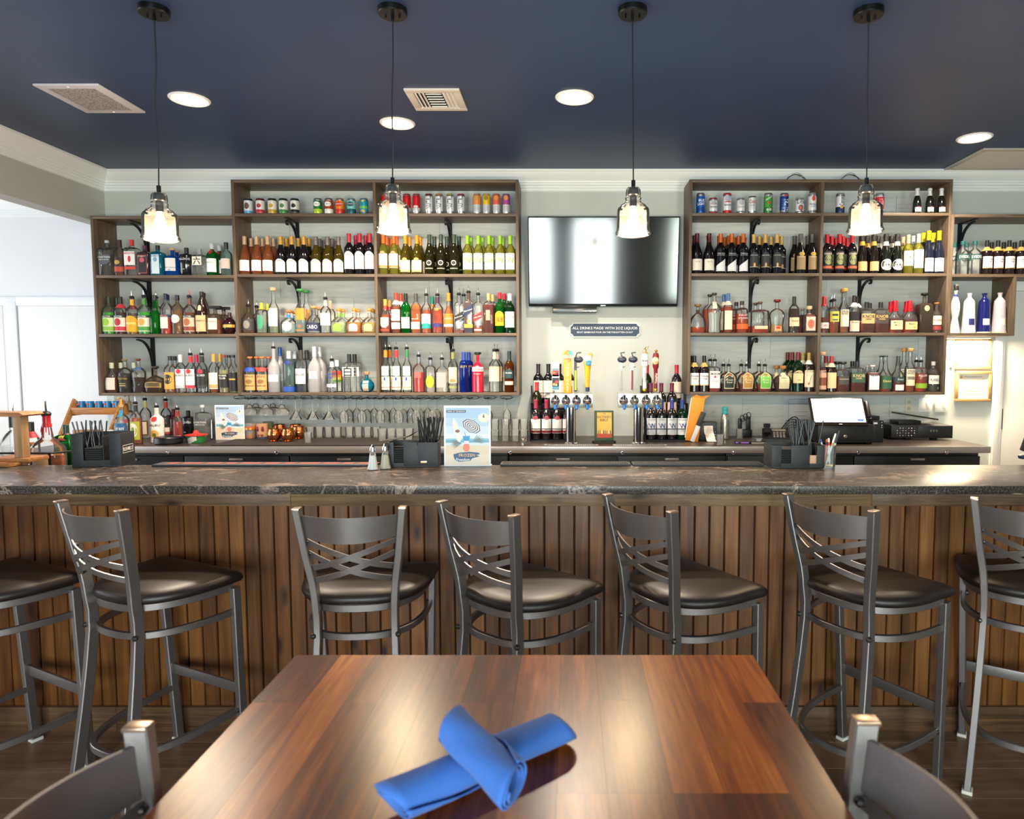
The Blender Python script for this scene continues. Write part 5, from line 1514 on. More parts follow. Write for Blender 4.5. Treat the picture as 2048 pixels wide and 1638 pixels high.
K('book', 'dark bourbon bottle with handwritten cream label', 'spir', 22, 74, 2, 'c', '2a120a', .56, ('band', '221a1a', 'ece4e0'), [(.04, .32, 1.05, 'e8cdb4')], [('Bookers', .28, .04, '4a3a34', {'sh': .25})])
def knob(code, what, lab, txtc, capc='1b1a1c'):
    K(code, what, 'shld', 28, 61, 8, 'c', '5a2a18', .35, ('screw', capc, .045), [(.30, .62, .95, lab)], [('KNOB', .53, .095, txtc), ('CREEK', .44, .05, txtc)])
knob('kno1', 'square bourbon bottle with kraft label and white cap band', 'd8ac72', '2a2420', '1b1a1c')
knob('kno2', 'square bourbon bottle with dark label and gold strip', '4a3a34', 'e0b870')
knob('kno3', 'square rye bottle with green label', '3f5a42', 'e0c890')
K('mak', 'squat bourbon bottle with red wax and cream label', 'long', 30, 64, 3, 'c', '6a280c', .44, ('wax', 'c01824'), [(.10, .38, .95, 'e8d2a0')], [("Maker's", .32, .05, '5a4430'), ('Mark', .24, .05, '5a4430')], neck=.0145)
K('mak4', 'squat bourbon bottle with red wax and tan label', 'long', 29, 64, 3, 'c', '6a280c', .42, ('wax', 'c01824'), [(.10, .34, .95, 'e6c486')], [("Maker's", .28, .045, '5a4430'), ('46', .17, .06, 'a8763a', {'dx': .4})], neck=.0145)
K('rect', 'tall square dark whiskey bottle with gold disc', 'shld', 28, 79, 8, 'u', '2a1a14', .7, ('disc', '1e1c1a'), [(.54, .68, .36, 'e8cf92', 'o')])
K('rus1', 'small bourbon bottle with white and red label', 'spir', 20, 60, 2, 'c', '5a2410', .5, ('cork', 'a8743c'), [(.26, .56, 1.1, 'ecd8c4'), (.10, .22, 1.1, '9a3a34')], [('RUSSELLS', .42, .07, '9a3a34')])
shelf(bE, SZ['E'][2], wE2, [('old', 1, 1651), ('mell', 1, 1673), ('mell', 2, 1664), ('high', 1, 1695.5), ('high', 2, 1687), ('book', 1, 1715), ('book', 2, 1724), ('kno1', 1, 1741), ('kno1', 2, 1733), ('kno2', 1, 1771.5), ('mak', 1, 1801), ('mak', 2, 1784), ('mak4', 1, 1829), ('mak4', 2, 1815), ('rect', 1, 1855), ('rus1', 1, 1876)])
K('basp', 'whiskey bottle with pink bib label', 'tall', 17, 79, 2, 'c', '4a1c10', .6, ('wood', 'd8a882'), [(.06, .54, 1.1, 'dba48a'), (.16, .36, 1.1, '8a4234')])
K('pine', 'dark whiskey bottle with tall cream label and red cap', 'spir', 20, 71, 2, '221310', None, cap=('band', 'a82a34', 'd8c49a'), labels=[(.10, .54, 1.1, 'e6d2a0')])
K('wdbl', 'rounded bourbon bottle with dark plaque label', 'shld', 26, 60, 2.6, 'c', '5a2410', .5, ('disc', '2a2826'), [(.24, .52, .8, '4a423e')], [('WOODFORD', .42, .04, 'd8c8b0')])
K('few2', 'square whiskey bottle with white line label', 'shld', 24, 53, 8, 'c', '4a1c10', .72, ('cork', 'd8d0c8'), [(.08, .72, .85, 'e9dfe4')], [('FEW', .62, .09, '2a2a2a')])
K('dicg', 'green labelled whisky bottle with long clear neck', 'long', 25, 72, 2, 'c', '7a3a14', .4, ('screw', '2a3a30', .012), [(.08, .44, 1.15, '2f5a3c')], [('Dickel', .30, .065, 'ead890')])
K('dics', 'whisky bottle with teal label and white tag', 'long', 25, 71, 2, 'c', '5a2414', .4, ('foil', '3a4242', .28), [(.28, .42, 1.15, '27403c'), (.04, .20, .8, 'ecdcdc')], [('Dickel', .35, .045, 'e0e0d0')])
K('hwst', 'tall whiskey bottle with wooden ball cork', 'tall', 19.5, 87, 2, 'c', '8a4a24', .3, ('wood', 'd8a462'), [(.14, .52, 1.05, 'e0d6b8'), (.28, .35, .8, '7a7464')], [('HIGH', .48, .05, '2a2a26'), ('WEST', .425, .05, '2a2a26')])
K('bulr', 'oval rye bottle with green strip label', 'shld', 25, 60, 2, 'c', '8a3a12', .62, ('pour', '-'), [(.12, .28, 1.2, '86a82a')], [('BULLEIT', .54, .06, 'd8d0c8')])
K('rus2', 'rye bottle with white label and grey cap', 'spir', 23, 60, 2, 'c', '3a1a10', .6, ('screw', 'b4b2ac', .03), [(.26, .55, 1.15, 'ece2d8'), (.04, .20, 1.15, '2a2e2a')], [('RUSSELLS', .40, .08, '2a2c2e'), ('6', .13, .07, 'e0dcd0', {'dx': .5})])
shelf(bE, SZ['E'][3], wE2 + ' bottom shelf', [('basp', 1, 1648), ('pine', 1, 1666), ('pine', 2, 1656), ('wdbl', 1, 1690), ('wdbl', 2, 1679), ('kno3', 1, 1719), ('kno3', 2, 1710), ('few2', 1, 1750), ('few2', 2, 1740), ('dicg', 1, 1777), ('dicg', 2, 1769), ('dics', 1, 1801.5), ('hwst', 1, 1824), ('hwst', 2, 1813), ('bulr', 1, 1850), ('bulr', 2, 1840), ('rus2', 1, 1873.5)])
# ---- unit F
K('svc', 'clear plastic vodka bottle with green band', 'spir', 24, 66, 2, 'c', None, cap=('screw', '1f5a5a', .03), labels=[(.44, .60, 1.3, '1f4a44')], texts=[('SVEDKA', .52, .085, W_, {'w': 2.0})])
K('cc2', 'dark whisky bottle with white script label', 'spir', 21.5, 67, 2, '1c1010', **ccb())
shelf(bF, SZ['F'][0], 'far right shelf', [('svc', 1, 1923), ('svc', 2, 1909), ('svc', 2, 1930), ('svc', 1, 1951), ('cc2', 1, 1966, 1992, 2015, 2039), ('cc2', 2, 1980, 2004, 2027, 2046)])
K('clas', 'white ceramic decanter with blue painted pattern', 'doll', 20, 98, 2, 'ece6dc', None, cap=('none', ''), labels=[(.73, .78, 1.4, '27368a'), (.86, .97, 1.4, '2a211e')], neck=.009)
K('cerw', 'white ceramic decanter with navy label', 'cone', 27, 79, 2, 'efe6dc', None, cap=('none', ''), labels=[(.20, .36, .5, '24306a')])
K('cern', 'navy glazed ceramic decanter with white label', 'cone', 27, 79, 2, '1a2060', None, cap=('none', ''), labels=[(.20, .36, .55, 'e8e4e0'), (.0, .035, 1.45, 'd8c8b4')])
K('cerl', 'lavender glazed ceramic decanter', 'cone', 27.5, 80, 2, 'c4b8c0', None, cap=('none', ''), labels=[(.20, .36, .5, 'ecdccc'), (.0, .035, 1.45, 'd8bca4')])
shelf((X['E'] + TB, X['F'] - TB), SZ['F'][1], 'right end cubby', [('clas', 1, 1912), ('cerw', 1, 1940), ('cern', 1, 1970), ('cerl', 1, 2001)], 'decanter')
# ================================================================== BACK BAR
ZK = .93
YK = PZ(1140, 893, ZK).y
m_sst = M('b4aeaa', .3, .75)
m_chrome = M('d6d6d8', .1, 1)
KX0, KX1 = -3.62, PZ(1980, 893, ZK).x
t = thing('back_bar_worktop', 'long dark worktop with brushed steel front edge below the shelves', 'worktop')
B().box(KX0, KX1, YK + .002, YW - .007, ZK - .035, ZK, .001).put('top', noisemat('dark_laminate', '2e2622', '3a302b', 6, .34, .0), t)
B().box(KX0, KX1, YK - .012, YK + .003, ZK - .047, ZK + .001, .002).put('steel_edge', m_sst, t)
for px in (336, 553, 800, 1021, 1245, 1467, 1717, 1893):
    p = PYl(px, 905, YK - .012)
    B().lathe([(.012, 0), (.012, .004), (.008, .007), (.001, .008)], 14, p, True, Matrix.Rotation(PI / 2, 4, 'X')).put('lock', m_chrome, t)
# coolers under the worktop
m_cool = M('101114', .4)
xs = [KX0 + .02, -2.05, -.45, 1.15, KX1 - .04]
pos = ['at the left end under cordials', 'below the hanging wine glasses', 'below the beer towers', 'at the right end below register']
for i in range(4):
    t = thing('back_bar_cooler', 'black back bar cooler cabinet ' + pos[i], 'cooler', (xs[i], YK + .03, 0), 0, 'black back bar coolers')
    wv = xs[i + 1] - xs[i] - .006
    B().box(0, wv, .03, .62, .05, ZK - .036, .004).put('body', m_cool, t)
    B().box(.02, wv - .02, .05, .6, 0, .05).put('plinth', m_cool, t)
    for k in range(2):
        d = B().box(wv * k / 2 + .004, wv * (k + 1) / 2 - .004, 0, .03, .07, ZK - .075, .004).put('door', m_cool, t)
        B().box(wv * k / 2 + .05, wv * (k + 1) / 2 - .05, -.004, -.0005, .14, ZK - .15, .001).put('glass_pane', M('0d1216', .05), d)
        B().box(wv * (k + .5) / 2 * 1.0 + wv * .22 * 0 - .05 + wv * .0, wv * (k + .5) / 2 + .05, -.012, -.0005, ZK - .105, ZK - .09, .002).put('handle', m_sst, d)
# ------------------------------------------------------------------ television, box, sign
tv = thing('television', 'large black wall television reflecting bright windows', 'television', PYl(1207, 524, 5.49))
tv.rotation_euler = (math.radians(7.5), 0, 0)
hw, hh = .598, .350
B().box(-hw, hw, 0, .05, -hh, hh, .004).put('casing', M('0c0d0f', .25), tv)
B().box(-hw + .008, hw - .008, -.0015, .0, -hh + .022, hh - .010).put('screen', M('060709', .09, 0, .9), tv)
B().box(-.02, .02, -.003, 0, -hh + .004, -hh + .012).put('logo', M('8a8c90', .3, .8), tv)
B().box(-.15, .15, .05, .12, -.15, .15).put('wall_mount', m_blk, tv)
p = PYl(1149, 619, 5.56)
t = thing('media_box', 'flat black media box mounted under the television', 'media player', p)
B().box(-.177, .177, -.05, .085, -.028, .026, .004).put('casing', M('0e0f11', .2), t)
B().box(-.177, .177, -.052, -.05, -.020, -.012).put('strip', M('5a5e66', .15, .6), t)
for px in (1066, 1082):
    p = PYl(px, 615, YW)
    o = B().box(-.035, .035, -.006, 0, -.03, .03, .002).put('wall_plate', M('d8dad6', .5), None, p)
    tag(o, 'white wall plate below the television, %s one' % ('left' if px < 1070 else 'right'), 'wall plate')
    B().box(-.010, .010, -.009, -.006, -.012, .012, .001).put('socket', M('e6e6e2', .5), o)
p = PYl(1210, 660, YW - .014)
sg = thing('plaque_sign', 'navy plaque sign with white border below the television', 'sign', p)
def notch(w_, h_, r_):
    pts = []
    for sx, sy in ((1, 1), (-1, 1), (-1, -1), (1, -1)):
        cx, cy = sx * w_, sy * h_
        ang = {(1, 1): (-PI / 2, -PI), (-1, 1): (0, -PI / 2), (-1, -1): (PI / 2, 0), (1, -1): (PI, PI / 2)}[(sx, sy)]
        for k in range(6):
            a = ang[0] + (ang[1] - ang[0]) * k / 5
            pts.append((cx + r_ * math.cos(a), cy + r_ * math.sin(a)))
    return pts
hw, hh = 70 / 1365 * YW, 14.3 / 1365 * YW
B().prism(notch(hw, hh, .022), .004, .013, 'y').put('border', M('e9ebea', .5), sg)
B().prism(notch(hw - .008, hh - .008, .022), .0, .004, 'y').put('face', M('1f3550', .5), sg)
text_flat('ALL DRINKS MADE WITH 2OZ LIQUOR', .021, M('eef0f0', .5), sg, (0, 0, .016), (1, 0, 0), (0, 0, 1), .54)
text_flat('MOST GENEROUS POUR ON THE FORGOTTEN COAST', .014, M('dfe4e6', .5), sg, (0, 0, -.018), (1, 0, 0), (0, 0, 1), .46)

# ------------------------------------------------------------------ beer towers
def tower(px, bx0, bx1, label, handles):
    b = PZ(px, 888, ZK)
    t = thing('beer_tower', label, 'beer tap', (b.x, b.y, ZK + .001), 0, 'draft beer towers')
    s = 1365 / b.y
    z0, z1 = PYl(px, 815, b.y).z - ZK, PYl(px, 787, b.y).z - ZK
    hw = (bx1 - bx0) / 2 / s
    cx = ((bx0 + bx1) / 2 - px) / s
    B().lathe([(.052, 0), (.052, .006), (.042, .012), (.0395, .016), (.0395, z0 + .01)], 28).put('column', m_chrome, t)
    B().box(cx - hw, cx + hw, -.045, .045, z0, z1, .003).put('head', brushed('tap_head_steel', 'd2d6cf', .22), t)
    out = []
    for i, hx in enumerate(handles):
        x = (hx - px) / s
        fz = (z0 + z1) / 2
        f = B().lathe([(.034, 0), (.034, .004), (.028, .012), (.016, .018), (.014, .03)], 20, (x, -.045, fz), True, Matrix.Rotation(PI / 2, 4, 'X')).sphere((x, -.085, fz + .003), .017).cyl((x, -.085, fz), (x, -.088, fz + .045), .011, 12).cyl((x, -.07, fz), (x, -.105, fz - .03), .010, 12).put('faucet', m_chrome, t)
        B().cyl((x, -.105, fz - .03), (x, -.108, fz - .052), .012, 12, .010).sphere((x, -.108, fz - .052), .011, 10, 6).put('spout_cap', M('1573c4', .35), f)
        out.append(Vector((x, -.088, fz + .045)))
    dt = thing('drip_tray', 'steel drip tray in front of the %s beer tower' % ('left' if px < 1200 else 'right'), 'drip tray', (b.x + cx * .3, b.y - .084, ZK + .001))
    B().box(-.20, .20, -.03, .03, 0, .006, .002).put('tray', m_sst, dt)
    for k in range(24):
        B().box(-.175 + k * .0150, -.168 + k * .0150, -.024, .02, .006, .009).put('slot_bar', M('3a3634', .5, .5), dt)
    return t, out, s
def hz(px0, py, Y):
    return PYl(px0, py, Y).z
t1, h1, s1 = tower(1142, 1100, 1185, 'chrome beer tower with mango and wheat ale handles', [1111, 1132, 1153, 1174])
t2, h2, s2 = tower(1277, 1235, 1321, 'chrome beer tower with white and red lager handles', [1246, 1267, 1290, 1311])
Yh = PZ(1142, 888, ZK).y - .088
def hobj(t, o, px, py):          # local coords of a pixel at the handles' depth
    p = PYl(px, py, Yh)
    return Vector((p.x - t.location.x, Yh - t.location.y, p.z - t.location.z))
def handle_box(t, px0, px1, py0, py1, dep, mat, nm='tap_handle', bev=.003, tilt=0):
    a, b = hobj(t, 0, px0, py1), hobj(t, 0, px1, py0)
    h = B().box(a.x, b.x, a.y - dep / 2, a.y + dep / 2, a.z, b.z, bev).put(nm, mat, t)
    return h, a, b
# handle 1: dark seascape print
h, a, b = handle_box(t1, 1104, 1118.5, 724, 781, .022, M('e9e4e0', .4))
fo = Vector(((a.x + b.x) / 2, a.y - .0115, a.z))
w_, H_ = b.x - a.x, b.z - a.z
for y0, y1, c in ((.03, .14, '4a8aa0'), (.14, .45, '2a2038'), (.50, .70, 'd8432c'), (.70, .78, '6a86a0'), (.50, .56, '2a2038')):
    poly_flat([(x, y * H_) for x, y in rect(-w_ * .46, w_ * .46, y0, y1)], M(c, .5), h, fo, (1, 0, 0), (0, 0, 1))
for cx, cy, rr, c in ((-.2, .22, .2, 'e89a3a'), (.15, .3, .22, 'd8432c'), (.1, .2, .15, '8ac0c0'), (.25, .6, .15, '2a2038'), (-.25, .63, .12, 'ef8a5a')):
    poly_flat(ell(cx * w_, cy * H_, rr * w_, rr * w_, 12), M(c, .5), h, fo, (1, 0, 0), (0, 0, 1), off=.0008)
# handle 2: mango cart box with umbrella
h, a, b = handle_box(t1, 1127.5, 1143, 717, 786, .03, M('f29a16', .4))
fo = Vector(((a.x + b.x) / 2, a.y - .0155, (a.z + b.z) / 2))
text_flat('MANGO CART', .019, M('fff4e0', .5), h, fo, (1, 0, 0), (0, 0, 1), None, 0, True)
p = hobj(t1, 0, 1137, 711)
B().cyl((p.x, p.y, b.z), (p.x, p.y, p.z + .03), .004, 8).put('umbrella_pole', M('f0ead8', .5), h)
seg = 8
for i in range(seg):
    a0, a1 = 2 * PI * i / seg, 2 * PI * (i + 1) / seg
    vs = [(p.x, p.y, p.z + .042)]
    for rr, dz in ((.026, .032), (.049, .006)):
        vs += [(p.x + rr * math.cos(a0), p.y + rr * math.sin(a0), p.z + dz), (p.x + rr * math.cos(a1), p.y + rr * math.sin(a1), p.z + dz)]
    obj('umbrella_panel', mesh('umbrella_panel', vs, [(0, 1, 2), (1, 3, 4, 2)], M(('f2a01c', 'ef6a1c', '3f9a9a', 'f2ead0')[i % 4], .5)), h)
# handles with oval hook-shaped head (third left, first and second right)
def oval_handle(t, px, px2, ytop, ybot, stick, strip, lab):
    a, b = hobj(t, 0, px, ybot), hobj(t, 0, px, ytop)
    h = B().box(a.x - .010, a.x + .010, a.y - .008, a.y + .008, a.z, b.z - .03, .003).put('tap_handle', stick, t)
    c = hobj(t, 0, px2, ytop + 13)
    B().sphere((c.x, c.y - .004, c.z), .034, 18, 8, (1, .35, .72)).put('oval_head', M('2c3040', .35), h)
    B().sweep([(a.x, a.y, b.z - .05), (a.x + .004, a.y, b.z - .02), (c.x - .01, c.y, b.z), (c.x + .02, c.y, b.z + .004)], .014, .010, (0, 1, 0)).put('hook', M('34302e', .4), h)
    B().box(a.x - .007, a.x + .007, a.y - .0095, a.y - .008, a.z + .01, a.z + (b.z - a.z) * .55).put('printed_strip', strip, h)
    B().sweep([(a.x, a.y, a.z + (b.z - a.z) * .62), (a.x + .03, a.y, a.z + (b.z - a.z) * .64)], .012, .008, (0, 1, 0), taper=[1, .4]).put('barb', M('34302e', .4), h)
oval_handle(t1, 1151, 1157, 706, 783, M('38322a', .4), M('9ab024', .45), '')
oval_handle(t2, 1242, 1244, 706, 782, M('b8b4b0', .3, .3), M('8f948a', .45), '')
oval_handle(t2, 1264, 1266, 706, 782, M('b8b4b0', .3, .3), M('6e2418', .45), '')
# handle 4: wheat beer glass shape
a, b = hobj(t1, 0, 1175, 783), hobj(t1, 0, 1180, 711)
Lz = b.z - a.z
h = B().lathe([(.013, 0), (.014, Lz * .1), (.016, Lz * .3), (.022, Lz * .62), (.029, Lz * .84), (.030, Lz)], 20, (a.x, a.y, a.z), True, Matrix.Shear('XZ', 4, (0, 0)) if False else None).put('tap_handle', M('f3ae18', .35), t1)
B().lathe([(.0295, Lz * .84), (.0305, Lz * .93), (.0307, Lz * 1.0)], 20, (a.x, a.y, a.z), False).put('foam', M('f2e9dc', .5), h)
B().lathe([(.0142, 0), (.015, Lz * .12)], 20, (a.x, a.y, a.z), False).put('foot', M('27305a', .4), h)
B().sphere((a.x + .006, a.y - .027, a.z + Lz * .80), .022, 16, 8, (1, .35, 1)).put('emblem', M('4f9fd2', .4), h)
text_flat('BLUE MOON', .010, M('1d2a52', .5), h, (a.x + .006, a.y - .0355, a.z + Lz * .83), (1, 0, 0), (0, 0, 1), .042)
text_flat('BELGIAN WHITE', .009, M('3a4a5a', .5), h, (a.x + .001, a.y - .0215, a.z + Lz * .40), (1, 0, 0), (0, .055 / .5, 1), None, 0, True)
B().lathe([(.019, -.004), (.019, .004)], 18, (a.x + .022, a.y + .008, a.z + Lz * 1.0), True, Matrix.Rotation(PI / 2, 4, 'X')).put('orange_slice', M('f28f1e', .5), h)
# handle 7: white lager column with lion
a, b = hobj(t2, 0, 1289, 780), hobj(t2, 0, 1291, 708)
Lz = b.z - a.z
h = B().lathe([(.012, 0), (.014, Lz * .05), (.013, Lz * .3), (.016, Lz * .62), (.024, Lz * .68), (.024, Lz * .94), (.018, Lz)], 20, a).put('tap_handle', M('e9e0da', .4), t2)
B().lathe([(.0115, -.012), (.0155, -.004), (.0155, .01), (.0125, .012)], 16, a).put('gold_ferrule', M('c9a030', .25, .9), h)
text_flat('Modelo', .016, M('27242c', .5), h, (a.x, a.y - .0245, a.z + Lz * .82), (1, 0, 0), (0, 0, 1), .04)
text_flat('Especial', .014, M('5a5460', .5), h, (a.x, a.y - .0165, a.z + Lz * .36), (0, 0, 1), (-1, 0, 0), .075, .25)
q = Vector((a.x + .006, a.y, b.z))
for nm, pts, wd in (('lion_body', [(0, 0, .004), (.002, 0, .03), (-.004, 0, .045), (.004, 0, .056)], .016), ('lion_arm', [(0, 0, .036), (.015, 0, .042), (.022, 0, .058)], .008), ('lion_arm', [(-.002, 0, .034), (-.016, 0, .036)], .007), ('lion_leg', [(0, 0, .014), (.014, 0, .008), (.016, 0, 0)], .008), ('lion_tail', [(-.004, 0, .012), (-.02, 0, .012), (-.022, 0, .026)], .005)):
    B().sweep([Vector(v) + q for v in pts], wd, wd * .7, (0, 1, 0), rnd=8).put(nm, M('b8a468', .35, .7), h)
# handle 8: red lager with cream oval
a, b = hobj(t2, 0, 1311, 780), hobj(t2, 0, 1315, 706)
Lz = b.z - a.z
h = B().lathe([(.011, 0), (.014, Lz * .06), (.013, Lz * .3), (.015, Lz * .56), (.022, Lz * .62), (.023, Lz * .92), (.018, Lz)], 20, a).put('tap_handle', M('7a1620', .35), t2)
B().lathe([(.0115, -.012), (.0155, -.004), (.0155, .01), (.0125, .012)], 16, a).put('gold_ferrule', M('c9a030', .25, .9), h)
B().sphere((a.x - .004, a.y - .017, a.z + Lz * .79), .026, 18, 10, (.9, .45, 1.15)).put('cream_oval', M('e8cf98', .4), h)
text_flat('LAGER', .009, M('8a5a2a', .5), h, (a.x - .004, a.y - .0292, a.z + Lz * .76), (1, 0, 0), (0, 0, 1), .035)
text_flat('Yuengling', .015, M('f0dcc0', .5), h, (a.x, a.y - .0155, a.z + Lz * .32), (0, 0, 1), (-1, 0, 0), .075, .25)
q = Vector((a.x + .002, a.y, b.z))
B().sphere(q + Vector((0, 0, .012)), .009, 10, 6, (1, .8, 1.3)).sweep([q + Vector((-.012, 0, .016)), q + Vector((0, 0, .024)), q + Vector((.012, 0, .014))], .008, .006, (0, 1, 0), rnd=6).put('eagle_finial', M('9a6a34', .35, .6), h)

# ------------------------------------------------------------------ wine racks with bottles beside the towers
m_wire = M('15151a', .45, .3)
def wrack(label, px0, px1):
    Y0 = PZ(1140, 882, ZK).y
    x0, x1 = PYl(px0, 840, Y0).x, PYl(px1, 840, Y0).x
    t = thing('bottle_rack', label, 'rack', (x0, Y0, ZK + .001), 0, 'tiered bottle racks')
    wv = x1 - x0
    for i, (dy, z) in enumerate(((0, .0), (.10, .135), (.20, .27))):
        zr_ = z + .06
        B().box(0, wv, dy, dy + .095, z, z + .008).put('tier_floor', m_wire, t)
        B().box(0, wv, dy - .004, dy + .003, zr_ + .03, zr_ + .036).put('rail', m_wire, t)
        for x in (0, wv):
            B().box(x - .004, x + .004, dy, dy + .096, z, z + .15).put('side_frame', m_wire, t)
        if i:
            B().box(0, wv, dy + .09, dy + .096, 0, z).put('support', m_wire, t)
    return t, Y0, x0, wv
wn('berr', 'red wine bottle with maroon seal label', 'bord', 20.5, 78, '171010', 'a02a44', [(.16, .52, 1.15, 'ece6e0'), (.17, .23, 1.15, '8a2430'), (.50, .60, .5, 'a84450', 'o')])
wn('apot', 'olive dark wine bottle with red capsule', 'bord', 20, 78, 'o', 'b8343e', [(.1, .4, 1.15, '1c1418')])
wn('whtl', 'dark wine bottle with broad pale label', 'bord', 21, 80, '131114', '2e2e30', [(.14, .58, 1.2, 'ecdcd4')])
wn('blus', 'red wine bottle with blue capsule and stripes', 'bord', 20.5, 78, '141216', '30408a', [(.12, .54, 1.15, 'e6e6ec')], [('WOODBRIDGE', .50, .024, '6a6a70'), ('W', .35, .13, '2a4a86', {'sh': -.2})])
wn('blug', 'green wine bottle with blue capsule and stripes', 'bord', 20.5, 78, 'G', '30408a', [(.12, .54, 1.15, 'e6e6ec')], [('WOODBRIDGE', .50, .024, '6a6a70'), ('W', .35, .13, '2a4a86', {'sh': -.2})])
wn('plum', 'dark wine bottle with plum capsule', 'bord', 20, 76, '161014', '6a1c3c', [(.14, .5, 1.15, 'd8b8a8')])
wn('crml', 'dark wine bottle with red capsule and cream label', 'bord', 20, 78, '141014', 'b01c34', [(.14, .56, 1.15, 'e2d2bc')])
def rackbottles(t, Y0, side, items):
    for code, tier, px, extra in items:
        k = KD[code]
        Y = Y0 + (.048, .148, .248)[tier]
        z = ZK + .001 + (.0085, .1435, .2785)[tier]
        p = PYl(px, 840, Y)
        put_bottle(code, (p.x, Y, z), random.uniform(-.1, .1), k.desc + ', ' + extra, 'wine bottle', 'wine bottles in the racks')
t, Y0, _, _ = wrack('black tiered bottle rack left of the left beer tower', 1060, 1143)
rackbottles(t, Y0, 'l', [('berr', 0, 1072, 'left rack front tier leftmost'), ('berr', 0, 1093, 'left rack front tier second'), ('berr', 0, 1114, 'left rack front tier third'), ('berr', 0, 1134.5, 'left rack behind the chrome column'),
    ('apot', 1, 1074, 'left rack middle tier'), ('whtl', 2, 1077, 'left rack top tier leftmost'), ('whtl', 2, 1097, 'left rack top tier second'), ('whtl', 2, 1119, 'left rack behind first handle'), ('whtl', 2, 1139, 'left rack behind mango handle')])
t, Y0, _, _ = wrack('black tiered bottle rack right of the right beer tower', 1288, 1380)
rackbottles(t, Y0, 'r', [('blus', 0, 1302, 'right rack front tier leftmost'), ('blus', 0, 1323, 'right rack front tier second'), ('blus', 0, 1343.5, 'right rack front tier third'), ('blug', 0, 1364, 'right rack front tier'),
    ('plum', 1, 1301, 'right rack behind the white handle'), ('plum', 1, 1322, 'right rack below the red handle'), ('plum', 1, 1343, 'right rack middle tier'), ('apot', 2, 1293, 'right rack behind lion handle'), ('crml', 2, 1352, 'right rack top tier')])

# ------------------------------------------------------------------ book on its stand
p = PZ(1208, 886, ZK)
t = thing('book_stand', 'small black wooden stand under the bartender book', 'stand', (p.x, p.y, ZK + .001))
B().prism([(-.075, -.03), (.075, -.03), (.09, .0), (.06, .04), (-.06, .04), (-.09, 0)], 0, .016).put('base', M('17130f', .6), t)
B().box(-.05, .05, .025, .035, .0161, .10, .002).put('back_rest', M('17130f', .6), t)
bk = thing('book', 'green and yellow bartender guide book standing upright', 'book', (p.x, p.y - .010, ZK + .0175), .03)
bw_, bh_ = 38 / 262, 60 / 262
bk.rotation_euler = (math.radians(-7), 0, .03)
B().box(-bw_ / 2, bw_ / 2, -.012, .012, 0, bh_, .003).put('cover', M('27432c', .5), bk)
fo = (0, -.0122, bh_ / 2)
UX, UZ = (1, 0, 0), (0, 0, 1)
poly_flat(rect(-bw_ * .37, bw_ * .40, -bh_ * .40, bh_ * .44), M('dcae4e', .5), bk, fo, UX, UZ)
text_flat('THE', .010, M('3a3020', .5), bk, (0, -.0122, bh_ * .90), UX, UZ, .03)
text_flat("BARTENDER'S", .019, M('3a3020', .5), bk, (0, -.0122, bh_ * .79), UX, UZ, bw_ * .7)
text_flat('BIBLE', .019, M('3a3020', .5), bk, (0, -.0122, bh_ * .69), UX, UZ, bw_ * .5)
poly_flat(rect(-bw_ * .37, bw_ * .40, -bh_ * .40, -bh_ * .26), M('a83a1c', .5), bk, fo, UX, UZ, off=.0008)
for k in range(8):
    poly_flat(ell(-bw_ * .30 + k * bw_ * .09, -bh_ * .21, .004, .016, 10), M(('5a6a2a', 'a8521c', 'd8ccb0', '6a2a1c')[k % 4], .5), bk, fo, UX, UZ, 'print', .001)

# ------------------------------------------------------------------ hanging stemware and its wire racks
m_stem = glassmat('stemware_glass', 'fbfcfb', dw=.09, edge=.8, ior=1.35)
zh = SZ['B'][3] - TB
for i in range(17):
    px = 478 + i * 33.4
    p = PYl(px, 795, YF + .02)
    o = thing('glass_hanger', 'black wire stemware hanger under the shelf, %s from left' % ['first', 'second', 'third', 'fourth', 'fifth', 'sixth', 'seventh', 'eighth', 'ninth', 'tenth', 'eleventh', 'twelfth', 'thirteenth', 'fourteenth', 'fifteenth', 'sixteenth', 'last'][i], 'glass rack', (p.x, YF + .03, zh), 0, 'wire stemware hangers')
    pts = []
    for a in range(24):
        an = 2 * PI * a / 24
        pts.append((.045 * math.copysign(abs(math.cos(an)) ** .5, math.cos(an)), .0, -.018 + .013 * math.copysign(abs(math.sin(an)) ** .7, math.sin(an))))
    B().sweep(pts, .0045, .0045, (0, 1, 0), True, 6).put('wire_loop', m_wire, o)
    for s in (-1, 1):
        B().cyl((s * .034, 0, -.028), (s * .034, .23, -.028), .0025, 6).put('wire_runner', m_wire, o)
def stemglass(kind):
    P = {'wine': [(.034, 0), (.032, -.002), (.006, -.008), (.0035, -.015), (.0035, -.085), (.010, -.095), (.028, -.110), (.037, -.135), (.036, -.165), (.031, -.195)],
         'flute': [(.030, 0), (.028, -.002), (.005, -.008), (.0035, -.015), (.0035, -.075), (.012, -.088), (.027, -.105), (.033, -.130), (.031, -.19), (.029, -.21)],
         'mart': [(.036, 0), (.034, -.002), (.006, -.007), (.0035, -.013), (.0035, -.088), (.008, -.096), (.055, -.165)],
         'marg': [(.036, 0), (.034, -.002), (.006, -.007), (.005, -.013), (.006, -.045), (.022, -.055), (.025, -.075), (.045, -.082), (.056, -.095), (.058, -.13)]}[kind]
    return B().lathe(P, 24, caps=False).me('stem_glass', m_stem, 50)
sm = {k: stemglass(k) for k in ('wine', 'flute', 'mart', 'marg')}
names = {'wine': 'wine_glass', 'flute': 'goblet', 'mart': 'martini_glass', 'marg': 'margarita_glass'}
cnt = {}
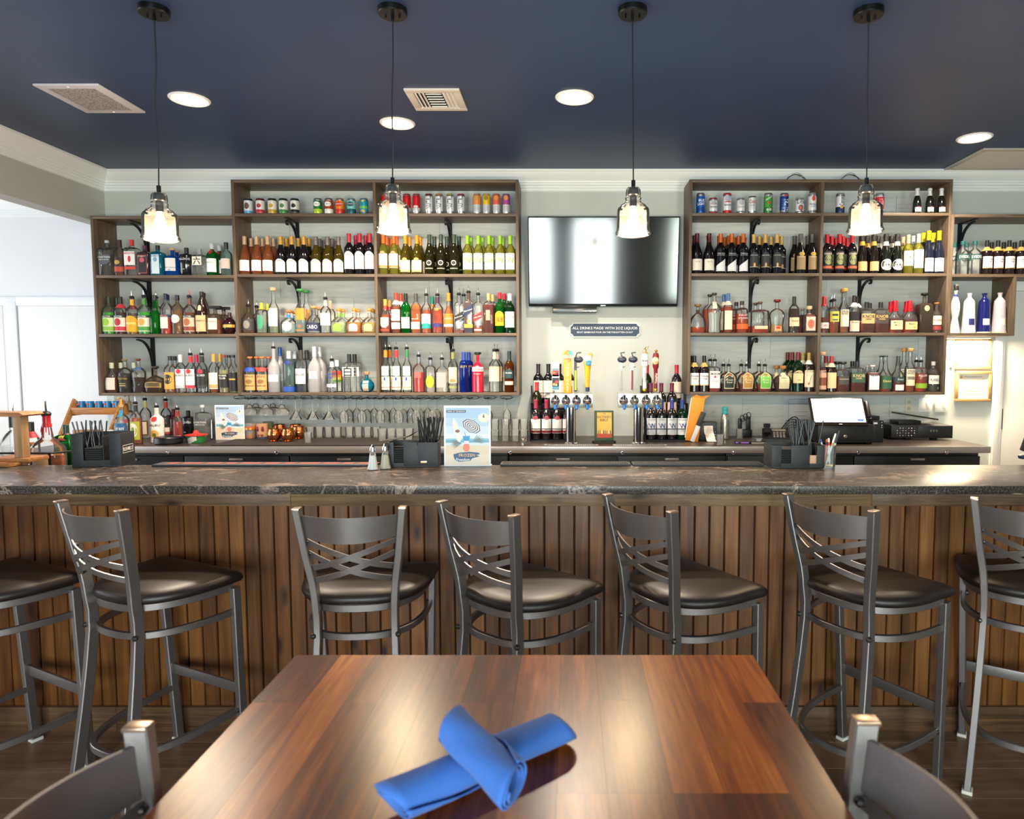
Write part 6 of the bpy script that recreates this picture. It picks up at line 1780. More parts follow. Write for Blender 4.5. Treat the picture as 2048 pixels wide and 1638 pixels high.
for kind, row, pxs in (('marg', 1, (498, 531, 563)), ('marg', 2, (511, 545)), ('mart', 1, (591, 625, 657)), ('mart', 2, (602, 636, 667)), ('wine', 1, (687, 723, 760, 797, 832, 865, 901)), ('wine', 2, (697, 733, 770, 806, 840, 873)), ('flute', 2, (713, 748, 786, 821, 855)), ('wine', 2, (917, 939, 976)), ('flute', 1, (1014,))):
    Y = YF + (.075, .19)[row - 1]
    for px in pxs:
        p = PYl(px, 795, Y)
        c = cnt[(kind, row)] = cnt.get((kind, row), 0) + 1
        o = obj(names[kind], sm[kind], None, (p.x, Y, zh - .030))
        tag(o, 'clear %s hanging upside down, %s row, %s from left' % (names[kind].replace('_', ' '), 'front' if row == 1 else 'back', ['first', 'second', 'third', 'fourth', 'fifth', 'sixth', 'seventh', 'eighth', 'ninth'][c - 1]), 'glass', 'hanging stemware')
# tumblers stacked upside down on the black mat
def tumbler(r0, r1, h):
    return B().lathe([(r0, 0), (r0, .004), (r1, h), (r1 - .003, h), (r0 - .003, .008), (.001, .008)], 20, caps=False).me('tumbler', m_stem, 50)
tm, tm2, tm3 = tumbler(.030, .034, .085), tumbler(.033, .038, .10), tumbler(.026, .030, .08)
q = PZ(700, 880, ZK)
o = B().box(PZ(430, 890, ZK).x, PZ(770, 890, ZK).x, YK + .03, YK + .55, ZK + .0005, ZK + .009, .002).put('bar_mat', noisemat('black_rubber_mat', '1b1614', '261f1c', 40, .7, .3, 2, 600))
tag(o, 'wide black rubber drying mat on the back worktop', 'mat')
ON = ['first', 'second', 'third', 'fourth', 'fifth', 'sixth', 'seventh', 'eighth', 'ninth', 'tenth', 'eleventh']
for i, px in enumerate((621, 639, 657, 675, 699, 717, 735, 753)):
    p = PZ(px, 875, ZK + .01)
    tag(obj('tumbler', tm, None, (p.x, p.y, ZK + .0095)), 'clear rocks glass on the black mat, %s from left' % ON[i], 'glass', 'rocks glasses on the mat')
p = PZ(616, 886, ZK + .01)
tag(obj('tumbler', tm3, None, (p.x, p.y, ZK + .0095)), 'small clear glass beside the copper mugs', 'glass')
for i, px in enumerate((765, 783, 800, 818)):
    p = PZ(px, 881, ZK + .01)
    tag(obj('tumbler', tm2, None, (p.x, p.y, ZK + .0015)), 'tall clear tumbler below the wine glasses, %s from left' % ON[i], 'glass', 'tumblers below the wine glasses')
for i, px in enumerate((990, 1011, 1031, 1048)):
    p = PZ(px, 883, ZK)
    for lv in range(2):
        tag(obj('tumbler', tm, None, (p.x, p.y, ZK + .001 + lv * .0865)), 'stacked clear tumbler beside menu card, %s, %s from left' % (('lower', 'upper')[lv], ON[i]), 'glass', 'stacked tumblers beside the menu card')
p = PZ(1046, 892, ZK)
o = B().lathe([(.018, 0), (.020, .002), (.010, .030), (.022, .060), (.021, .060), (.009, .031)], 18, caps=False).put('jigger', m_chrome, None, (p.x, p.y + .02, ZK + .001))
tag(o, 'small steel jigger beside the stacked tumblers', 'jigger')
# ================================================================== SMALL THINGS ON THE BACK BAR
def on_k(px, py):
    p = PZ(px, py, ZK)
    if p.y > 5.52:
        p = PYl(px, py, 5.52)
    return p
K('tor', 'syrup bottle with blue label and gold pump', 'spir', 25, 70, 2, 'c', 'e8dcc0', .5, ('none', ''), [(.24, .55, 1.2, '2f6aa0'), (.72, .90, 1.3, '3f92c0')], [('Torani', .42, .10, W_, {'sh': .25})])
K('tor2', 'syrup bottle with red label and gold pump', 'spir', 25, 70, 2, 'c', 'e8dcc0', .5, ('none', ''), [(.24, .55, 1.2, 'c83a3a')], [('Torani', .42, .10, W_, {'sh': .25})])
K('lime', 'juice bottle with round lime label', 'spir', 20, 76, 2, 'c', '8a4a2c', .64, ('pour', '22262a', 'e6e2e2'), [(.10, .56, 1.2, 'a8aa34'), (.16, .52, .8, 'ece8dc', 'o'), (.28, .42, .3, '7a9a3a', 'o')])
K('cuer', 'clear tequila bottle with dark framed label', 'spir', 21, 78, 2, 'c', 'd8d8d0', .3, ('pour', 'd8cf8a', 'e6e2e2'), [(.08, .46, 1.0, '5a3a24'), (.11, .43, .7, 'e2cdb4')])
K('mali', 'white coconut rum bottle with palm tree print', 'spir', 24, 68, 2, 'ece2da', None, cap=('pour', 'e8d8c8'), labels=[(.14, .36, .65, 'e8a040', 'o'), (.17, .28, .3, '4a6a2a', 'o'), (.60, .74, .5, 'c8352c', 'o')], texts=[('MALIBU', .50, .065, '2a2624', {'w': 2.2})])
K('rose2', 'dark juice bottle with red neck label', 'spir', 20, 76, 2, 'c', '1c1010', .6, ('pour', 'c83a34'), [(.10, .36, 1.2, 'e2d8cc'), (.10, .16, 1.2, 'a83a30'), (.28, .36, 1.2, '1c1a1a')])
K('smal', 'small dark red bottle', 'spir', 16, 58, 2, '3a0f14', None, cap=('foil', '5a1220', .3))
K('camp', 'bright red aperitif bottle with pourer', 'spir', 17, 64, 2, 'c', 'c8281c', .62, ('pour', '8a2420'), [(.04, .22, 1.1, 'e2c8b0'), (.06, .2, .9, '2a1c18')])
for code, px, py, lab in (('tor', 246, 886, 'behind the left straw caddy'), ('tor2', 261, 872, 'behind the left straw caddy'), ('lime', 274, 887, 'on the back bar'), ('cuer', 293, 876, 'on the back bar'), ('mali', 316, 885, 'on the back bar'), ('rose2', 334, 874, 'on the back bar'), ('smal', 349, 872, 'beside the aperitif'), ('camp', 357, 885, 'on the back bar'), ('bull', 378, 875, 'on the back bar'), ('avi', 407, 879, 'on the back bar')):
    p = on_k(px, py)
    o = put_bottle(code, (p.x, p.y, ZK + .001), random.uniform(-.1, .1), KD[code].desc + ' ' + lab, 'bottle')
    if code in ('tor', 'tor2'):
        H = KD[code].H
        B().lathe([(.016, H - .004), (.016, H + .012), (.006, H + .016), (.006, H + .05)], 12).sweep([(0, 0, H + .05), (0, 0, H + .062), (.0, -.03, H + .066), (.0, -.05, H + .058)], .014, .010, (1, 0, 0), rnd=8).put('pump', M('c9a864', .4), o)
p = on_k(327, 889)
t = thing('rimmer_tray', 'round black plastic rimmer tray on the back bar', 'tray', (p.x, p.y + .06, ZK + .001))
B().lathe([(.085, 0), (.095, .006), (.095, .045), (.090, .052), (.06, .055), (.001, .055)], 32).put('lid', M('121214', .35), t)
B().lathe([(.097, .018), (.097, .030)], 32, caps=False).put('band', M('1f1f22', .4), t)
p = on_k(387, 886)
t = thing('citrus_squeezer_tub', 'red and green rimming salt tub with dome lid', 'tub', (p.x, p.y + .04, ZK + .001))
B().lathe([(.060, 0), (.074, .05), (.074, .052)], 30).put('tub', M('2a7a3a', .4), t)
B().lathe([(.078, .052), (.080, .060), (.045, .064), (.022, .070), (.016, .088), (.001, .094)], 30).put('lid', M('d8342a', .4), t)
sec = [(0, .0605, .0605, 2), (.05, .0745, .0745, 2), (.06, .0745, .0745, 2)]
v, f = patch(sec, .004, .048, .55, .0008, '/')
obj('label', mesh('label', v, f, M('e9e4e0', .5), True), t)

# ---- printed drink menu, used twice
def menu_card(label, loc, w_, h_, rz, lean):
    t = thing('menu_card', label, 'menu card', loc, rz, 'drink of the month cards')
    t.rotation_euler = (lean, 0, rz)
    B().box(-w_ / 2, w_ / 2, 0, .003, 0, h_, .0005).put('card', M('eef0f2', .35), t)
    B().box(-w_ / 2, w_ / 2, .003, .07, 0, .003, .0005).put('foot', M('dfe6ea', .2), t)
    o = (0, -.0004, 0)
    def P(pts, c, off, nm='print'):
        poly_flat([(x * w_, y * h_) for x, y in pts], M(c, .5), t, o, UX, UZ, nm, off)
    for y0, y1, c in ((.80, .965, 'a9c3e0'), (.66, .80, 'b9cde3'), (.54, .66, 'cddaea'), (.46, .54, 'dfe5ee'), (.39, .43, '6fa6c0'), (.43, .46, '8fbdd0'), (.345, .39, 'd4dde2'), (.20, .345, 'e2cdb2'), (.025, .20, 'e6d6c2')):
        P(rect(-.465, .465, y0, y1), c, .0004)
    P(rect(-.445, -.03, .885, .925), '2c3444', .0008, 'banner')
    text_flat('DRINK OF THE MONTH', .022 * h_, M('f2f2f2', .5), t, (-.237 * w_, -.0004, .905 * h_), UX, UZ, .37 * w_, off=.0012)
    # surfboard
    P([(-.20, .40), (-.28, .55), (-.315, .70), (-.30, .80), (-.24, .74), (-.16, .60), (-.12, .46), (-.15, .40)], 'e9e4da', .0008)
    P(ell(-.21, .58, .05, .025, 14), '8a4a34', .0011)
    # striped parasol
    for i in range(8):
        s = 1 - i * .12
        P([(.09 + x * s * .95 - .0 * y, .66 + y * s) for x, y in [(.20 * math.cos(a) * 1.0 + .05 * math.sin(a), .095 * math.sin(a) - .075 * math.cos(a)) for a in [2 * PI * k / 8 for k in range(8)]]], ('5a4e54', 'eae6e6')[i % 2], .0009 + i * .0001)
    # palm fronds
    for s, cx, cy in ((-1, -.12, .38), (1, .12, .42)):
        for k in range(7):
            a = (2.6 + k * .22) if s < 0 else (-.35 + k * .24)
            dx, dy = .26 * math.cos(a), .13 * math.sin(a)
            P([(cx, cy), (cx + dx * .6 - dy * .06, cy + dy * .6 + dx * .03), (cx + dx, cy + dy), (cx + dx * .6 + dy * .06, cy + dy * .6 - dx * .03)], '6a7a72', .0012)
    # glass with layered drink
    P([(-.10, .50), (.06, .50), (.035, .42), (-.075, .42)], '2f93c8', .0016)
    P([(-.075, .42), (.035, .42), (.03, .37), (-.07, .37)], 'e6ddd8', .0016)
    P([(-.07, .37), (.03, .37), (.055, .30), (.02, .245), (-.06, .245), (-.10, .30)], 'e58068', .0016)
    P([(-.035, .245), (-.005, .245), (-.005, .22), (.02, .21), (-.06, .21), (-.035, .22)], 'd8e0e4', .0016)
    P([(-.065, .56), (-.055, .56), (-.03, .50), (-.04, .50)], '3a3a4a', .0017)
    # brush stroke
    P([(-.30, .20), (-.18, .225), (.05, .24), (.24, .225), (.27, .20), (.19, .185), (.26, .165), (.10, .13), (.06, .09), (-.18, .075), (-.26, .10), (-.29, .15)], '2d5274', .0019)
    text_flat('FROZEN', .05 * h_, M('f0c08a', .5), t, (-.01 * w_, -.0004, .185 * h_), UX, UZ, .34 * w_, off=.0024)
    text_flat('Freedom', .05 * h_, M('f4f4f4', .5), t, (-.10 * w_, -.0004, .115 * h_), UX, UZ, .30 * w_, .25, off=.0024)
    # round crest top right
    P(ell(.35, .80, .12, .075, 20), 'ecebc8', .0008)
    P([(.33, .80), (.37, .80), (.36, .85), (.35, .865), (.34, .85)], '3a5a6a', .0011)
    return t
p = on_k(457, 881)
menu_card('drink menu card standing on the back bar beside tiki mugs', (p.x, p.y + .03, ZK + .001), 59 / 262, 72 / 262, .04, 0)
p = PZ(935, 933, ZT)
menu_card('large drink menu card standing on the bar top', (p.x, p.y, ZT + .001), 95 / 448, 124 / 448, .03, math.radians(-3))

# ---- tiki mugs and copper mugs
def lathe_thing(name, label, cat, px, py, prof, mat, group=None, seg=24):
    p = on_k(px, py)
    o = B().lathe(prof, seg, caps=False).put(name, mat, None, (p.x, p.y, ZK + .0095))
    return tag(o, label, cat, group)
tp = [(.001, .0), (.036, 0), (.040, .01), (.039, .05), (.042, .10), (.042, .118), (.037, .118), (.035, .02), (.001, .015)]
o = lathe_thing('tiki_mug', 'ceramic tiki mug with blue and orange glaze', 'mug', 502, 879, tp, noisemat('tiki_glaze_blue', '2f7a94', 'c9803a', 14, .3, 0))
B().lathe([(.0425, .07), (.043, .10)], 24, caps=False).put('rim_band', M('b8622c', .35), o)
for s in (-1, 1):
    B().sphere((s * .016, -.040, .075), .009, 10, 6, (1, .5, 1)).put('eye', M('d8a850', .4), o)
o = lathe_thing('tiki_mug', 'tan ceramic tiki mug with red swirls', 'mug', 525, 880, tp, M('b98a62', .4))
for s in (-1, 1):
    B().sphere((s * .018, -.036, .082), .014, 10, 6, (1, .4, 1.5)).put('red_swirl', M('6e2a2c', .4), o)
    B().sphere((s * .014, -.039, .034), .012, 10, 6, (1, .4, .8)).put('eye_ring', M('8a4a3a', .4), o)
B().lathe([(.0405, .002), (.0412, .018)], 24, caps=False).put('foot_band', M('3a3a52', .4), o)
o = lathe_thing('tiki_mug', 'greenish glass mug behind the tiki mugs', 'mug', 537, 872, tp, glassmat('green_mug_glass', '9aa88a', dw=.3))
n = NT('hammered_copper')
tc = n.n('ShaderNodeTexCoord')
vo = n.n('ShaderNodeTexVoronoi', Scale=110)
n.l(tc.outputs['Object'], vo.inputs[0])
bp = n.n('ShaderNodeBump', Strength=.3, Distance=.002)
n.l(vo.outputs[0], bp.inputs['Height'])
n.l(bp.outputs[0], n.b.inputs['Normal'])
n.b.inputs['Base Color'].default_value = lin('d9814f')
n.b.inputs['Metallic'].default_value = 1
n.b.inputs['Roughness'].default_value = .18
cp = [(.001, 0), (.030, 0), (.034, .004), (.030, .008), (.044, .022), (.051, .042), (.050, .062), (.043, .080), (.042, .096), (.039, .096), (.040, .080), (.046, .060), (.046, .042), (.001, .012)]
for i, (px, py, sd) in enumerate(((549, 885, 1), (577, 885, -1), (560, 874, 1), (598, 880, 1), (592, 871, 1))):
    o = lathe_thing('copper_mug', 'hammered copper mug, ' + ('left one of the front pair', 'right one of the front pair', 'half hidden between the front pair', 'right of the front pair', 'rearmost beside the glasses')[i], 'mug', px, py, cp, n.m, 'copper mugs')
    pts = [(.012, .044, .078), (.016, .068, .080), (.018, .078, .055), (.016, .066, .028), (.012, .046, .026)]
    B().sweep(pts, .010, .006, (1, 0, 0), rnd=8).put('handle', M('b98a4a', .2, 1), o)
    B().lathe([(.0435, .094), (.0445, .097), (.0435, .099)], 24, caps=False).put('rim', M('d8a868', .15, 1), o)

# ---- wooden tiered crate with cans
p = on_k(168, 884)
m_crate = woodmat('oiled_pine', [(.2, '7a4a22'), (.5, 'b0763c'), (.8, 'd29a5c')], 'x', 1.5, .45, vary=.4)
t = thing('tiered_crate', 'two tier orange wood display crate at the left end', 'crate', (p.x, p.y, ZK + .001))
cw = .36
for dy, z in ((.0, .0), (.12, .20)):
    B().box(-cw / 2, cw / 2, dy, dy + .012, z, z + .055, .002).put('front_slat', m_crate, t)
    B().box(-cw / 2, cw / 2, dy + .012, dy + .13, z, z + .010, .001).put('tray_floor', m_crate, t)
    B().box(-cw / 2, cw / 2, dy + .13, dy + .142, z, z + .08, .002).put('back_slat', m_crate, t)
for s in (-1, 1):
    B().sweep([(s * (cw / 2 + .008), -.01, 0), (s * (cw / 2 + .008), .19, .31)], .016, .05, (1, 0, 0)).put('side_leg', m_crate, t)
    B().box(s * cw / 2 - .006, s * cw / 2 + .006, .12, .262, .19, .27, .002).put('tray_end', m_crate, t)
for i in range(5):
    c = thing('small_can', 'small blue pineapple juice can in the wooden crate, %s from left' % ON[i], 'can', (p.x - .14 + i * .068, p.y + .19, ZK + .2125), 0, 'small blue juice cans')
    B().lathe([(.025, 0), (.027, .002), (.027, .088), (.025, .09), (.001, .088)], 18).put('body', M('2a7ab0', .3, .3), c)
    B().lathe([(.0273, .004), (.0273, .03)], 18, caps=False).put('yellow_band', M('e0a83a', .35), c)
    B().sphere((0, -.0262, .068), .011, 10, 6, (1, .2, .8)).put('emblem', M('c8402c', .4), c)
p2 = on_k(231, 884)
o = B().box(-.045, .045, -.03, .03, 0, .10, .012).put('paper_tub', M('e9e4dc', .5), None, (p2.x - .0, p2.y - .06, ZK + .001))
tag(o, 'rounded white plastic tub beside the syrup bottles', 'tub')

# ---- orange folder, marker, printer, bottle, cables, phone, register
def lean_box(name, label, cat, px0, py0, px1, py1, thick, mat, wv, Y):
    a, b = PYl(px0, py0, Y), PYl(px1, py1, Y)
    d = b - a
    L = d.length
    ang = math.atan2(d.x, d.z)
    t = B().box(-wv / 2, wv / 2, -thick / 2, thick / 2, 0, L, min(thick * .3, .003)).put(name, mat, None, a)
    t.rotation_euler = (0, ang, 0)
    return tag(t, label, cat)
Yf = on_k(1390, 884).y
o = lean_box('envelope', 'orange envelope folder leaning beside the wine rack', 'folder', 1383, 882, 1397, 796, .018, M('e08e24', .6), .10, Yf + .03)
B().prism([(-.05, .335), (.05, .335), (.085, .37), (.02, .352), (-.02, .36)], -.004, .004, 'y').put('flap', M('c97a1e', .6), o)
B().box(-.056, -.051, -.008, .008, .02, .33).put('paper_edge', M('e9dccc', .6), o)
o = lean_box('clipboard', 'white pad with black grip leaning on orange folder', 'clipboard', 1384, 883, 1398, 848, .014, M('dcd8da', .5), .032, Yf - .02)
B().box(-.019, .019, -.010, .010, .13, .24, .003).put('black_grip', M('2a2422', .5), o)
p = on_k(1416, 882)
t = thing('receipt_printer', 'black receipt printer with curling white paper', 'printer', (p.x, p.y, ZK + .001), -.1)
B().box(-.068, .068, .0, .14, 0, .145, .008).put('housing', M('141518', .4), t)
B().box(-.066, .066, -.002, .0, .105, .13).put('lid_line', M('2a2c30', .3), t)
pts = [(.001, .085), (-.006, .115), (-.008, .06), (-.02, .045), (-.022, .02), (-.05, .008), (-.08, .004)]
v, f = [], []
for i, (y, z) in enumerate([(-.003, .118), (-.007, .075), (-.012, .058), (-.02, .052), (-.024, .03), (-.04, .010), (-.075, .003)]):
    v += [(-.036 + i * .004, y, z), (.034 + i * .004, y, z)]
for i in range(6):
    f.append((2 * i, 2 * i + 1, 2 * i + 3, 2 * i + 2))
obj('paper', mesh('paper', v, f, M('e8dcd2', .7)), t)
for z in (.03, .05, .07):
    B().sphere((.054, -.001, z), .005, 8, 6).put('button', M('8fa0a8', .4), t)
p = on_k(1449, 878)
t = thing('water_bottle', 'steel water bottle with teal cap and loop', 'bottle', (p.x, p.y, ZK + .001))
B().lathe([(.030, 0), (.034, .004), (.035, .15), (.033, .17), (.022, .195), (.020, .205), (.020, .215)], 28).put('body', brushed('bottle_steel', 'b8b4a8', .25), t)
B().lathe([(.0225, .205), (.0225, .222), (.020, .225), (.020, .23), (.0225, .232), (.0225, .252), (.018, .256)], 24).put('cap', M('2a9aa0', .4), t)
B().lathe([(.024, .198), (.026, .203), (.024, .206)], 24, caps=False).put('strap', M('2a8a90', .45), t)
for nm, lab, px, py, me_ in (('shot_glass', 'small clear glass at the worktop edge before the steel bottle', 1442, 892, tm3), ('shot_glass', 'small clear glass beside the charging cables', 1481, 879, tm3)):
    p = on_k(px, py)
    o = obj(nm, me_, None, (p.x, p.y + .03, ZK + .0015))
    tag(o, lab, 'glass')
p = on_k(1492, 872)
t = thing('cable_dock', 'black charging dock with looped cables', 'charger', (p.x, p.y + .05, ZK + .001))
B().box(-.055, .055, -.03, .03, 0, .06, .006).box(-.05, -.02, .0, .025, .06, .15, .004).box(.015, .05, .0, .025, .06, .165, .006).put('dock', M('141416', .4), t)
for k in range(3):
    c = Vector((-.022 + k * .026, -.005, .15 + k * .012))
    B().sweep([c + Vector((.018 * math.cos(a), 0, .026 * math.sin(a))) for a in [2 * PI * q / 16 for q in range(16)]], .006, .006, (0, 1, 0), True, 6).put('cable_loop', M('17171a', .5), t)
p = on_k(1484, 887)
o = B().box(-.055, .055, -.025, .025, 0, .016, .005).put('handheld_device', M('1a141c', .4), None, (p.x, p.y, ZK + .001), (0, 0, -.15))
tag(o, 'black handheld device with purple trim on worktop', 'device')
B().box(-.048, -.03, -.0265, -.025, .003, .013).box(-.01, .045, -.0265, -.025, .003, .013).put('purple_trim', M('8a5ac0', .4), o)
p = on_k(1518, 887)
o = B().box(-.07, .06, -.03, .03, 0, .012, .003).put('notebook', M('1b1718', .5), None, (p.x, p.y, ZK + .001), (0, 0, .1))
tag(o, 'dark notebook lying before the desk phone', 'notebook')
B().box(-.07, .055, -.029, -.0305, .003, .009).put('pages', M('c8b8b0', .6), o)
o = B().lathe([(.022, 0), (.030, .003), (.033, .022), (.031, .022), (.024, .006), (.001, .005)], 20, caps=False).put('glass_dish', m_stem, None, (p.x - .002, p.y + .0, ZK + .0135))
tag(o, 'small clear glass dish on the dark notebook', 'dish')
p = on_k(1552, 884)
t = thing('desk_phone', 'black corded desk phone with tilted keypad', 'telephone', (p.x, p.y, ZK + .001), -.25)
B().prism([(-.02, 0), (.17, 0), (.17, .085), (.15, .09), (-.02, .022)], -.10, .10, 'x').put('base', M('17181a', .4), t)
B().sweep([(-.065, .01, .062), (-.066, .03, .082), (-.066, .11, .118), (-.065, .14, .112)], .045, .03, (1, 0, 0), taper=[1.15, .8, .8, 1.15]).put('handset', M('121316', .35), t)
rot = Matrix.Rotation(math.atan2(.068, .17), 4, 'X')
for r_ in range(4):
    for c in range(4):
        B().box(-.008, .008, -.006, .006, 0, .004, .001).xf(Matrix.Translation((-.012 + c * .024, .012 + r_ * .022, .036 + r_ * .0088)) @ rot).put('key', M('7a746e', .5), t)
B().box(-.03, .075, .11, .145, 0, .003).xf(Matrix.Translation((0, -.002, .031)) @ rot).put('display', M('6a6a5c', .2), t)
p = on_k(1700, 889)
t = thing('cash_drawer', 'wide black cash drawer under the register screen', 'cash drawer', (p.x, p.y, ZK + .001))
B().box(-.24, .17, .0, .40, .012, .148, .004).put('case', M('141417', .45), t)
B().box(-.225, .155, -.006, .0, .03, .125, .002).put('drawer_front', M('19191c', .4), t)
B().lathe([(.014, 0), (.014, .006), (.001, .008)], 14, (-.04, -.006, .06), True, Matrix.Rotation(PI / 2, 4, 'X')).put('lock', M('b8a894', .25, .9), t)
for x in (-.22, .15):
    B().box(x - .02, x + .02, .02, .06, 0, .012).put('foot', m_blk, t)
p3 = on_k(1752, 885)
t2_ = thing('register_unit', 'tall black computer unit at the end of the drawer', 'computer', (p3.x, p3.y, ZK + .001))
B().box(-.03, .055, .0, .30, 0, .165, .003).put('case', M('1a1b1e', .4), t2_)
B().box(-.022, .006, -.001, .0, .14, .153).put('sticker', M('e9e6e2', .5), t2_)
for z, c in ((.152, 'c9ccd0'), (.13, '8ad06a'), (.115, 'c9ccd0')):
    B().sphere((.04, -.0005, z), .0045, 8, 6).put('indicator', M(c, .4), t2_)
o = B().box(-.10, .095, .0, .16, 0, .03, .004).put('mini_computer', M('1b1b1e', .35), None, (p3.x - .045, p3.y + .06, ZK + .168))
tag(o, 'flat black box lying on the register unit', 'device')
B().box(-.02, .03, -.001, .0, .008, .018).put('logo', M('8a8c90', .4), o)
# register screen
a, b = PYl(1622, 800, 5.12), PYl(1727, 844, 5.12)
cx, cz = (a.x + b.x) / 2, (a.z + b.z) / 2
t = thing('register_screen', 'tilted register touch screen glowing white', 'monitor', (cx, 5.10, cz))
RS = Matrix.Rotation(math.radians(-2), 4, 'Z') @ Matrix.Rotation(math.radians(-32), 4, 'X')
hw, hh = .205, .118
B().box(-hw, hw, 0, .02, -hh, hh, .008).xf(RS).put('bezel', M('2a211d', .25, .3), t)
B().box(-hw + .016, hw - .016, -.0012, 0, -hh + .026, hh - .012).xf(RS).put('screen', M('eef2fb', .3, emit=1.0), t)
B().box(hw - .075, hw - .03, -.0018, -.0012, -hh + .034, -hh + .052).xf(RS).put('blue_button', M('3a66c8', .4, emit=.5), t)
B().box(-.012, .012, -.001, 0, -hh + .007, -hh + .013).xf(RS).put('logo', M('c9c4c0', .4), t)
B().box(hw + .001, hw + .03, -.01, .03, -.05, .085, .008).xf(RS).put('card_reader', M('1d1816', .35), t)
zb = ZK + .150 - cz
B().sweep([(0, .03, -.02), (0, .08, -.06), (0, .10, zb + .02)], .05, .022, (1, 0, 0)).put('stand_neck', m_blk, t)
B().lathe([(.10, zb), (.10, zb + .006), (.03, zb + .014), (.025, zb + .03)], 24, (0, .10, 0)).put('stand_foot', m_blk, t)
# tangled black cables behind the caddy
p = on_k(1590, 872)
o = thing('cable_tangle', 'tangle of black cables between phone and register', 'cables', (p.x, p.y + .05, ZK + .002))
for k in range(5):
    rr = random.Random(k)
    pts = [(-.13 + .26 * f + .02 * math.sin(7 * f + k), .03 * math.cos(5 * f + k), .02 + (.06 + .02 * k) * math.sin(PI * f) ** (1 + .3 * k)) for f in [q / 16 for q in range(17)]]
    B().sweep(pts, .008, .008, None, False, 6).put('cable', M('151518', .5), o)
# amplifier with tray
p = on_k(1846, 881)
t = thing('amplifier', 'black rack amplifier seen at an angle on the worktop', 'amplifier', (p.x, p.y + .02, ZK + .001), math.radians(-3))
B().box(-.235, .235, .0, .25, .016, .115, .004).put('case', M('131315', .45), t)
for x in (-.1, .1):
    B().box(x - .02, x + .02, .01, .05, 0, .016).put('foot', m_blk, t)
B().box(-.03, .22, -.004, 0, .03, .11, .002).put('faceplate', M('1b1b1d', .35), t)
for r_ in range(4):
    for c in range(7):
        B().sphere((-.19 + c * .022, -.001, .035 + r_ * .019), .0045, 8, 5).put('jack', M(('b8b4b0', '8a3a34')[(r_ + c) % 3 == 0], .35, .5), t)
for c in range(3):
    B().box(.06 + c * .022, .072 + c * .022, -.0055, -.004, .066, .082).put('readout', M('5a6450', .4), t)
o = B().box(-.15, .15, 0, .17, 0, .012, .004).put('laptop', M('161517', .4), None, (p.x - .0, p.y + .06, ZK + .176), (0, math.radians(9), 0))
tag(o, 'thin black slab resting tilted on the amplifier', 'laptop')
o2 = B().box(-.13, .05, .02, .17, 0, .030, .004).put('network_box', M('101012', .4), None, (p.x - .03, p.y + .055, ZK + .118))
tag(o2, 'low black box between amplifier and tilted slab', 'device')
# paper notices, plates, certificates on the wall
p = PYl(1601, 819, YW - .007)
o = B().box(-.138, .138, -.001, 0, -.108, .108).put('paper_notice', M('cfd4dc', .7), None, p)
tag(o, 'white printed form taped to the wall behind cables', 'paper')
for x0, x1, y0, y1 in ((-.10, .085, .045, .048), (-.10, .085, .085, .088), (-.10, -.098, -.085, .088), (.083, .085, -.085, .088), (-.10, .085, -.085, -.083), (-.05, .06, -.02, -.018), (-.05, .05, -.055, -.052)):
    poly_flat(rect(x0, x1, y0, y1), M('5a606a', .6), o, (0, -.001, 0), UX, UZ, 'ruled_line')
for px0, px1, lab, kind in ((1809, 1825, 'ivory wall outlet plate above the amplifier', 'o'), (1836, 1864, 'left white light switch plate above the amplifier', 's'), (1869, 1896, 'right white light switch plate below the certificates', 's')):
    a, b = PYl(px0, 824, YW - .007), PYl(px1, 797, YW - .007)
    o = B().box(a.x, b.x, YW - .014, YW - .0065, a.z, b.z, .002).put('wall_plate', M('cfcbb4' if kind == 'o' else 'e9e6e0', .5))
    tag(o, lab, 'wall plate')
    cx, cz = (a.x + b.x) / 2, (a.z + b.z) / 2
    if kind == 'o':
        for s in (-1, 1):
            B().box(cx - .012, cx + .012, YW - .0155, YW - .0138, cz + s * .026 - .012, cz + s * .026 + .012, .0005).put('socket', M('b4b09a', .5), o)
    else:
        B().box(cx + .008, cx + .034, YW - .018, YW - .0138, cz - .03, cz + .036, .001).put('rocker', M('efece6', .45), o)
m_frame = woodmat('pale_oak_frame', [(.2, '9a7648'), (.5, 'b8925e'), (.8, 'cfae7c')], 'x', 2, .5, vary=.2)
for y0, y1, lab in ((675, 738, 'upper framed certificate glowing below the cubby'), (742, 803, 'lower framed certificate beside the door casing')):
    a, b = PYl(1908, y1, YW - .003), PYl(1982, y0, YW - .003)
    t = thing('framed_certificate', lab, 'picture frame', ((a.x + b.x) / 2, YW - .001, (a.z + b.z) / 2))
    hw, hh, fw = (b.x - a.x) / 2, (b.z - a.z) / 2, .024
    for q in ((-hw, hw, -hh, -hh + fw), (-hw, hw, hh - fw, hh), (-hw, -hw + fw, -hh + fw, hh - fw), (hw - fw, hw, -hh + fw, hh - fw)):
        B().box(q[0], q[1], -.018, 0, q[2], q[3], .001).put('frame_rail', m_frame, t)
    s_ = B().box(-hw + fw, hw - fw, -.006, -.001, -hh + fw, hh - fw).put('sheet', M('f2ece2', .6), t)
    for k in range(7):
        yy = hh * (.62 - .19 * k)
        ww = hw * (.5, .62, .35, .3, .4, .45, .65)[k]
        poly_flat(rect(-ww, ww, yy - .003, yy + .003), M('b8a890', .6), s_, (0, -.006, 0), UX, UZ, 'ruled_line')
    poly_flat(ell(-hw * .66, hh * .6, .012, .012, 16), M('d2a85a', .5), s_, (0, -.006, 0), UX, UZ, 'seal')
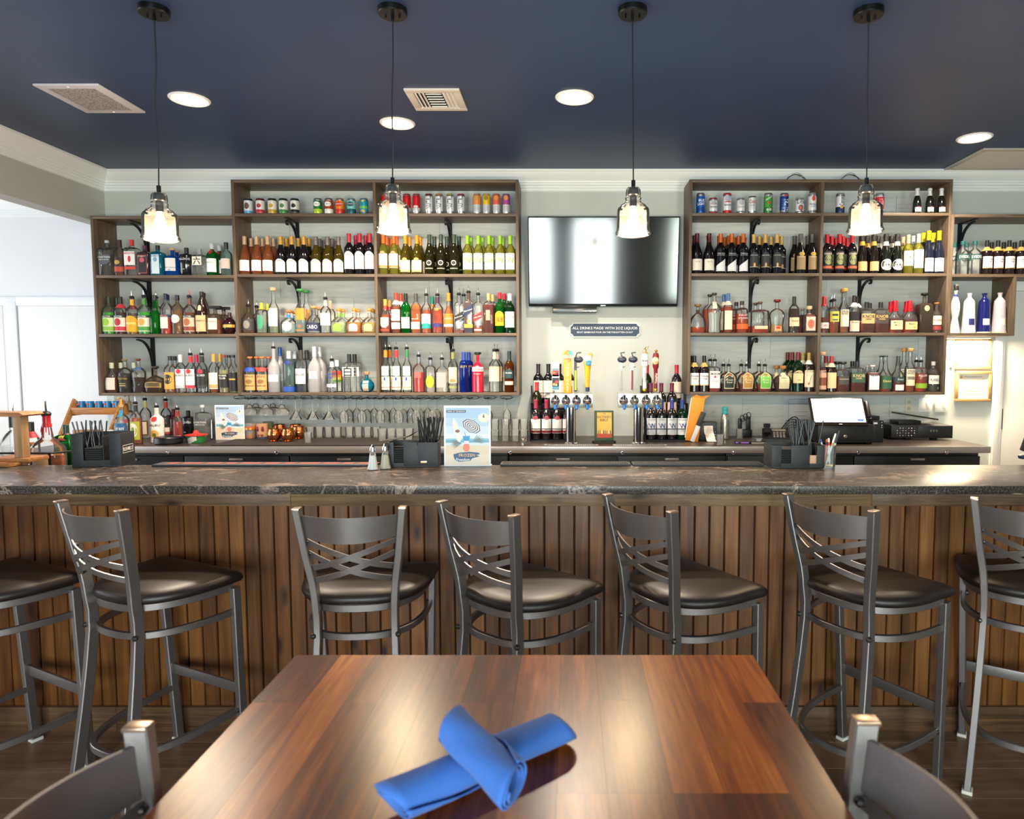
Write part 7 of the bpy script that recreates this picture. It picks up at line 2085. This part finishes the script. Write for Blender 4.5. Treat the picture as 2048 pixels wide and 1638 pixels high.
# light bar under the cubby, and its light
zl = SZ['F'][1] - TB
t = thing('under_shelf_light', 'small white light bar glowing under the right cubby', 'light', ((X['E'] + X['F']) / 2, YF + .2, zl))
B().box(-.20, .20, -.02, .02, -.014, 0, .002).put('housing', M('e6e2da', .5), t)
B().box(-.19, .19, -.015, .015, -.016, -.0145).put('diffuser', M('ffe2b0', .5, emit=14), t)
area('under_shelf_glow', ((X['E'] + X['F']) / 2, YF + .2, zl - .03), (0, 0, 0), .38, .03, 26, (1, .80, .52))
o = B().box(-.012, .012, -.012, 0, -.11, .11, .002).put('cable_cover', M('ece2cc', .5), None, PYl(1902, 708, YW))
tag(o, 'narrow white cable cover left of the upper certificate', 'cable cover')
# dark device at the right picture edge
p = PYl(2052, 890, 3.6)
t = thing('card_terminal', 'dark angular device cut off by the right picture edge', 'device', (p.x, p.y, p.z - .1))
B().box(-.045, .10, -.02, .02, .06, .15, .008).xf(Matrix.Rotation(math.radians(18), 4, 'Y')).put('body', M('101114', .4), t)
B().box(-.02, .1, -.02, .02, .03, .05, .006).xf(Matrix.Rotation(math.radians(-14), 4, 'Y')).put('arm', M('26344a', .4), t)
B().cyl((.05, 0, -.45), (.05, 0, .06), .012, 10).lathe([(.09, -.46), (.09, -.45), (.01, -.445)], 20, (.05, 0, 0)).put('stand', m_blk, t)
# loose wires on top of the right shelf unit
for k, (px, lab) in enumerate(((1596, 'loose grey wires lying on the right unit, left bunch'), (1705, 'loose grey wires lying on the right unit, beside pendant cord'))):
    p = PYl(px, 356, 5.42)
    t = thing('loose_wires', lab, 'wires', (p.x, 5.43, zy(358.5) + .003))
    for q in range(4):
        pts = [(-.09 + .18 * f, .02 * q, .045 * math.sin(PI * f) * (1 + .25 * q) + .01 * math.sin(6 * f + q)) for f in [j / 12 for j in range(13)]]
        B().sweep(pts, .004, .004, None, False, 6).put('wire', M('8a8480' if q % 2 else '2a2a2c', .5), t)

# ================================================================== ON THE BAR TOP
m_cad = noisemat('black_caddy_plastic', '17191c', '202327', 60, .55, .1)
def caddy(label, px, py, w_, d_, h_, rz, notches, emblem):
    p = PZ(px, py, ZT)
    t = thing('napkin_caddy', label, 'caddy', (p.x, p.y, ZT + .001), rz, 'black bar caddies')
    T = .004
    B().box(-w_ / 2, w_ / 2, 0, d_, 0, .005, .001).put('floor', m_cad, t)
    # front panel with open notches
    xs_ = [-w_ / 2] + [v for n_ in notches for v in n_[:2]] + [w_ / 2]
    fr = B()
    for i in range(0, len(xs_), 2):
        fr.box(xs_[i], xs_[i + 1], 0, T, .005, h_, .0005)
    for a, b, zb_ in notches:
        fr.box(a, b, 0, T, .005, zb_)
    fr.put('front_panel', m_cad, t)
    B().box(-w_ / 2, w_ / 2, d_ - T, d_, .005, h_, .0005).put('back_panel', m_cad, t)
    for s in (-1, 1):
        x = s * (w_ / 2 - T / 2)
        B().box(x - T / 2, x + T / 2, T, d_ - T, .005, h_, .0005).put('side_panel', m_cad, t)
    B().box(w_ * .12, w_ * .12 + T, T, d_ - T, .005, h_ * .92).put('divider', m_cad, t)
    return t, p
def napkins(t, p, label, w_, d_, h_, rz, x0, x1, mat):
    c, s = math.cos(rz), math.sin(rz)
    o = thing('napkin_stack', label, 'napkins', (p.x, p.y, ZT + .007), rz)
    k = B()
    for i in range(9):
        k2 = B().box(x0, x1, .008, d_ - .01, i * .009, i * .009 + .007, .001)
        k2.put('napkin', mat, o)
def straws(label, p, rz, x0, x1, y0, y1, hgt, nn, group, seed, mat=None):
    rg = random.Random(seed)
    me_ = B().cyl((0, 0, 0), (0, 0, hgt), .0032, 8).me('straw', mat or M('15161a', .35))
    c, s = math.cos(rz), math.sin(rz)
    for i in range(nn):
        lx, ly = rg.uniform(x0, x1), rg.uniform(y0, y1)
        o = obj('straw', me_, None, (p.x + c * lx - s * ly, p.y + s * lx + c * ly, ZT + .008), (rg.uniform(-.12, .12), rg.uniform(-.22, .22) , rz))
        tag(o, label, 'straw', group)
# left caddy
t, p = caddy('black bar caddy with white lettering at the left end', 194, 934, .206, .13, .150, math.radians(8), [(-.055, .055, .03)], None)
c_ = (.1035, .065, .075)
text_flat('BUSHMILLS', .017, M('e6e6ea', .5), t, c_, (0, 1, 0), (0, 0, 1), .085)
for zz in (.092, .058):
    poly_flat(rect(-.048, .048, -.0012, .0012), M('d8d8dc', .5), t, (.1035, .065, zz), (0, 1, 0), (0, 0, 1), 'label_line')
for yy in (.018, .112):
    poly_flat(rect(-.0012, .0012, -.017, .017), M('d8d8dc', .5), t, (.1035, yy, .075), (0, 1, 0), (0, 0, 1), 'label_line')
straws('short black straw standing in the left bar caddy', p, math.radians(8), -.09, .0, .03, .11, .20, 14, 'straws in the left caddy', 4)
napkins(t, p, 'black napkin stack in the left bar caddy', .2, .13, .1, math.radians(8), -.052, .02, M('1c1d20', .85))
# middle caddy
t, p = caddy('black bar caddy with gold badge beside the shakers', 826, 935, .222, .12, .112, math.radians(4), [(-.085, -.042, .02), (.02, .022, .10)], None)
B().box(.035, .062, -.0015, 0, .018, .028, .0003).put('gold_badge', M('c8926a', .3, .8), t)
straws('long black straw standing in the middle bar caddy', p, math.radians(4), .03, .10, .02, .10, .215, 26, 'straws in the middle caddy', 5)
napkins(t, p, 'black napkin stack in the middle bar caddy', .2, .12, .1, math.radians(4), -.10, .018, M('1c1d20', .85))
o = B()
o.add([(-.15, .0, .0), (-.03, .015, .018), (.02, .05, .045), (-.02, .09, .02), (-.13, .08, .004)], [(0, 1, 4), (1, 2, 3), (1, 3, 4)])
o = obj('loose_napkin', mesh('loose_napkin', o.v, o.f, M('16171a', .85)), None, (p.x - .01, p.y + .01, ZT + .115))
md = o.modifiers.new('thick', 'SOLIDIFY')
md.thickness = .002
tag(o, 'folded black paper napkin draped over the middle caddy', 'napkin')
# right caddy
t, p = caddy('black bar caddy with two front notches at the right', 1596, 937, .236, .13, .102, 0, [(-.075, -.032, .022), (.052, .084, .02)], None)
straws('long black straw standing in the right bar caddy', p, 0, .0, .105, .03, .11, .205, 26, 'straws in the right caddy', 8)
napkins(t, p, 'black napkin stack in the right bar caddy', .2, .13, .1, 0, -.108, .02, M('1c1d20', .85))
o = B().box(.045, .09, .012, .016, 0, .05).put('coaster', M('d8a888', .6), None, (p.x, p.y, ZT + .0075), (0, 0, 0))
tag(o, 'tan coaster showing through the right caddy notch', 'coaster')
# pen cup
p = PZ(1660, 935, ZT)
t = thing('glass_cup', 'clear glass pen cup beside the right caddy', 'cup', (p.x, p.y + .03, ZT + .001))
B().lathe([(.001, .004), (.030, .004), (.032, 0), (.033, .005), (.036, .095), (.034, .095), (.030, .010), (.001, .010)], 24, caps=False).put('glass', m_stem, t)
rg = random.Random(3)
for i, (c, tip) in enumerate((('e8e0dc', 'c9a24a'), ('2a2c34', 'c9c9cc'), ('d86a3a', '3a3a3a'), ('2a4a9a', 'c9c9cc'), ('e4e4e6', 'c83a3a'))):
    o = thing('pen', '%s pen standing in the glass cup' % ('white', 'black', 'orange', 'blue', 'white red-tipped')[i], 'pen', (p.x + rg.uniform(-.012, .012), p.y + .03 + rg.uniform(-.012, .012), ZT + .012), 0, 'pens in the glass cup')
    o.rotation_euler = (rg.uniform(-.1, .05), (.30, .36, .1, -.2, -.05)[i], 0)
    B().lathe([(.003, 0), (.0045, .01), (.0045, (.14, .155, .11, .11, .115)[i]), (.003, (.145, .16, .113, .113, .118)[i])], 10).put('barrel', M(c, .35), o)
    B().lathe([(.0048, .085), (.0048, .1)], 10, caps=False).put('grip', M(tip, .35), o)
# shakers
for px, py, c, lab in ((744, 941, 'f2f0ec', 'glass salt shaker with chrome top on the bar'), (769, 939, 'c9c0a8', 'glass pepper shaker with chrome top on the bar')):
    p = PZ(px, py, ZT)
    t = thing('salt_shaker' if px < 750 else 'pepper_shaker', lab, 'shaker', (p.x, p.y + .015, ZT + .001))
    B().lathe([(.026, 0), (.027, .004), (.021, .02), (.013, .075), (.0125, .085)], 10).put('glass_body', m_stem, t)
    B().lathe([(.022, .003), (.0185, .02), (.0145, .05), (.0135, .062)], 10).put('salt' if px < 750 else 'pepper', M(c, .9), t)
    B().lathe([(.0135, .082), (.0135, .088), (.012, .10), (.007, .106), (.003, .112), (.001, .114)], 16).put('cap', m_chrome, t)
# bar mats along the back edge
m_mat = M('2a2b2e', .6)
for px0, px1, y0, lab, red in ((303, 735, 934, 'long grey bar mat with red lettering along bar edge', 1), (1000, 1262, 933, 'ridged grey bar mat left of the right mat', 0), (1266, 1528, 933, 'ridged grey bar mat ending at the right caddy', 0)):
    a, b = PZ(px0, y0, ZT), PZ(px1, y0, ZT)
    t = thing('bar_rail_mat', lab, 'bar mat', (a.x, a.y, ZT + .0005))
    L = b.x - a.x
    B().box(0, L, 0, .085, 0, .010, .002).put('rubber_base', m_mat, t)
    if red:
        k = .04
        i = 0
        while k < L - .06:
            wv = (.05, .09, .07)[i % 3]
            poly_flat([(k, .03), (k + wv, .03), (k + wv + .012, .065), (k + .012, .065)], M('9a3a30', .6), t, (0, 0, .0102), (1, 0, 0), (0, 1, 0), 'red_print')
            k += wv + .02
            i += 1
    else:
        rib = B().box(0, .003, .010, .078, .010, .0135).me('ridge', m_mat)
        k = .01
        while k < L - .01:
            obj('ridge', rib, t, (k, 0, 0))
            k += .0085
# speed rail and its bottles behind the left end of the bar
ZS = .985
a, b = PYl(-20, 903, 3.28), PYl(108, 903, 3.28)
t = rail = thing('speed_rail', 'black wire bottle rail behind the left bar end', 'rack', (a.x, 3.26, ZS))
L = b.x - a.x
B().box(0, L, 0, .30, -.006, 0).put('rail_floor', m_wire, t)
B().box(0, L, 0, .006, .118, .126).put('front_bar', m_wire, t)
B().sweep([(L, 0, .122), (L + .08, .16, .122)], .008, .008, (0, 0, 1)).put('end_bar', m_wire, t)
for x, y in ((L - .01, 0), (L + .08, .16), (.05, 0)):
    B().box(x - .005, x + .005, y, y + .006, 0, .122).put('upright', m_wire, t)
for s in (.02, L - .03):
    B().box(s, s + .02, .1, .12, -ZS, -.006).put('leg', m_wire, t)
K('jugc', 'large clear vodka jug with black cap', 'bell', 34, 66, 2, 'c', 'd8d8d6', .5, ('screw', '17181a', .05), [(.18, .40, .6, 'd8c4b4', 'o'), (.20, .38, .52, 'e4e6e6', 'o')])
K('jugm', 'large bourbon bottle with dripping red wax and pourer', 'long', 37, 66, 2, 'c', 'a8622c', .34, ('wax', 'b01c2a', .2), [(.08, .40, .5, 'd8b48a')])
K('jugs', 'small clear bottle with red and black cap', 'spir', 18, 64, 2, 'c', 'd8d0cc', .3, ('band', '1a1a1c', 'a82434'), [(.3, .6, 1, 'c8744a')])
K('jage', 'square green liqueur bottle with dark red neck', 'shld', 26, 64, 6, 'g', '0c6a28', .6, ('band', '22382a', '7a1c2a'), [(.68, .80, .3, 'c9b84a', 'o')])
for code, px, Y, sc_, dz in (('jugc', 29, 3.36, 1.12, 0), ('jugm', 96, 3.36, 1.14, 0), ('jugs', 64, 3.48, 1.0, 0), ('jage', 134, 3.47, .95, 0)):
    p = PYl(px, 900, Y)
    o = put_bottle(code, (p.x, Y, ZS + .0005 if code != 'jage' else ZS + .0005), 0, KD[code].desc + ' behind the bar', 'bottle')
    o.scale = (sc_, sc_, sc_)
    if code == 'jugm':
        H = KD[code].H
        B().lathe([(.018, H - .002), (.020, H + .006), (.014, H + .014), (.004, H + .018)], 14).put('pourer_collar', M('17171a', .45), o)
        B().cyl((0, 0, H + .016), (.002, -.004, H + .06), .0045, 8, .003).put('pour_spout', m_chrome, o)
        for k in range(5):
            an = -PI / 2 + (k - 2) * .5
            B().sweep([(.0175 * math.cos(an), .0175 * math.sin(an), H * .82), (.021 * math.cos(an), .021 * math.sin(an), H * (.72 - .05 * (k % 3)))], .004, .003, None, False, 6).put('wax_drip', M('b01c2a', .3), o)
    if code == 'jugc':
        H = KD[code].H
        B().cyl((0, 0, H), (.003, 0, H + .05), .0045, 8, .003).put('pour_spout', m_chrome, o)
    if code == 'jage':
        o.location.z = ZS + .0005
xl_ = PYl(134, 900, 3.47).x - rail.location.x
B().box(xl_ - .055, xl_ + .12, .14, .34, -.012, 0).put('end_ledge', m_wire, rail)
# wooden T stand at the left edge
m_oak = woodmat('oiled_oak', [(.2, '6a3f20'), (.5, 'a06a3a'), (.8, 'c8935c')], 'x', 1.5, .4, vary=.5)
m_oakv = woodmat('oiled_oak_upright', [(.2, '6a4a30'), (.5, '967450'), (.8, 'b8966e')], 'z', 1.5, .4, vary=.5)
p = PZ(14, 934, ZT)
t = thing('wooden_stand', 'wooden smoker stand with post and top board at left', 'stand', (p.x, p.y, ZT + .001), -.12)
B().box(-.16, .02, -.01, .10, 0, .014, .003).put('base_board', m_oak, t)
B().box(-.14, .06, .05, .16, .0142, .032, .004).put('base_board', m_oak, t)
B().box(-.022, .022, .06, .10, .0322, .225, .003).put('post', m_oakv, t)
B().prism([(-.22, .225), (.045, .225), (.065, .233), (.045, .245), (-.22, .243)], .03, .14, 'y').put('top_board', m_oak, t)
# dark side counter seen through the opening at left
t = thing('side_counter', 'dark low counter beside the crate at left', 'counter', (-3.72, 4.7, 0))
B().box(-.45, .08, .2, .9, .84, .875, .003).put('top', M('3c3c42', .4), t)
B().box(-.43, .06, .22, .88, 0, .84).put('body', M('3a2a22', .5), t)
